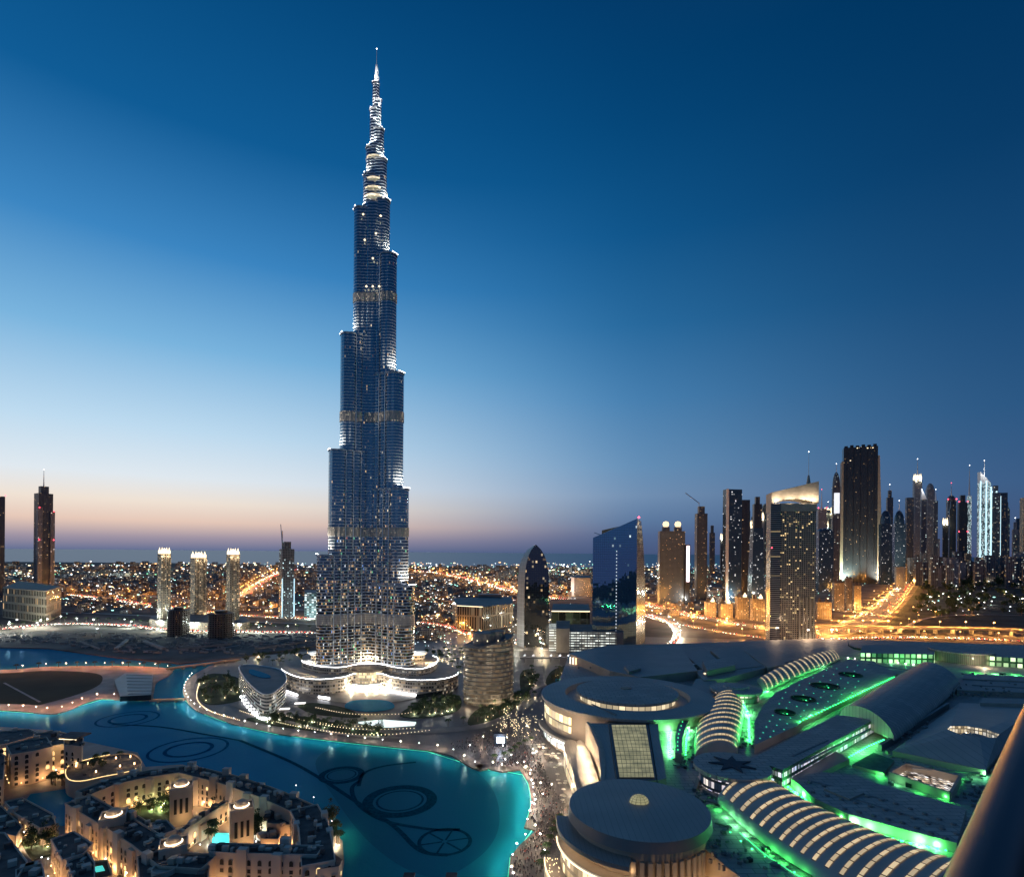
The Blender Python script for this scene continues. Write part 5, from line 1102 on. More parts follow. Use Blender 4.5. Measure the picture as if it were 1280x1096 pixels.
# star disc
x, y, r = disc_from_px(915, 955, 46, 42)
part(mall, 'star_drum', facade('star_drum_glass', (.15, .14, .14), (.3, .3, .34), 2.2, 5.2, .85, .7, .55, (1, .85, .7), .9, litc2=(.6, .6, 1)), lambda m: m.lathe(x, y, [(r * .85, 30), (r * .85, 39)], 48))
part(mall, 'star_roof', MR, lambda m: m.lathe(x, y, [(r * .85, 38), (r, 39), (r, 41.6), (r * .4, 42), (.01, 42)], 64))
def star(m):
    pts = [(x + r * (.62 if k % 2 == 0 else .26) * math.cos(math.pi * k / 7 + .3), y + r * (.62 if k % 2 == 0 else .26) * math.sin(math.pi * k / 7 + .3)) for k in range(14)]; m.prism(pts, 42.1, 42.7)
part(mall, 'star', solid('dark_star_inlay', (.03, .04, .055), .6), star)
# round mid roof
x, y, r = disc_from_px(920, 860, 31, 40)
part(mall, 'round_lantern', facade('lantern_glass', (.2, .18, .15), (.3, .3, .3), 4, 5, .8, .7, .6, (1, .8, .7), .8), lambda m: m.lathe(x, y, [(r * .85, 30), (r * .85, 38)], 40)); part(mall, 'round_roof', MR, lambda m: m.lathe(x, y, [(r * .85, 37), (r, 38), (r, 40), (r * .5, 41), (r * .45, 42.5), (.01, 43)], 56))
mslab('link_roof', [(870, 848), (892, 846), (905, 866), (880, 872), (862, 862)], 36, [ST, MR3]); mslab('link_roof', [(868, 838), (1035, 808), (1040, 812), (905, 848), (880, 850)], 37, [ST, MR2])

# striped vaults
VS = NT('skylight_panes'); uvn = VS.n('ShaderNodeUVMap'); sp = VS.n('ShaderNodeSeparateXYZ'); VS.l(uvn.outputs[0], sp.inputs[0])
mk = VS.math('MULTIPLY', VS.math('GREATER_THAN', VS.math('FRACT', sp.outputs[0]), .1), VS.math('LESS_THAN', VS.math('ABSOLUTE', VS.math('SUBTRACT', sp.outputs[1], .5)), .46))
cbv = VS.n('ShaderNodeCombineXYZ'); VS.l(VS.math('FLOOR', sp.outputs[0]), cbv.inputs[0]); oi = VS.n('ShaderNodeObjectInfo'); VS.l(oi.outputs['Random'], cbv.inputs[1]); wv = VS.n('ShaderNodeTexWhiteNoise', noise_dimensions='3D'); VS.l(cbv.outputs[0], wv.inputs['Vector'])
VS.l(VS.mix(mk, (.04, .035, .03), (.5, .42, .3)), VS.b.inputs['Base Color']); VS.l(VS.mix(VS.noise(.6, 3), (1, .62, .3), (1, .86, .5)), VS.b.inputs['Emission Color']); VS.l(VS.math('MULTIPLY', mk, VS.math('MULTIPLY_ADD', wv.outputs['Value'], .35, .42)), VS.b.inputs['Emission Strength']); VS.mat.cycles.emission_sampling = 'NONE'
VR = solid('vault_sheet', (.50, .43, .36), .5, var=.15, scale=.05)
def vault(label, Lp, Rp, z, rise, ns, frac=.34, arc=(.14, .86), nseg=16, mat=None, panes=8):
    Lq = smooth_path(px(Lp, z), 8); Rq = smooth_path(px(Rp, z), 8); n = len(Lq) - 1
    def pt(t, s, h=0):
        f = t * n; i = min(int(f), n - 1); u = f - i; a = [Lq[i][k] + (Lq[i + 1][k] - Lq[i][k]) * u for k in (0, 1)]; b = [Rq[i][k] + (Rq[i + 1][k] - Rq[i][k]) * u for k in (0, 1)]
        c = -math.cos(math.pi * s) * .5 + .5; hh = math.sin(math.pi * s); k_ = 1 + h / 20
        return (a[0] + (b[0] - a[0]) * c, a[1] + (b[1] - a[1]) * c, z + hh * rise + h * (.3 + .7 * hh))
    V = empty('vault_dummy', (0, 0, 0), '', '') if 0 else None
    m = MB(); N1 = 40
    for i in range(N1):
        for j in range(nseg): m.face([pt(i / N1, j / nseg), pt((i + 1) / N1, j / nseg), pt((i + 1) / N1, (j + 1) / nseg), pt(i / N1, (j + 1) / nseg)], 0, None, True)
    for t_ in (0, 1): m.face([pt(t_, j / nseg) for j in range(nseg + 1)])
    vo_ = m.build(label, mat or VR, mall)
    for k in range(ns):
        t0 = (k + .5 - frac / 2) / ns; t1 = (k + .5 + frac / 2) / ns; m = MB(); N2 = 20
        for j in range(N2):
            s0 = arc[0] + (arc[1] - arc[0]) * j / N2; s1 = arc[0] + (arc[1] - arc[0]) * (j + 1) / N2
            m.face([pt(t0, s0, .3), pt(t1, s0, .3), pt(t1, s1, .3), pt(t0, s1, .3)], 0, [(panes * j / N2, 0), (panes * j / N2, 1), (panes * (j + 1) / N2, 1), (panes * (j + 1) / N2, 0)])
        o = m.build('skylight', VS.mat, None); o.parent = vo_; o.matrix_parent_inverse = vo_.matrix_parent_inverse.copy() if 0 else Matrix()
        o.matrix_parent_inverse = Matrix()
    return vo_
vault('striped_vault', [(868, 948), (869, 918), (878, 894), (893, 876)], [(922, 942), (927, 912), (930, 890), (926, 874)], 31, 10, 12, .3, (.12, .9), panes=14)
vault('striped_vault', [(946, 852), (977, 834), (1012, 821), (1038, 815)], [(958, 864), (995, 847), (1029, 834), (1050, 824)], 31, 7, 17, .3, (.3, .93), panes=8)
vault('striped_vault', [(896, 1002), (930, 1034), (968, 1064), (1012, 1092), (1070, 1124), (1140, 1158)], [(958, 976), (1002, 1003), (1048, 1026), (1098, 1048), (1150, 1068), (1215, 1088)], 31, 9.5, 16, .30, (.16, .8), panes=9)
# dark barrel vault and its glazed end
vault('barrel_vault', [(1050, 894), (1085, 872), (1118, 852), (1146, 836)], [(1118, 926), (1150, 902), (1178, 878), (1200, 858)], 34, 15, 0, mat=MR)
# long slab with shop-lit fascia
o, q = mslab('long_roof', [(938, 948), (1046, 893), (1092, 899), (978, 962)], 41, [FSL, MR])
part(mall, 'light_line', M['g_cool'], lambda m: m.tube([(*P2(962, 960, 38), 38.0), (*P2(976, 964, 38), 38.0)], .5, 5))
# dotted roof with oval openings
o, q = mslab('dotted_roof', [(943, 931), (943, 902), (952, 884), (968, 866), (1000, 850), (1060, 824), (1092, 826), (1122, 842), (1004, 899), (998, 906)], 36, [ST, MR])
for x_, y_, r_ in ((1063, 843, 13), (1031, 857, 16), (1004, 873, 14), (981, 890, 12)):
    x, y, r = disc_from_px(x_, y_, r_, 36.5); part(mall, 'oval_opening', solid('green_well', (.015, .06, .02), .8), lambda m: m.lathe(x, y, [(r, 36.1), (.01, 36.15)], 32)); part(mall, 'opening_rim', M['dark'], lambda m: m.lathe(x, y, [(r, 36), (r * 1.04, 37.2), (r * .97, 37.2), (r * .97, 36.2)], 32))
    part(mall, 'green_lamp', M['g_green'], lambda m: m.box(x, y - r * .5, 36.2, .8, .8, .4)); light(mall, (x, y, 38.2), (.05, 1, .2), 350)
cnt = 0
for i in range(13):
    for j in range(13):
        a_, b_ = 946 + i * 13 + j * 4, 930 - j * 7.2 + 0 * i - i * 2.0
        p_ = P(a_, b_, 36)
        if inside((p_.x, p_.y), q) and cnt < 70: cnt += 1; part(mall, 'roof_dot_lamp', M['teal'], lambda m: m.box(p_.x, p_.y, 36, .8, .8, .5))
# bumped roof near the front
o, q = mslab('curved_roof', [(989, 972), (1026, 964), (1062, 968), (1120, 985), (1208, 1010), (1196, 1053), (1134, 1037), (1061, 1017), (1018, 997)], 35, [ST, MR])
for i in range(11):
    for j in range(3):
        p_ = P(1012 + i * 18 + j * 4, 978 + i * 4.4 + j * 12 + (i > 6) * (i - 6) * 2, 35)
        if inside((p_.x, p_.y), q): part(mall, 'roof_vent', M['roof2'], lambda m: m.lathe(p_.x, p_.y, [(1.3, 35), (1.2, 35.8), (.01, 36)], 10))
mslab('raised_roof', [(1030, 985), (1050, 978), (1080, 990), (1062, 998)], 36, [ST, MR])
mslab('step_roof', [(984, 962), (1040, 936), (1062, 948), (1028, 964), (992, 972)], 33.5, [ST, MR3])
mslab('step_roof', [(1065, 955), (1092, 940), (1118, 950), (1105, 966)], 32, [ST, solid('green_flat_roof', (.08, .16, .12), .8)])
# hipped roof with an octagonal light well
cr = [P(a, b, 34) for a, b in ((1116, 938), (1199, 878), (1300, 882), (1232, 962))]; ap = P(1216, 914, 44)
rx_ = 27 * ap.y / F
oc = [(ap.x + rx_ * math.cos(math.pi / 8 + k * math.pi / 4), ap.y + rx_ * .9 * math.sin(math.pi / 8 + k * math.pi / 4), 44) for k in range(8)]
def hip(m):
    def seg(a, b, idx): m.face([a, b] + [oc[i] for i in idx])
    order = [(0, 1), (1, 2), (2, 3), (3, 0)]
    near = lambda p: min(range(8), key=lambda i: (oc[i][0] - p[0]) ** 2 + (oc[i][1] - p[1]) ** 2)
    nn = [near(c_) for c_ in cr]
    for a, b in order:
        i0, i1 = nn[a], nn[b]; f = [tuple(cr[a]), tuple(cr[b])]; k = i1; seq = [oc[i1]]
        best = None
        for stp in (1, -1):
            s_ = [i1]; kk = i1
            while kk != i0: kk = (kk + stp) % 8; s_.append(kk)
            if best is None or len(s_) < len(best): best = s_
        m.face(f + [oc[i] for i in best])
part(mall, 'hipped_roof', seam('hipped_roof_sheet', (.50, .42, .36), 6.0), hip); part(mall, 'hip_walls', ST, lambda m: m.prism([(p.x, p.y) for p in cr], 29, 33.9, top=False))
part(mall, 'well_wall', facade('lit_well_wall', (.3, .25, .2), (.5, .45, .35), 2.2, 3.5, .8, .8, .95, (1, .78, .45), .6, litc2=(1, .95, .85)), lambda m: m.prism([(p[0], p[1]) for p in oc], 37, 43.9, top=False)); part(mall, 'well_floor', M['dark'], lambda m: m.prism([(p[0], p[1]) for p in oc], 36, 38)); part(mall, 'well_dome', MR3, lambda m: m.lathe(ap.x, ap.y - 2, [(rx_ * .62, 38), (rx_ * .5, 41.5), (.01, 43.5)], 20))
light(mall, (ap.x, ap.y + rx_ * .4, 43), (1, .8, .5), 900)
# rectangular court
court = px([(1112, 966), (1132, 955), (1200, 971), (1188, 992)], 34)
part(mall, 'court_walls', ST, lambda m: [m.wall(court[i], court[(i + 1) % 4], 30, 35, 1.4) for i in range(4)])
part(mall, 'court_glazing', facade('court_shops', (.2, .15, .1), (.4, .3, .2), 2.2, 3.2, .8, .8, .6, (1, .75, .5), .8, litc2=WHITE), lambda m: m.face([(*court[0], 30.4), (*court[3], 30.4), (*court[2], 30.4), (*court[1], 30.4)]))
light(mall, ((court[0][0] + court[2][0]) / 2, (court[0][1] + court[2][1]) / 2, 36), (1, .8, .6), 1200)
# far end of the mall
x, y, r = disc_from_px(1201, 812, 33, 44); part(mall, 'end_drum', facade('drum_boards', (.3, .26, .2), (.2, .18, .14), 2, 12, .5, 1, 0, WARM, 0), lambda m: m.lathe(x, y, [(r * .97, 28), (r * .97, 43)], 48)); part(mall, 'end_roof', MR, lambda m: m.lathe(x, y, [(r * .97, 42.5), (r, 43), (r, 44.5), (r * .9, 44), (.01, 44.3)], 56))
light(mall, (x - 10, y - r - 14, 36), (1, .85, .6), 9000)
mslab('end_roof_slab', [(1078, 806), (1170, 805), (1168, 818), (1075, 816)], 42, [facade('green_arcade', (.1, .2, .1), (.4, .6, .3), 7, 12, .7, .8, .9, (.8, 1, .55), 1.1, litc2=(.2, 1, .3)), MR3]); mslab('end_roof_slab', [(1240, 810), (1330, 814), (1330, 826), (1236, 820)], 42, [facade('green_arcade', (.1, .2, .1), (.4, .6, .3), 7, 12, .7, .8, .9, (.8, 1, .55), 1.1, litc2=(.6, 1, .5)), MR3])
gline([(1060, 822), (1110, 827), (1156, 832)], 31, 16, 3500, lamp=M['g_white'], w=1.6)
mslab('end_wing', [(1150, 838), (1182, 840), (1200, 852), (1192, 860), (1150, 846)], 38, [ST, MR]); mslab('end_wing', [(1205, 842), (1290, 846), (1295, 852), (1203, 848)], 36, [ST, MR3]); mslab('end_wing', [(1190, 846), (1300, 852), (1300, 866), (1196, 862)], 35, [ST, MR3])
mslab('end_wing', [(1228, 872), (1300, 874), (1300, 880), (1225, 878)], 38, [M['render_wall'], MR3])
for a_, b_ in ((1220, 838), (1245, 839), (1270, 840)): glight(P(a_, b_, 33), 4000, 34)
def horn(m):
    p_ = P(1064, 812, 40); m.tube([(p_.x + 16, p_.y, 40), (p_.x + 4, p_.y, 42), (p_.x - 4, p_.y, 46), (p_.x - 3, p_.y, 51)], 2.2, 6, 0, .3)
part(mall, 'curved_horn', M['dark'], horn)
# green light in the roof trenches
gline([(848, 892), (838, 912), (836, 930), (838, 946), (848, 951)], ZR, 9, 3000); gline([(873, 884), (862, 905), (858, 925), (857, 944)], ZR, 9, 2600)
mslab('crescent_roof', [(856, 893), (848, 905), (844, 920), (844, 940), (852, 942), (853, 922), (857, 907), (866, 893)], 36.5, [ST, MR3])
for k in range(9): p_ = P(855 - 8 * math.sin(k / 8 * 1.9), 897 + k * 5, 36.5); part(mall, 'green_lamp', M['g_green'], lambda m: m.box(p_.x, p_.y, 36.5, .5, .5, .3))
gline([(930, 880), (936, 895), (936, 912), (937, 928)], ZR, 9, 2600); gline([(934, 864), (948, 868), (962, 862)], ZR, 9, 2200)
gline([(1000, 902), (1040, 883), (1080, 864), (1118, 846)], 36, 13, 1500); gline([(960, 868), (990, 853), (1020, 841), (1046, 830)], ZR + 1, 15, 1300, False)
gline([(898, 1012), (930, 1042), (965, 1070), (1010, 1098)], ZR, 9, 900, False); part(mall, 'gutter_light', glow('green_tube', (.1, 1, .4), .9), lambda m: m.tube([(*P2(a, b, ZR), ZR + .6) for a, b in ((925, 1042), (955, 1068), (985, 1088), (1010, 1103))], .25, 5))
gline([(972, 972), (990, 988), (1020, 1008), (1060, 1029), (1100, 1044), (1145, 1056), (1190, 1064)], ZR, 7, 1800)
gline([(1040, 958), (1062, 946), (1085, 933), (1106, 924)], ZR + 1, 8, 1500); gline([(1100, 970), (1130, 985), (1170, 998), (1200, 1002)], ZR, 13, 900, False); gline([(1205, 975), (1240, 968)], ZR, 10, 900, False)
for k, (a, b) in enumerate(((900, 1030), (913, 1040), (926, 1051), (940, 1061), (956, 1070), (974, 1080), (993, 1090))): p_ = P(a, b, ZR); part(mall, 'green_lamp', M['g_green'], lambda m: m.box(p_.x, p_.y, ZR, .6, .6, .35)); glight(p_, 60, ZR + .8)
# roof plant, ducts and boxes
random.seed(11); zones = [((840, 900), (935, 960), 30), ((870, 940), (975, 1010), 30), ((885, 990), (1030, 1085), 30), ((1100, 1240), (940, 1000), 30), ((1150, 1260), (842, 870), 33), ((905, 945), (870, 935), 30), ((975, 1090), (985, 1040), 30), ((1108, 1160), (855, 925), 34), ((1205, 1270), (955, 1010), 30)]
for k in range(95):
    (xa, xb), (ya, yb), z_ = zones[k % len(zones)]; p_ = P(random.uniform(xa, xb), random.uniform(ya, yb), z_)
    w_, d_, h_ = random.choice(((2, 2, 1.6), (4, 1.6, 1.4), (1.4, 6, .8), (3, 3, 2.2), (1, 8, .6))); part(mall, 'roof_unit', random.choice((M['roof2'], M['concrete'], M['dark'])), lambda m: m.box(p_.x, p_.y, z_, w_, d_, h_, random.choice((.3, -.5, .9))))
random.seed(4)
for q0, q1, z_ in (((880, 955), (868, 985), 32), ((905, 1000), (880, 985), 32), ((1100, 930), (1185, 878), 35), ((1240, 962), (1280, 930), 33)):
    part(mall, 'roof_duct', M['roof2'], lambda m: m.wall(P2(*q0, z_), P2(*q1, z_), 30, z_, 2.2))
rc = MB(); random.seed(12)
for k in range(620):
    (xa, xb), (ya, yb), z_ = random.choice(zones + [((720, 960), (812, 838), 36.5), ((1120, 1270), (845, 870), 35)]); p_ = P(random.uniform(xa, xb), random.uniform(ya, yb), z_)
    rc.box(p_.x, p_.y, z_ - 1, random.uniform(.5, 2.2), random.uniform(.5, 2.2), 1 + random.uniform(.4, 1.7), random.uniform(0, 1.5))
rc.build('roof_clutter', M['roof2'], mall, kind='stuff')
for k, (a_, b_, z_) in enumerate((((885, 935), (868, 960), 30), ((990, 945), (1035, 925), 41), ((1000, 955), (1085, 912), 41), ((1120, 975), (1105, 962), 30), ((1040, 990), (1180, 1032), 35), ((1010, 975), (1110, 1000), 35), ((740, 880), (770, 893), 41), ((1130, 858), (1180, 838), 38), ((1215, 856), (1290, 860), 35.2), ((1140, 960), (1225, 966), 34.5), ((1085, 830), (1140, 838), 36))):
    part(mall, 'walkway', M['concrete'], lambda m: m.wall(P2(*a_, z_), P2(*b_, z_), z_ - .4, z_ + .35 + .01 * k, 1.1))
# outdoor big screen on the plaza
p_ = P(625, 932, 1.2); sc = empty('big_screen', (p_.x, p_.y, 1.2), 'outdoor video screen on a dark block glowing pale blue at the plaza', 'screen')
part(sc, 'housing', M['dark'], lambda m: m.box(p_.x, p_.y, 1.2, 11, 4, 11)); part(sc, 'display', glow('screen_glow', (.65, .85, 1), 3.2), lambda m: m.box(p_.x + .5, p_.y - 2.2, 4.6, 7, .3, 5.2, bottom=True)); light(sc, (p_.x, p_.y - 12, 9), (.55, .7, 1), 5000, size=1)
# ================================================================ THE OLD-STYLE QUARTER (bottom left)
isl2 = px([(-300, 905), (0, 908), (60, 912), (100, 925), (172, 940), (182, 958), (228, 955), (300, 972), (340, 990), (398, 1012), (412, 1035), (428, 1050), (430, 1075), (424, 1110), (424, 1170), (-300, 1200)], 1.5)
m = MB(); m.prism(isl2, -1, 1.5); m.build('island_ground', M['paving'], kind='structure')
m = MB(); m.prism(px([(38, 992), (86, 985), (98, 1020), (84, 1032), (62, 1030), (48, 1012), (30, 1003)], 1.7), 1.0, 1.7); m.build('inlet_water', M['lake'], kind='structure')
m = MB(); m.prism(px([(25, 1050), (62, 1040), (72, 1066), (40, 1075)], 1.75), 1.0, 1.75); m.build('lawn', M['grass'], kind='structure')
m = MB(); m.prism(smooth_path(px([(140, 1000), (215, 990), (232, 1018), (180, 1030)], 1.8), 4, True), 1.0, 1.8); m.build('lawn', M['grass'], kind='structure')
m = MB(); m.prism(px([(268, 1040), (293, 1041), (290, 1056), (263, 1056)], 1.95), 1.0, 1.95); pw = m.build('swimming_pool', glow('pool_water', (.06, .75, .8), .75, True), kind='structure')
for p in px([(270, 1048), (287, 1048)], 3): light(None, (0, 0, 0), (.2, .95, 1), 700).location = (*p, 4)
PLS = solid('sandy_plaster', (.62, .48, .35), .85, var=.12, scale=.12); PLS2 = solid('pale_plaster', (.66, .54, .43), .85, var=.1, scale=.12)
AWN = solid('dark_recess', (.03, .025, .022), .8)
# two window kinds, each a pane in a projecting frame
def win_mesh(name, w, h, arch, lit):
    m = MB(); n = 8; pts = [(-w / 2, 0), (w / 2, 0), (w / 2, h * (.62 if arch else 1))]
    if arch: pts += [(w / 2 * math.cos(math.pi * j / n), h * .62 + h * .38 * math.sin(math.pi * j / n)) for j in range(1, n)]
    pts += [(-w / 2, h * (.62 if arch else 1))]
    m.face([(a, -.06, b) for a, b in pts], 0)
    k = 1.16; fr_ = [(a * k, b * k - h * .08) for a, b in pts]; N_ = len(pts)
    for i in range(N_):
        j = (i + 1) % N_; m.face([(fr_[i][0], -.22, fr_[i][1]), (fr_[j][0], -.22, fr_[j][1]), (pts[j][0], -.22, pts[j][1]), (pts[i][0], -.22, pts[i][1])], 1)
        m.face([(pts[i][0], -.22, pts[i][1]), (pts[j][0], -.22, pts[j][1]), (pts[j][0], 0, pts[j][1]), (pts[i][0], 0, pts[i][1])], 1)
        m.face([(fr_[j][0], -.22, fr_[j][1]), (fr_[i][0], -.22, fr_[i][1]), (fr_[i][0], 0, fr_[i][1]), (fr_[j][0], 0, fr_[j][1])], 1)
    me = bpy.data.meshes.new(name); me.from_pydata(m.v, [], m.f); me.materials.append(M['win_lit'] if lit else AWN); me.materials.append(PLS2); me.polygons.foreach_set('material_index', m.m); me.update(); return me
WM = {(a, l): win_mesh('window', 2.0 if a else 1.9, 2.9 if a else 2.0, a, l) for a in (True, False) for l in (True, False)}
def put_window(parent, x, y, z, rz, arch, lit):
    o = bpy.data.objects.new('window', WM[(arch, lit)]); COL.objects.link(o); o.parent = parent; o.matrix_parent_inverse = Matrix.Translation(-parent.location); o.location = (x, y, z); o.rotation_euler = (0, 0, rz)
WL = [0]
def windows_on(parent, poly, z0, z1, sp=3.6, fh=3.6, plit=.08, only_front=True):
    ar = sum(poly[i][0] * poly[(i + 1) % len(poly)][1] - poly[(i + 1) % len(poly)][0] * poly[i][1] for i in range(len(poly)))
    P_ = poly if ar > 0 else poly[::-1]; cnt_ = 0
    for i in range(len(P_)):
        a, b = P_[i], P_[(i + 1) % len(P_)]; d = math.dist(a, b)
        if d < 3: continue
        nx, ny = (b[1] - a[1]) / d, -(b[0] - a[0]) / d; mid = ((a[0] + b[0]) / 2, (a[1] + b[1]) / 2)
        if nx * -mid[0] + ny * -mid[1] < 0.05 * math.hypot(*mid): continue
        for k_ in range(max(1, int(d // 9))):      # warm lights washing the foot of the wall
            if d > 6 and WL[0] < 210:
                WL[0] += 1; t_ = (k_ + .5) / max(1, int(d // 9)); wx, wy = a[0] + (b[0] - a[0]) * t_ + nx * 1.6, a[1] + (b[1] - a[1]) * t_ + ny * 1.6
                m_ = MB(); m_.box(wx - nx * .9, wy - ny * .9, z0 + 2.2, .35, .35, .5, 0, bottom=True); m_.build('wall_light', M['g_warm'], parent); light(parent, (wx + nx * 1.8, wy + ny * 1.8, z0 + 3.6), (1, .58, .26), random.choice((300, 600, 1000, 1500)))
        n = int((d - 1) // sp); fl = int((z1 - z0 - 1) // fh)
        for f in range(fl):
            for k in range(n):
                if cnt_ > 95: return
                if random.random() < .12: continue
                t_ = (k + .5) / n; put_window(parent, a[0] + (b[0] - a[0]) * t_ + nx * .04, a[1] + (b[1] - a[1]) * t_ + ny * .04, z0 + .9 + f * fh, math.atan2(b[1] - a[1], b[0] - a[0]), (f + k // 2) % 3 != 0, random.random() < plit * 1.9 + .03); cnt_ += 1
random.seed(21)
def house(label, pts, z, mat=PLS, plit=.08, zb=1.4, win=True, name='courtyard_house', par=.9, sp=3.8, group='old style quarter houses', n=0, clutter=9, awning=True, wz0=None):
    q = px(pts, z); q = smooth_path(q, n, True) if n else q
    c = (sum(p[0] for p in q) / len(q), sum(p[1] for p in q) / len(q)); o = empty(name, (*c, 0), label, 'house', group)
    part(o, 'wall', [mat, M['oldroof']], lambda m: m.prism(q, zb, z, 0, 1))
    part(o, 'parapet', mat, lambda m: [m.wall(q[i], q[(i + 1) % len(q)], z - .3, z + par + .02 * (i % 3), .5) for i in range(len(q))])
    for k in range(clutter):
        for tr in range(20):
            i, j = random.sample(range(len(q)), 2); u = random.uniform(.25, .75); x_, y_ = q[i][0] * u + q[j][0] * (1 - u), q[i][1] * u + q[j][1] * (1 - u)
            if inside((x_, y_), q): break
        else: continue
        w_ = random.choice(((2.6, 2, 1.6), (1.2, 1.2, 1), (3.5, 3.5, 2.6), (1.6, 3, .9)))
        part(o, random.choice(('roof_hut', 'roof_unit')), random.choice((PLS2, M['oldroof'], mat)), lambda m: m.box(x_, y_, z, *w_, random.uniform(0, 1)))
    if win: windows_on(o, q, wz0 or zb, z, sp, 3.6, plit)
    return o, q
# long wings round the palm court
def strip(pts, w, z):
    p_ = px(pts, z); return p_, offset(p_, w / 2) + offset(p_, -w / 2)[::-1]
def wing(label, pts, w, z, **k):
    p_, q = strip(pts, w, z); c = (sum(a[0] for a in q) / len(q), sum(a[1] for a in q) / len(q)); o = empty('courtyard_house', (*c, 0), label, 'house', 'old style quarter houses'); mat = k.get('mat', PLS)
    part(o, 'wall', [mat, M['oldroof']], lambda m: m.prism(q, 1.4, z, 0, 1)); part(o, 'parapet', mat, lambda m: [m.wall(q[i], q[(i + 1) % len(q)], z - .3, z + .9 + .02 * (i % 3), .5) for i in range(len(q))])
    rr = resample(p_, 3.4)
    for i, a in enumerate(rr[:-1]):
        b = rr[i + 1]; an = math.atan2(b[1] - a[1], b[0] - a[0]); off_ = random.uniform(-w * .25, w * .25); h_ = random.choice((1.0, 1.8, 2.8)); part(o, 'roof_hut' if h_ > 1.5 else 'roof_unit', random.choice((PLS2, mat, M['oldroof'], M['oldroof'])), lambda m: m.box(a[0] - math.sin(an) * off_, a[1] + math.cos(an) * off_, z, random.uniform(1.2, 3.6), random.uniform(1.2, 3.2), h_, an))
    for s_ in (1, -1):     # towers and stepped bays standing out of the wing
        oo = resample(offset(p_, s_ * w / 2), 17)
        for i, a in enumerate(oo[1:-1]):
            part(o, 'bay', PLS2 if i % 2 else mat, lambda m: m.box(a[0], a[1], 1.5, 4.6, 3.2, z - .5 + random.choice((0, 2.2, -3.4, 3.4, -1.5)), math.atan2(p_[-1][1] - p_[0][1], p_[-1][0] - p_[0][0])))
    windows_on(o, q, 1.4, z, 3.8, 3.6, k.get('plit', .08)); return o, q
wing('long house wing along the lake side of the palm court, roof huts in a row', [(104, 992), (140, 978), (185, 968), (232, 962), (285, 975), (335, 992), (380, 1012)], 13, 19)
wing('tall end wing at the lake corner right of the swimming pool', [(380, 1010), (392, 1032), (396, 1060), (398, 1080)], 15, 21, mat=PLS2)
o_s, q_s = wing('front house wing with arched balconies along the bottom of the view, below the pool', [(268, 1060), (310, 1062), (350, 1063), (400, 1064)], 8.5, 22, mat=PLS2, plit=.05)
wing('house wing running down from the lake inlet to the lit lane', [(98, 1000), (122, 1014), (150, 1030), (182, 1050), (215, 1075), (262, 1078)], 13, 20, plit=.12)
wing('thin blank inner wall between the palm court and the pool court', [(222, 1042), (250, 1023), (282, 1002)], 3.5, 13)
house('small house at the inner corner of the palm court', [(145, 1025), (172, 1020), (190, 1032), (165, 1040)], 14, PLS); house('square stair house beside the diagonal inner wall', [(188, 1030), (208, 1026), (220, 1038), (200, 1045)], 16, PLS2)
house('low yellow lit pavilion beside the swimming pool', [(328, 1040), (350, 1041), (348, 1050), (326, 1049)], 9, PLS, plit=.0); house('long inner house block right of the pool garden', [(335, 1012), (362, 1014), (362, 1032), (334, 1030)], 13, PLS, plit=.2)
for x_, y_, lab in ((142, 1010, 'square domed tower with glowing ring near the lake inlet'), (227, 973, 'square domed tower with glowing ring at the back of the palm court'), (302, 999, 'square domed tower with glowing ring between the pool and the lake'), (217, 1045, 'square domed tower with glowing ring nearest the camera')):
    p_ = P(x_, y_ + 6, 25); o = empty('domed_tower', (p_.x, p_.y, 0), lab, 'tower', 'domed towers of the old style quarter'); an = .5
    part(o, 'wall', [PLS, M['oldroof']], lambda m: m.box(p_.x, p_.y, 1.4, 12, 12, 22.6, an, 0, 1)); part(o, 'drum', PLS2, lambda m: m.lathe(p_.x, p_.y, [(3.6, 24), (3.6, 25.6)], 24)); part(o, 'dome', PLS, lambda m: m.lathe(p_.x, p_.y, [(3.4 * math.cos(t_), 25.6 + 2.4 * math.sin(t_)) for t_ in [math.pi / 2 * j / 6 for j in range(7)]], 24))
    part(o, 'ring_light', glow('ring_light', (1, .84, .6), 2.6, False), lambda m: m.lathe(p_.x, p_.y, [(4.1, 24.5), (4.1, 25.0), (3.5, 25.0)], 28)); light(o, (p_.x - 3, p_.y - 5.5, 26), (1, .75, .45), 260); light(o, (p_.x + 3.5, p_.y - 5, 26), (1, .75, .45), 260)
    part(o, 'parapet', PLS2, lambda m: [m.box(p_.x + 5.9 * math.cos(an + k * math.pi / 2), p_.y + 5.9 * math.sin(an + k * math.pi / 2), 24, .5, 12.2, .9 + .02 * k, an + k * math.pi / 2) for k in range(4)])
    for k in (-1, 0):
        a2 = an + k * math.pi / 2 - 0; nx, ny = math.cos(a2 - 0), math.sin(a2 - 0)
        for s_ in (-3, 0, 3): part(o, 'arched_opening', AWN, lambda m: m.box(p_.x + nx * 6.05 - ny * s_, p_.y + ny * 6.05 + nx * s_, 9, .2, 1.5, 9, a2))
    for s_ in (-1, 1): light(o, (p_.x + s_ * 6, p_.y - 9, 7), (1, .68, .32), 900)
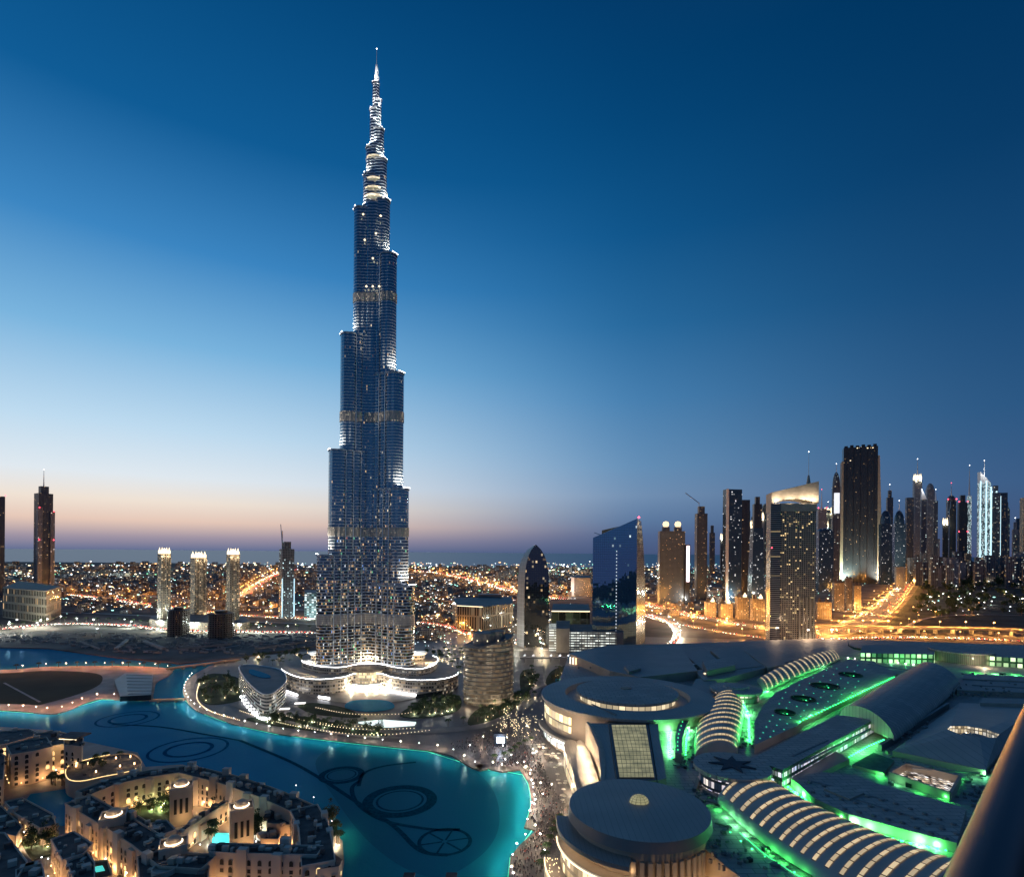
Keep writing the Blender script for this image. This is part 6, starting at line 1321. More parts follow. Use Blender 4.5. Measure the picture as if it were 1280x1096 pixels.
# the building cluster at the far left, lit from below
house('lit stone house with two dark balcony columns at the left edge of the inlet', [(8, 932), (34, 925), (58, 922), (66, 934), (40, 940), (14, 944)], 24, PLS, plit=.03, n=0)
house('tall house left of the round terrace, topped by a dark flat roof', [(42, 918), (70, 914), (86, 918), (84, 930), (60, 934)], 23, PLS, plit=.25)
o, q = house('roof-top tower with overhanging dark roof and lit walls by the lake', [(80, 922), (104, 923), (102, 934), (80, 932)], 27, PLS, plit=.05)
p_ = P(92, 918, 30); part(o, 'overhanging_roof', M['oldroof'], lambda m: m.box(p_.x, p_.y, 29, 17, 13, 1.0, -.1, bottom=True)); part(o, 'light_line', glow('eaves_light', (1, .8, .5), 2.2), lambda m: m.box(p_.x, p_.y - 5.6, 28.2, 14, .4, .6, -.1, bottom=True))
for dx in (-4, 4): light(o, (p_.x + dx, p_.y - 9, 24), (1, .72, .38), 1500)
terr = [(84, 960), (104, 952), (130, 946), (160, 942), (174, 948), (176, 958), (160, 966), (130, 972), (100, 978), (84, 974)]
o, q = house('round ended terrace house with glowing parapet lines reaching into the lake', terr, 12, PLS, plit=.2, n=4, name='terrace_house', clutter=3); rim(q, 13.2, glow('terrace_line', (1, .72, .3), 1.8), o, i0=22, i1=40, r=.22); rim(q, 13.2, glow('terrace_line', (1, .72, .3), 1.8), o, i0=0, i1=10, r=.22)
for x_, y_ in ((95, 958), (110, 955), (128, 950), (145, 948), (163, 946), (168, 955), (150, 958), (120, 965)): p_ = P(x_, y_, 13); part(o, 'terrace_lamp', M['g_warm'], lambda m: m.box(p_.x, p_.y, 13, .6, .6, 1.4)); light(o, (p_.x, p_.y, 15.5), (1, .7, .35), 420)
house('dark domed roofscape at the far left edge above the inlet', [(-40, 925), (0, 915), (36, 912), (50, 918), (10, 930), (-40, 938)], 21, PLS2, plit=.1)
house('narrow lit house cut by the left edge beside the inlet', [(-60, 958), (-6, 938), (6, 945), (4, 975), (-50, 990)], 19, PLS, plit=.15)
house('dark roofed house on the near side of the inlet', [(6, 1003), (28, 998), (66, 1018), (70, 1032), (50, 1036), (20, 1018)], 11, PLS, plit=.15); house('low house with lit porch left of the lawn', [(-40, 1010), (2, 1008), (28, 1034), (20, 1046), (-30, 1036)], 9, PLS, plit=.3)
house('large dark roofed house in the bottom left corner', [(-40, 1040), (6, 1042), (34, 1078), (20, 1100), (-50, 1100)], 13, PLS2, plit=.1); house('corner house with crenellated roof cut by the bottom edge', [(20, 1090), (52, 1082), (58, 1110), (20, 1120)], 12, PLS2, plit=.1, par=1.6)
house('split level house with roof terrace beside the lit lane', [(64, 1050), (92, 1040), (116, 1055), (104, 1068), (78, 1076)], 15, PLS2, plit=.1); house('near half of the split level house with small plunge pool', [(84, 1078), (108, 1066), (118, 1078), (118, 1098), (92, 1100)], 14, PLS2, plit=.05)
o, q = house('low terrace with tiny turquoise plunge pool in the bottom left', [(112, 1078), (134, 1076), (140, 1096), (118, 1100)], 8, PLS2, plit=.0, clutter=0); part(o, 'plunge_pool', glow('plunge_pool_water', (.1, .8, .7), .8), lambda m: m.prism(px([(117, 1083), (128, 1081), (131, 1087), (120, 1089)], 8.3), 8.02, 8.3))
house('front corner house with round bay left of the arched front wing', [(172, 1072), (200, 1064), (236, 1066), (262, 1078), (258, 1110), (176, 1120)], 18, PLS, plit=.12)
p_ = P(206, 1084, 20); bayo = empty('round_bay_tower', (p_.x, p_.y, 0), 'round bay tower with open flat top on the front corner house', 'tower'); part(bayo, 'wall', [PLS2, M['oldroof']], lambda m: (m.lathe(p_.x, p_.y, [(5.5, 1.4), (5.5, 20.5), (5.0, 20.5), (5.0, 19.2), (.01, 19.2)], 28)))
windows_on(bayo, ngon(p_.x, p_.y, 5.55, 8), 1.4, 19, 3.6, 3.6, .1)
p_ = P(410, 1076, 20); o = empty('round_house_end', (p_.x, p_.y, 0), 'round ended house with dark flat roof at the lake corner, bottom centre left', 'house'); part(o, 'wall', [PLS2, M['oldroof']], lambda m: m.prism(px([(392, 1070), (420, 1068), (428, 1074), (424, 1082), (396, 1086)], 19), 1.4, 19, 0, 1)); windows_on(o, px([(392, 1070), (420, 1068), (428, 1074), (424, 1082), (396, 1086)], 19), 1.4, 19)
# lamps that wash the walls and lanes
for x_, y_, pw_ in ((88, 1040, 700), (100, 1052, 900), (118, 1064, 1400), (132, 1078, 2200), (145, 1088, 2600), (158, 1096, 2600), (170, 1104, 1800), (10, 968, 1100), (22, 975, 1100), (34, 974, 1100), (46, 970, 1100), (58, 968, 1100), (70, 966, 1000), (88, 976, 700), (102, 980, 700),
                    (4, 990, 900), (16, 1030, 500), (30, 1044, 500), (60, 1078, 600), (52, 1076, 600), (80, 1090, 800), (150, 1000, 600), (168, 994, 600), (196, 990, 700), (205, 1008, 800), (222, 1008, 900), (240, 1010, 900), (255, 1006, 500), (290, 1024, 800), (312, 1024, 700), (338, 1062, 1200), (320, 1056, 400), (345, 1006, 500), (392, 1000, 300),
                    (415, 1030, 900), (422, 1044, 900), (420, 1060, 900), (300, 1060, 300), (250, 1060, 400), (370, 985, 200), (60, 1100, 800), (200, 1130, 900), (300, 1128, 900), (360, 1130, 900), (250, 1128, 900), (405, 1128, 900)):
    p_ = P(x_, y_, 3); o = put_lamp('glb', p_.x, p_.y, 1.5, 0, .75, pw_ * 8, (1, .6, .26), 5.0, .3, 'warm lamp in the lanes and courts of the old style quarter')
# two floodlit piers at the bottom edge
for x_, lab in ((511, 'left lit stone pier head at the bottom edge of the lake'), (564, 'right lit stone pier head at the bottom edge of the lake')):
    p_ = P(x_, 1096, 6); o = empty('pier_head', (p_.x, p_.y, 0), lab, 'pier', 'stone pier heads'); part(o, 'wall', PLS, lambda m: m.box(p_.x, p_.y, 0, 4.6, 4.6, 6)); part(o, 'roof', M['oldroof'], lambda m: m.box(p_.x, p_.y, 6, 5.6, 5.6, .9, bottom=True)); light(o, (p_.x, p_.y - 5, 3), (1, .72, .3), 900); light(o, (p_.x, p_.y - 2.6, 5), (1, .72, .3), 100)

# ================================================================ TREES
def palm_proto():
    o = empty('palm_tree', (0, 0, 0), 'palm tree with drooping fronds', 'palm tree', 'palm trees'); part(o, 'trunk', M['bark'], lambda m: m.tube([(0, 0, 0), (.15, 0, 3), (.1, .1, 6.5)], .3, 7, 0, .2)); rnd = random.Random(2)
    def cr(m):
        for k in range(26):
            a = k * 2.4; up = rnd.uniform(.1, 1.1); L_ = rnd.uniform(2.4, 3.2); pr = None
            for j in range(5):
                t_ = j / 4; r_ = L_ * t_; z_ = 6.5 + up * 1.6 * t_ - 2.4 * t_ * t_; w_ = .42 * math.sin(math.pi * min(.97, t_ + .12)); c_ = (math.cos(a) * r_, math.sin(a) * r_); nx, ny = -math.sin(a) * w_, math.cos(a) * w_
                cur = ((c_[0] + nx, c_[1] + ny, z_ - .15), (c_[0], c_[1], z_ + .12), (c_[0] - nx, c_[1] - ny, z_ - .15))
                if pr: m.face([pr[0], pr[1], cur[1], cur[0]]); m.face([pr[1], pr[2], cur[2], cur[1]])
                pr = cur
    part(o, 'crown', M['frond'], cr); return o
def tree_proto(seed, h, rad, label):
    rnd = random.Random(seed); o = empty('broadleaf_tree', (0, 0, 0), label, 'tree', 'broadleaf trees')
    def tr(m):
        m.tube([(0, 0, 0), (.1, .1, h * .35), (0, .2, h * .6)], .28, 6, 0, .12)
        for k in range(5): a = k * 1.3; m.tube([(0, 0, h * .3), (math.cos(a) * rad * .6, math.sin(a) * rad * .6, h * .7)], .12, 4, 0, .04)
    part(o, 'trunk', M['bark'], tr)
    def cr(m):
        cl = [(rnd.gauss(0, rad * .42), rnd.gauss(0, rad * .42), h * .66 + rnd.gauss(0, h * .13), rnd.uniform(.25, .5) * rad) for _ in range(13)]
        for cx_, cy_, cz_, r_ in cl:
            for _ in range(34):
                v = Vector((rnd.gauss(0, 1), rnd.gauss(0, 1), rnd.gauss(0, 1))).normalized() * r_ * rnd.uniform(.7, 1.1); c_ = Vector((cx_, cy_, cz_)) + v
                a = Vector((rnd.gauss(0, 1), rnd.gauss(0, 1), rnd.gauss(0, 1))).normalized() * .36; b = a.cross(v + Vector((.1, .2, .3))).normalized() * .3
                m.face([c_ - a, c_ - b, c_ + a, c_ + b])
    part(o, 'crown', M['leaf'], cr); return o
PALM = palm_proto(); TREES = [tree_proto(3, 7, 3.2, 'round leafy tree'), tree_proto(8, 9, 3.8, 'tall leafy tree')]
used = set()
def plant(proto, x, y, z=1.5, sc=1.0, label=None):
    rz = random.uniform(0, 6.28)
    if proto.name not in used: used.add(proto.name); o = proto; o.location = (x, y, z); o.rotation_euler = (0, 0, rz); o.scale = (sc,) * 3; o['label'] = label
    else: o = copy_tree0(proto, (x, y, z), rz, sc, label)
    return o
def scatter(poly_px, n, z, label, mix_=.5, sc=(.8, 1.3), uplit=0, col=(1, .85, .6), pw=350):
    pw *= 3; n = int(n * 1.35)
    q = px(poly_px, z); xs = [p[0] for p in q]; ys = [p[1] for p in q]; k = 0; tr = 0
    while k < n and tr < 5000:
        tr += 1; x_, y_ = random.uniform(min(xs), max(xs)), random.uniform(min(ys), max(ys))
        if not inside((x_, y_), q): continue
        if random.random() < mix_: plant(PALM, x_, y_, z, random.uniform(*sc), 'palm tree ' + label)
        else: plant(random.choice(TREES), x_, y_, z, random.uniform(*sc), 'leafy tree ' + label)
        if uplit and k % uplit == 0:
            l = light(None, (0, 0, 0), col, pw, size=.3); l.location = (x_ + 1.2, y_ - 2.6, z + 1.2)
            g_ = MB(); g_.box(0, 0, 0, .55, .55, .5); ob = g_.build('garden_light', M['g_cream'], None, label='white garden light ' + label, cat='garden light', group='garden lights ' + label); ob.location = (x_ + .6, y_ - 2.0, z); l.location = (0, -1.2, 1.4); l.parent = ob
        k += 1
random.seed(9)
scatter([(250, 850), (300, 850), (303, 872), (268, 882), (248, 868)], 26, 1.5, 'in the garden left of the curved hotel wing', .4, uplit=3)
scatter([(330, 894), (395, 896), (430, 908), (480, 915), (470, 920), (380, 912), (312, 900)], 26, 1.5, 'on the slope between the tower and the promenade', .3, uplit=3, col=(.9, 1, .8))
scatter([(520, 882), (568, 870), (574, 884), (545, 894), (505, 894)], 34, 1.5, 'in the grove right of the forecourt', .2, uplit=3, col=(1, 1, .8))
scatter([(300, 822), (390, 812), (400, 822), (350, 832), (310, 832)], 30, 1.5, 'behind the curved hotel wing', .6, uplit=3, col=(1, .8, .45), pw=500)
scatter([(530, 815), (580, 812), (585, 840), (560, 845), (545, 828)], 22, 1.5, 'between the podium and the round office block', .5, uplit=3, col=(1, .8, .45), pw=500)
scatter([(600, 886), (655, 868), (662, 878), (620, 898), (590, 903)], 22, 1.5, 'along the boulevard below the round office block', .6, uplit=3, pw=450)
scatter([(652, 842), (666, 836), (673, 852), (668, 872), (656, 876)], 12, 1.5, 'in the strip garden right of the round office block', .5, uplit=3)
scatter([(690, 838), (700, 832), (704, 866), (686, 858)], 9, 1.5, 'in the garden by the round pool', .5, uplit=3, col=(1, .6, .35))
scatter([(90, 955), (140, 944), (165, 948), (110, 964)], 8, 12.5, 'on the round ended terrace', .6, (.7, .9)); scatter([(30, 1055), (66, 1045), (72, 1064), (40, 1072)], 8, 1.6, 'on the lawn of the bottom left corner', .3, uplit=4)
scatter([(160, 1005), (210, 998), (225, 1014), (180, 1026)], 12, 1.6, 'in the palm court', .4, uplit=3, col=(.8, .9, .4), pw=700); scatter([(262, 1020), (276, 1018), (268, 1054), (252, 1054)], 9, 1.6, 'left of the swimming pool', .9, (1.0, 1.3), uplit=3, col=(.9, 1, .9), pw=600)
scatter([(300, 1030), (330, 1026), (328, 1060), (300, 1060)], 10, 1.6, 'right of the swimming pool', .5, (1.0, 1.4), uplit=3, col=(.9, 1, .8), pw=500); scatter([(404, 1010), (424, 1040), (426, 1060), (414, 1050)], 9, 1.6, 'on the lakeside terrace at the corner', .5, uplit=2)
scatter([(62, 975), (98, 965), (104, 978), (66, 985)], 8, 1.6, 'between the lit house and the terrace', .8)
for p in resample(px([(0, 786), (70, 776), (150, 777), (220, 784), (290, 785), (395, 787)], 1.5), 26): plant(PALM, p[0], p[1], 1.5, 1.4, 'palm tree in the row along the white lit boulevard')
for p in resample([q for q in isl][2:22], 24): plant(PALM, p[0], p[1] - 4, 1.2, 1.1, 'palm tree on the far side of the park peninsula')
for p in resample(px([(560, 908), (610, 900), (648, 884), (664, 866), (672, 848)], 1.5), 16): plant(PALM, p[0], p[1], 1.6, 1.1, 'palm tree lining the curved boulevard to the mall')
random.seed(31)
pk = [(1150, 716), (1290, 700), (1290, 772), (1230, 768), (1130, 778), (1150, 745)]
pk_ = MB(); pk_.face([(p[0], p[1], .12) for p in px([(1120, 790), (1112, 778), (1140, 745), (1160, 716), (1400, 716), (1400, 790)])]); pk_.build('park_ground', solid('park_turf', (.04, .05, .035), .95, var=.7, scale=.01), kind='structure')
for k in range(120):
    q = px(pk, 0)
    while True:
        p_ = P(random.uniform(1135, 1282), random.uniform(718, 776))
        if inside((p_.x, p_.y), q): break
    s_ = p_.y / 620; 
    plant(random.choice(TREES), p_.x, p_.y, 0, s_ * random.uniform(.8, 1.3), 'dark tree in the wide park below the skyline on the right')
    if k % 4 == 0: put_lamp('wh', p_.x + 14, p_.y - 10, 0, 0, max(1, p_.y / 1500), 9000 * (p_.y / 1500) ** 2, random.choice(((.8, 1, .7), (1, 1, 1), (1, .7, .4))), 12, 1, 'park lamp among the dark trees below the skyline')
# ================================================================ THE CITY PLAIN
random.seed(77)
HM = [facade('house_' + n_, c_, (.03, .03, .035), 4.5, 4.0, .5, .5, pl, lc, 1.6, litc2=l2, var=.25) for n_, c_, pl, lc, l2 in (
    ('cream', (.36, .3, .24), .13, WARM, CREAM), ('grey', (.28, .28, .28), .12, WHITE, COOL), ('brown', (.24, .18, .14), .14, WARM, SOD))]
tower_keep = [px(q_) for q_ in ([(180, 800), (320, 800), (320, 765), (180, 765)], [(395, 820), (525, 820), (525, 770), (395, 770)], [(560, 812), (830, 812), (830, 750), (560, 750)], [(0, 785), (80, 785), (80, 745), (0, 745)], [(900, 800), (1105, 800), (1105, 725), (900, 725)], [(345, 776), (405, 776), (405, 745), (345, 745)])]
def road_near(x, y, pad):
    for path, w in ROADS:
        for a, b in zip(path, path[1:]):
            dx, dy = b[0] - a[0], b[1] - a[1]; t_ = max(0, min(1, ((x - a[0]) * dx + (y - a[1]) * dy) / (dx * dx + dy * dy + 1e-9)))
            if math.hypot(x - a[0] - t_ * dx, y - a[1] - t_ * dy) < w / 2 + pad: return True
    return False
HZ = [(-60, 1340, 706, 712, 1.0), (-60, 860, 712, 745, 1.0), (1110, 1340, 712, 722, .5), (60, 560, 745, 768, .35), (510, 700, 745, 800, .4), (820, 960, 712, 770, .4)]
cand = []
for x0, x1, y0, y1, dens in HZ:
    n_ = int((x1 - x0) * (y1 - y0) * .085 * dens)
    for _ in range(n_):
        x_, y_ = random.uniform(x0, x1), random.uniform(y0, y1); p_ = P(x_, y_)
        if p_.y > 6050 or any(inside((p_.x, p_.y), t_) for t_ in tower_keep): continue
        s_ = max(1.0, p_.y / 2600); w_, d_, h_ = random.uniform(12, 26) * s_, random.uniform(10, 18) * s_, random.choice((6, 8, 8, 11, 14, 20)) * s_ * .9
        if road_near(p_.x, p_.y, w_ * .6): continue
        cand.append((p_.x, p_.y, w_, d_, h_))
cand.sort(key=lambda c: -(c[2] * c[4]) / c[1] ** 2)
WORDS = {0: 'cream walls', 1: 'grey walls', 2: 'brown walls'}
stuffm = [MB(), MB(), MB()]
for i, (x_, y_, w_, d_, h_) in enumerate(cand):
    k = random.randrange(3); rz = random.uniform(-.5, .5)
    if i < 290:
        m = MB(); m.box(0, 0, 0, w_, d_, h_, 0, 0, 1); m.box(w_ * .2, 0, h_, w_ * .3, d_ * .4, 3, 0, 0, 1); m.box(-w_ * .25, d_ * .1, h_, w_ * .15, d_ * .2, 1.6, 0, 0, 1)
        side = 'left of' if x_ < bx - 60 else ('right of' if x_ < 900 else 'far right of')
        o = m.build('low_house', [HM[k], RF], None, label='low flat roofed house with %s on the plain %s the tallest tower' % (WORDS[k], side), cat='house', group='low %s houses on the plain' % WORDS[k].split()[0]); o.location = (x_, y_, 0); o.rotation_euler = (0, 0, rz)
    else: stuffm[k].box(x_, y_, 0, w_, d_, h_, rz, 0, 1)
for k in range(3): stuffm[k].build('distant_houses', [HM[k], RF], None, label='far off mass of low houses with lit windows, %s' % WORDS[k], cat='houses', kind='stuff')
# lamps of the far streets and gardens, too many and small to count
far = {'g_cream': MB(), 'g_sod': MB(), 'g_white': MB(), 'g_cool': MB(), 'g_green': MB()}
M['far_cream'] = glow('far_cream', (1, .75, .45), 3.0); M['far_sod'] = glow('far_sodium', (1, .5, .2), 3.5); M['far_white'] = glow('far_white', (.9, .97, 1), 3.5); M['far_cool'] = glow('far_cool', (.45, 1, .85), 2.2); M['far_green'] = glow('far_green', (.3, 1, .5), 1.6)
mats_ = {'g_cream': 'far_cream', 'g_sod': 'far_sod', 'g_white': 'far_white', 'g_cool': 'far_cool', 'g_green': 'far_green'}
zones = [(-60, 1340, 705.5, 711, 620), (-60, 1000, 711, 722, 760), (-60, 860, 722, 745, 600), (90, 560, 745, 768, 170), (510, 720, 745, 812, 330), (830, 960, 712, 765, 150), (1110, 1340, 711, 724, 360), (1150, 1300, 724, 770, 70), (1020, 1130, 730, 775, 60), (60, 400, 768, 790, 50), (380, 560, 790, 822, 90), (-60, 200, 745, 775, 90)]
for x0, x1, y0, y1, n_ in zones:
    clus = [(random.uniform(x0, x1), random.uniform(y0, y1)) for _ in range(max(3, n_ // 14))]
    for _ in range(n_):
        c_ = random.choice(clus); x_, y_ = (random.gauss(c_[0], 14), random.gauss(c_[1], (y1 - y0) * .12)) if random.random() < .5 else (random.uniform(x0, x1), random.uniform(y0, y1))
        if y_ < 705.5 or y_ > y1 + 2: continue
        p_ = P(x_, y_)
        if any(inside((p_.x, p_.y), t_) for t_ in tower_keep[:1]): continue
        s_ = p_.y / 560 * random.choice((.35, .45, .55, .55, .75, 1.1)); k_ = random.choices(list(far), (30, 15, 29, 22, 4))[0]
        far[k_].box(p_.x, p_.y, random.uniform(6, 14) * max(1, p_.y / 3500), s_ * random.choice((1, 1, 1.8)), s_ * .5, s_ * .7, 0, bottom=True)
for k_, m_ in far.items(): m_.build('city_lights', M[mats_[k_]], None, label='scattered far off street and garden lights of the city plain', cat='lights', kind='stuff')
# added flood masts, placed at random to brighten the plain
random.seed(13)
for k in range(52):
    x_, y_ = random.choice(((random.uniform(0, 400), random.uniform(712, 745)), (random.uniform(510, 760), random.uniform(712, 745)), (random.uniform(-20, 1300), random.uniform(708, 716)), (random.uniform(520, 700), random.uniform(755, 810)), (random.uniform(840, 1000), random.uniform(735, 760))))
    p_ = P(x_, y_); s_ = p_.y / 1000
    put_lamp('wh', p_.x, p_.y, 0, 0, 1.2 * max(1, s_ * .7), 26000 * s_ * s_, random.choice(((1, .62, .3), (1, .5, .18), (.8, 1, .9), (1, .9, .7))), 16, 2, 'flood mast added to light the city plain')
# bright building site by the channel at the far left
for x_, y_, c_ in ((10, 790, (.9, 1, .95)), (28, 795, (.95, 1, .9)), (45, 788, (.8, 1, .9)), (58, 783, (1, 1, 1)), (-5, 797, (1, 1, .9)), (20, 784, (.9, 1, 1)), (120, 796, (1, .8, .4)), (75, 779, (1, 1, 1))):
    p_ = P(x_, y_); put_lamp('wh', p_.x, p_.y, 1.5, 0, 1.3, 42000 if x_ != 120 else 5000, c_, 12, 1, 'dazzling white flood mast on the building site at the left')
cl = MB(); random.seed(8); zc = px([(0, 790), (400, 793), (400, 806), (300, 818), (150, 816), (60, 806), (0, 802)], 1.5); kx = [p[0] for p in zc]; ky = [p[1] for p in zc]; kk = 0
while kk < 520:
    x_, y_ = random.uniform(min(kx), max(kx)), random.uniform(min(ky), max(ky))
    if not inside((x_, y_), zc): continue
    cl.box(x_, y_, 1.5, random.choice((2, 4, 7, 12)), random.choice((1.5, 2.5, 3)), random.uniform(.4, 3), random.uniform(-.6, .6)); kk += 1
cl.build('site_clutter', M['concrete'], None, label='piles, pallets and fences strewn over the bare plots beyond the channel', cat='site clutter', kind='stuff')
# sheds, walls and plots on the far bank
for k, (a, b, h_) in enumerate((((145, 812), (160, 800), 3), ((180, 803), (205, 812), 4), ((225, 812), (290, 806), 3), ((100, 803), (125, 812), 3), ((320, 812), (390, 802), 3))):
    m = MB(); m.wall(P2(*a, 1.5), P2(*b, 1.5), 1.5, 1.5 + h_, 6 if k < 2 else 1.5); m.build('site_shed' if k < 2 else 'site_wall', M['concrete'], None, label='long grey %s on the bare plot beyond the channel%s' % (('shed' if k < 2 else 'wall'), ('', ', the longer one', ', nearest the shells', ', at the left', ', near the tower')[k]), cat='shed' if k < 2 else 'wall')
for k, (a, b) in enumerate((((235, 806), (262, 812)), ((262, 812), (300, 806)))): m = MB(); m.ribbon([P2(*a, 1.6), P2(*b, 1.6)], 6, 1.62 + k * .02); m.build('path', M['concrete'], kind='structure')
p_ = P(260, 832, 2); 
def bridge(a, b, w, z, label, dots=True):
    A, B = P2(*a, z), P2(*b, z); o = empty('bridge', (*A, 0), label, 'bridge'); part(o, 'deck', M['paving'], lambda m: m.wall(A, B, z - .8, z, w)); off_ = offset([A, B], w / 2); of2_ = offset([A, B], -w / 2)
    for q in (off_, of2_): part(o, 'railing', M['stone'], lambda m: m.wall(q[0], q[1], z - .1, z + 1.0, .3))
    n_ = max(2, int(math.dist(A, B) / 14))
    for i in range(n_): t_ = (i + .5) / n_; part(o, 'pier', M['concrete'], lambda m: m.box(A[0] + (B[0] - A[0]) * t_, A[1] + (B[1] - A[1]) * t_, -1, 2, w * .8, z + .2)); l = light(o, (of2_[0][0] + (B[0] - A[0]) * t_, of2_[0][1] + (B[1] - A[1]) * t_, z + 2.5), (1, .6, .3), 900)
bridge((188, 875), (231, 874), 5, 2.6, 'low stone footbridge from the park peninsula to the promenade'); bridge((208, 836), (300, 824), 7, 3.2, 'slim curved road bridge at the head of the channel')
# dark pavilion on the peninsula tip
o = poly_tower('waterside_pavilion', 'dark flat roofed pavilion with two lit openings on the peninsula tip', 'pavilion', px([(143, 850), (156, 841), (192, 842), (189, 868), (150, 870)], 7), 1.2, 7, [M['glass_dark'], M['roof2']])
p_ = P(150, 874, 3); part(o, 'lit_opening', M['g_white'], lambda m: m.box(p_.x, p_.y + 6, 1.6, 6, .5, 3)); light(o, (p_.x, p_.y - 2, 4), (.8, 1, 1), 1200)
m = MB(); 
for j in range(7): m.wall(P2(158 + j * .3, 843 + j * 4, 7.2), P2(190 - j * .2, 844 + j * 3.8, 7.2), 7, 7.3, .6)
m.build('roof_batten', M['dark'], o)

# ================================================================ CARS
CARM = [solid('car_paint_' + n_, c_, .3, var=.03) for n_, c_ in (('white', (.7, .7, .7)), ('dark', (.04, .04, .05)), ('silver', (.4, .42, .45)))]
M['tail'] = glow('tail_light', (1, .06, .03), 5); M['head'] = glow('head_light', (1, .9, .7), 12)
def car_mesh(k):
    m = MB(); m.prism([(-2.2, -.9), (2.2, -.9), (2.2, .9), (-2.2, .9)], .35, .95, 0, 0, True); m.prism([(-1.6, -.85), (1.0, -.85), (1.0, .85), (-1.6, .85)], .95, 1.5, 1, 0, pts2=[(-1.2, -.7), (.5, -.7), (.5, .7), (-1.2, .7)])
    for x_ in (-1.4, 1.4):
        for y_ in (-.9, .9): m.box(x_, y_, 0, .7, .25, .65, 0, 1)
    for y_ in (-.6, .6): m.box(2.25, y_, .55, .3, .5, .35, 0, 2, bottom=True); m.box(-2.25, y_, .6, .2, .5, .3, 0, 3, bottom=True)
    me = bpy.data.meshes.new('car'); me.from_pydata(m.v, [], m.f); [me.materials.append(x) for x in (CARM[k], M['glass_dark'], M['head'], M['tail'])]; me.polygons.foreach_set('material_index', m.m); me.update(); return me
CM = [car_mesh(k) for k in range(3)]; CN = ('white', 'dark', 'silver'); random.seed(44)
NAMES = ['highway curving into the skyline', 'highway behind the mall', 'slip road behind the mall', 'bright ramp right of the glass tower', 'far highway right of the tallest tower', 'crossroad right of the tallest tower', 'road behind the round office block', 'highway behind the three towers', None, 'road to the coast', 'boulevard beyond the channel', None, 'street left of the pointed tower', None, 'road under the elevated highway', 'service road in the dark park']
NC = [40, 34, 14, 24, 34, 10, 12, 28, 0, 14, 34, 0, 8, 0, 14, 4]; total = 0
for (path, w), nm, nc in zip(ROADS, NAMES, NC):
    L_ = resample(path, 9)
    for _ in range(nc):
        if not nm or total >= 290: break
        i = random.randrange(len(L_) - 1); i = min(len(L_) - 2, int(i ** 1)); a, b = L_[i], L_[i + 1]; an = math.atan2(b[1] - a[1], b[0] - a[0]); ln = random.choice((-1, 1)) * random.uniform(.12, .42) * w; k = random.randrange(3)
        o = bpy.data.objects.new('car', CM[k]); COL.objects.link(o); o.location = (a[0] - math.sin(an) * ln, a[1] + math.cos(an) * ln, .9 if nm != 'boulevard beyond the channel' else 1.75); o.rotation_euler = (0, 0, an + (math.pi if ln > 0 else 0)); s_ = max(1, min(2.2, a[1] / 1400)); o.scale = (s_,) * 3
        tag(o, '%s car with headlights on, driving on the %s' % (CN[k], nm), 'car', '%s cars on the %s' % (CN[k], nm)); total += 1

# the rest of the traffic, farther back than one could count
random.seed(6); tb, th, tt = MB(), MB(), MB()
for (path, w), nm, nc in zip(ROADS, NAMES, NC):
    if not nm or nc < 10: continue
    L_ = resample(path, 9)
    for _ in range(nc * 9):
        i = random.randrange(len(L_) - 1); a, b = L_[i], L_[i + 1]; an = math.atan2(b[1] - a[1], b[0] - a[0]); sd = random.choice((-1, 1)); ln = sd * random.uniform(.08, .45) * w; s_ = max(1, min(2.4, a[1] / 1400)); zz_ = 1.0 if nm != 'boulevard beyond the channel' else 1.8
        x_, y_ = a[0] - math.sin(an) * ln, a[1] + math.cos(an) * ln; tb.box(x_, y_, zz_, 4.4 * s_, 1.8 * s_, 1.4 * s_, an, bottom=True)
        for fr_, mm_ in ((2.4, th), (-2.4, tt)): fr_ *= -s_ if sd > 0 else s_; mm_.box(x_ + math.cos(an) * fr_, y_ + math.sin(an) * fr_, zz_ + .5, .4, 1.7 * s_, .45 * s_, an, bottom=True)
o = tb.build('distant_traffic', CARM[1], None, label='dense distant traffic with its lights on along the highways', cat='traffic', kind='stuff'); th.build('headlights', M['head'], o); tt.build('tail_lights', M['tail'], o)

# ================================================================ THE CROWD
def person_mesh(k, seed):
    rnd = random.Random(seed); m = MB(); st = rnd.uniform(.1, .3)
    for s_ in (-1, 1):
        m.tube([(s_ * .1, s_ * st, 0), (s_ * .11, s_ * st * .5, .45), (s_ * .08, 0, .9)], .07, 6, 1, .1); m.tube([(s_ * .12, s_ * st + .1, .03), (s_ * .1, s_ * st - .1, .05)], .05, 5, 1)
        m.tube([(s_ * .21, 0, 1.42), (s_ * .26, .03, 1.12), (s_ * .24, .14 * s_ + .1, .85)], .055, 6, 0, .035)
    m.lathe(0, 0, [(.14, .85), (.18, .95), (.16, 1.12), (.2, 1.38), (.12, 1.48), (.055, 1.52), (.055, 1.57)], 8, 0); m.lathe(0, 0, [(.01, 1.54), (.09, 1.6), (.1, 1.68), (.07, 1.76), (.01, 1.79)], 8, 2)
    me = bpy.data.meshes.new('person'); me.from_pydata(m.v, [], m.f); [me.materials.append(x) for x in (CLO[k], CLO[3], SKN)]; me.polygons.foreach_set('material_index', m.m); me.polygons.foreach_set('use_smooth', m.sm); me.update(); return me
CLO = [solid('white_robe', (.5, .48, .46), .8), solid('dark_clothes', (.03, .03, .035), .9), solid('red_shirt', (.4, .08, .06), .8), solid('dark_trousers', (.04, .04, .05), .9)]; SKN = solid('skin', (.35, .2, .13), .6)
PM = [[person_mesh(k, s_) for s_ in (1, 2, 3)] for k in range(3)]; PW = ('in white clothes', 'in dark clothes', 'in a red shirt')
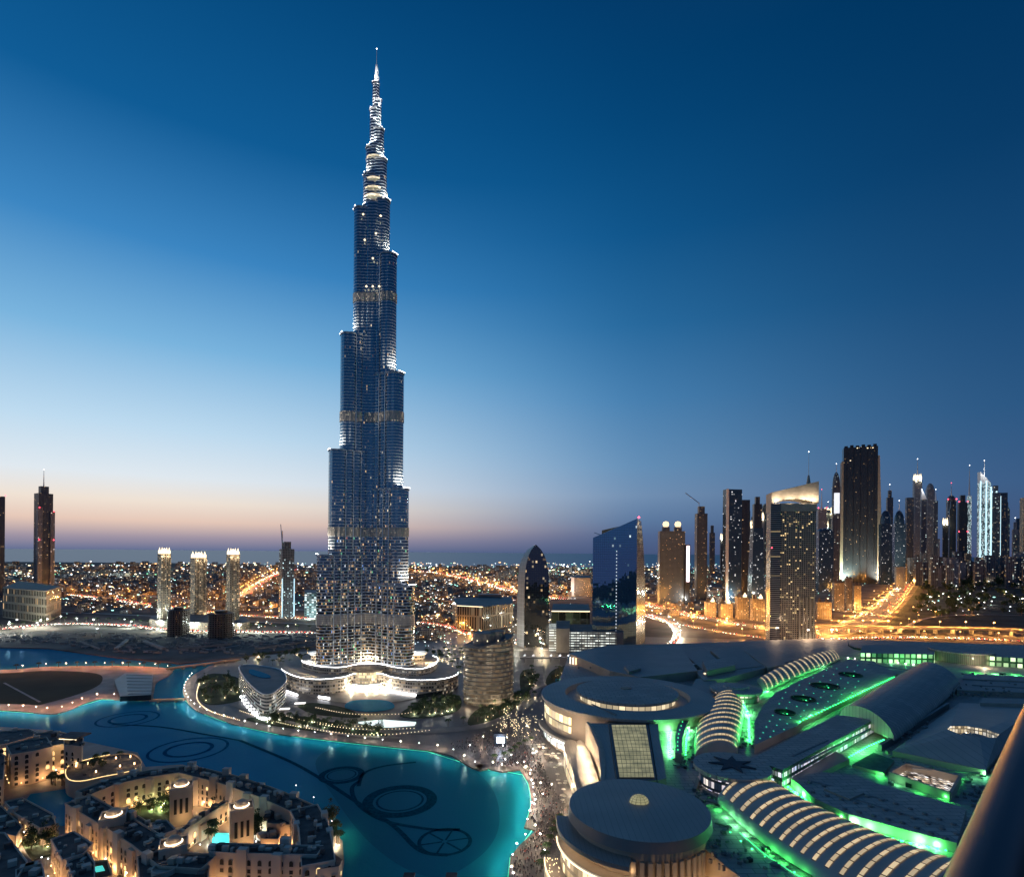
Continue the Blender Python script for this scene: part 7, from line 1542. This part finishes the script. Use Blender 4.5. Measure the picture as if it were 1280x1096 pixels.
crowd_px = [(612, 958), (640, 945), (672, 940), (690, 985), (712, 1010), (700, 1040), (676, 1090), (660, 1130), (636, 1110), (645, 1068), (674, 1038), (660, 1020), (668, 1000), (662, 972), (650, 958)]
cq = px(crowd_px, 1.2); cq2 = px([(560, 930), (640, 905), (690, 925), (690, 950), (620, 955)], 1.2); random.seed(17)
xs = [p[0] for p in cq + cq2]; ys = [p[1] for p in cq + cq2]; stf = MB(); pts_ = []
while len(pts_) < 1500:
    x_, y_ = random.uniform(min(xs), max(xs)), random.uniform(min(ys), max(ys))
    if inside((x_, y_), cq) or (inside((x_, y_), cq2) and random.random() < .35): pts_.append((x_, y_))
pts_.sort(key=lambda p: p[1])
for i, (x_, y_) in enumerate(pts_):
    k = random.choices((0, 1, 2), (1, 9, 1))[0]; rz = random.uniform(0, 6.28); s_ = random.uniform(.95, 1.1)
    if i < 280:
        o = bpy.data.objects.new('person', PM[k][i % 3]); COL.objects.link(o); o.location = (x_, y_, 1.2); o.rotation_euler = (0, 0, rz); o.scale = (s_,) * 3; tag(o, 'person %s standing in the crowd on the lakeside plaza' % PW[k], 'person', 'people %s on the plaza' % PW[k])
    else:
        c_, sn = math.cos(rz), math.sin(rz); me = PM[k][i % 3]
        if i == 280: cm = [bpy.data.meshes.new('crowd')]; acc = [[], [], []]
        b0 = len(acc[0]); acc[0] += [(x_ + c_ * v.co.x - sn * v.co.y, y_ + sn * v.co.x + c_ * v.co.y, 1.2 + v.co.z) for v in me.vertices]
        for p in me.polygons: acc[1].append(tuple(b0 + j for j in p.vertices)); acc[2].append(k if p.material_index == 0 else 2 + p.material_index)
cm[0].from_pydata(acc[0], [], acc[1]); [cm[0].materials.append(x) for x in (CLO[0], CLO[1], CLO[2], CLO[3], SKN)]; cm[0].polygons.foreach_set('material_index', acc[2]); cm[0].update()
o = bpy.data.objects.new('crowd', cm[0]); COL.objects.link(o); tag(o, 'dense crowd of people farther back on the lakeside plaza', 'crowd', kind='stuff')
random.seed(23)
for k in range(24):
    q_ = cq if k % 3 else cq2
    while True:
        x_, y_ = random.uniform(min(xs), max(xs)), random.uniform(min(ys), max(ys))
        if inside((x_, y_), q_): break
    put_lamp('glb', x_, y_, 1.2, 0, 1.0, 2600, random.choice(((1, .7, .45), (1, .85, .7), (.9, .95, 1))), 5.5, .4, 'globe lamp standing among the crowd on the plaza')
PAR = empty('parasol', (0, 0, 0), 'pale parasol', 'parasol', 'parasols on the plaza'); part(PAR, 'pole', M['steel'], lambda m: m.tube([(0, 0, 0), (0, 0, 2.6)], .06, 5)); part(PAR, 'canopy', solid('parasol_canvas', (.6, .55, .45), .9), lambda m: m.prism(ngon(0, 0, 1.7, 8), 2.3, 2.9, pts2=ngon(0, 0, .15, 8)))
random.seed(41); pz = px([(668, 928), (700, 940), (712, 985), (704, 1010), (696, 980), (684, 950)], 1.2); pk2 = 0
while pk2 < 30:
    x_, y_ = random.uniform(min(p[0] for p in pz), max(p[0] for p in pz)), random.uniform(min(p[1] for p in pz), max(p[1] for p in pz))
    if not inside((x_, y_), pz): continue
    if pk2 == 0: PAR.location = (x_, y_, 1.2); PAR['label'] = 'pale parasol over a cafe table on the plaza beside the mall wall'
    else: copy_tree0(PAR, (x_, y_, 1.2), random.uniform(0, 1), 1.0)
    pk2 += 1
for p in resample(px([(700, 1030), (690, 1050), (680, 1080), (672, 1100)], 1.3), 9) + resample(px([(664, 930), (650, 936), (636, 948), (612, 954)], 1.3), 9): plant(PALM, p[0], p[1], 1.2, 1.0, 'palm tree standing on the crowded plaza')
tl = MB()
for k in range(150):
    p_ = P(random.gauss(645, 15), random.gauss(905, 8), 1.2); tl.box(p_.x, p_.y, 2.0, .6, .6, .5, 0, bottom=True)
tl.build('table_lights', M['g_cream'], None, label='cluster of small lights on the cafe tables near the mall', cat='lights', kind='stuff')
sp_ = MB()
for row in ([(395, 884), (440, 892), (500, 892), (520, 888)], [(330, 886), (380, 900), (440, 907), (500, 907)], [(300, 888), (350, 903), (420, 915), (480, 918), (540, 912)], [(250, 850), (246, 872), (262, 888), (300, 900)], [(400, 905), (450, 911), (520, 910)]):
    for p in resample(smooth_path(px(row, 1.8), 5), 3.4): sp_.box(p[0], p[1], 1.6, .5, .5, .6)
sp_.build('path_lights', M['g_cream'], None, label='dotted rows of low lights along the garden paths below the tower', cat='lights', kind='stuff')

# ================================================================ THE BALCONY RAIL IN THE FOREGROUND
zr = H - .42; A, B = P(1196, 1110, zr), P(1288, 886, zr)
dv = (B - A).normalized(); nv = Vector((dv.y, -dv.x, 0)); r_ = .037
A0, B0 = A - dv * .6 + nv * .022, B + dv * 1.2 + nv * .022
o = empty('balcony_rail', tuple(A0), 'thick dark metal balcony handrail crossing the bottom right corner', 'railing')
t = NT('painted_rail'); t.b.inputs['Base Color'].default_value = (.07, .06, .07, 1); t.b.inputs['Roughness'].default_value = .42; t.b.inputs['Metallic'].default_value = .2
def rail(m):
    m.tube([tuple(A0), tuple((A0 + B0) / 2), tuple(B0)], r_, 28)
part(o, 'handrail', t.mat, rail)
part(o, 'lower_rail', t.mat, lambda m: m.tube([tuple(A0 + Vector((.03, 0, -.16))), tuple(B0 + Vector((.03, 0, -.16)))], .03, 16))
for p in list(SC.objects):
    if p.type == 'MESH' and p.parent is None and 'kind' not in p and 'label' not in p: print('UNTAGGED', p.name)
for o in SC.objects:
    if 'label' in o and not 4 <= len(o['label'].split()) <= 16: print('LABELLEN', len(o['label'].split()), o['label'])
print('LIGHTS', len([1 for o in SC.objects if o.type == 'LIGHT']))
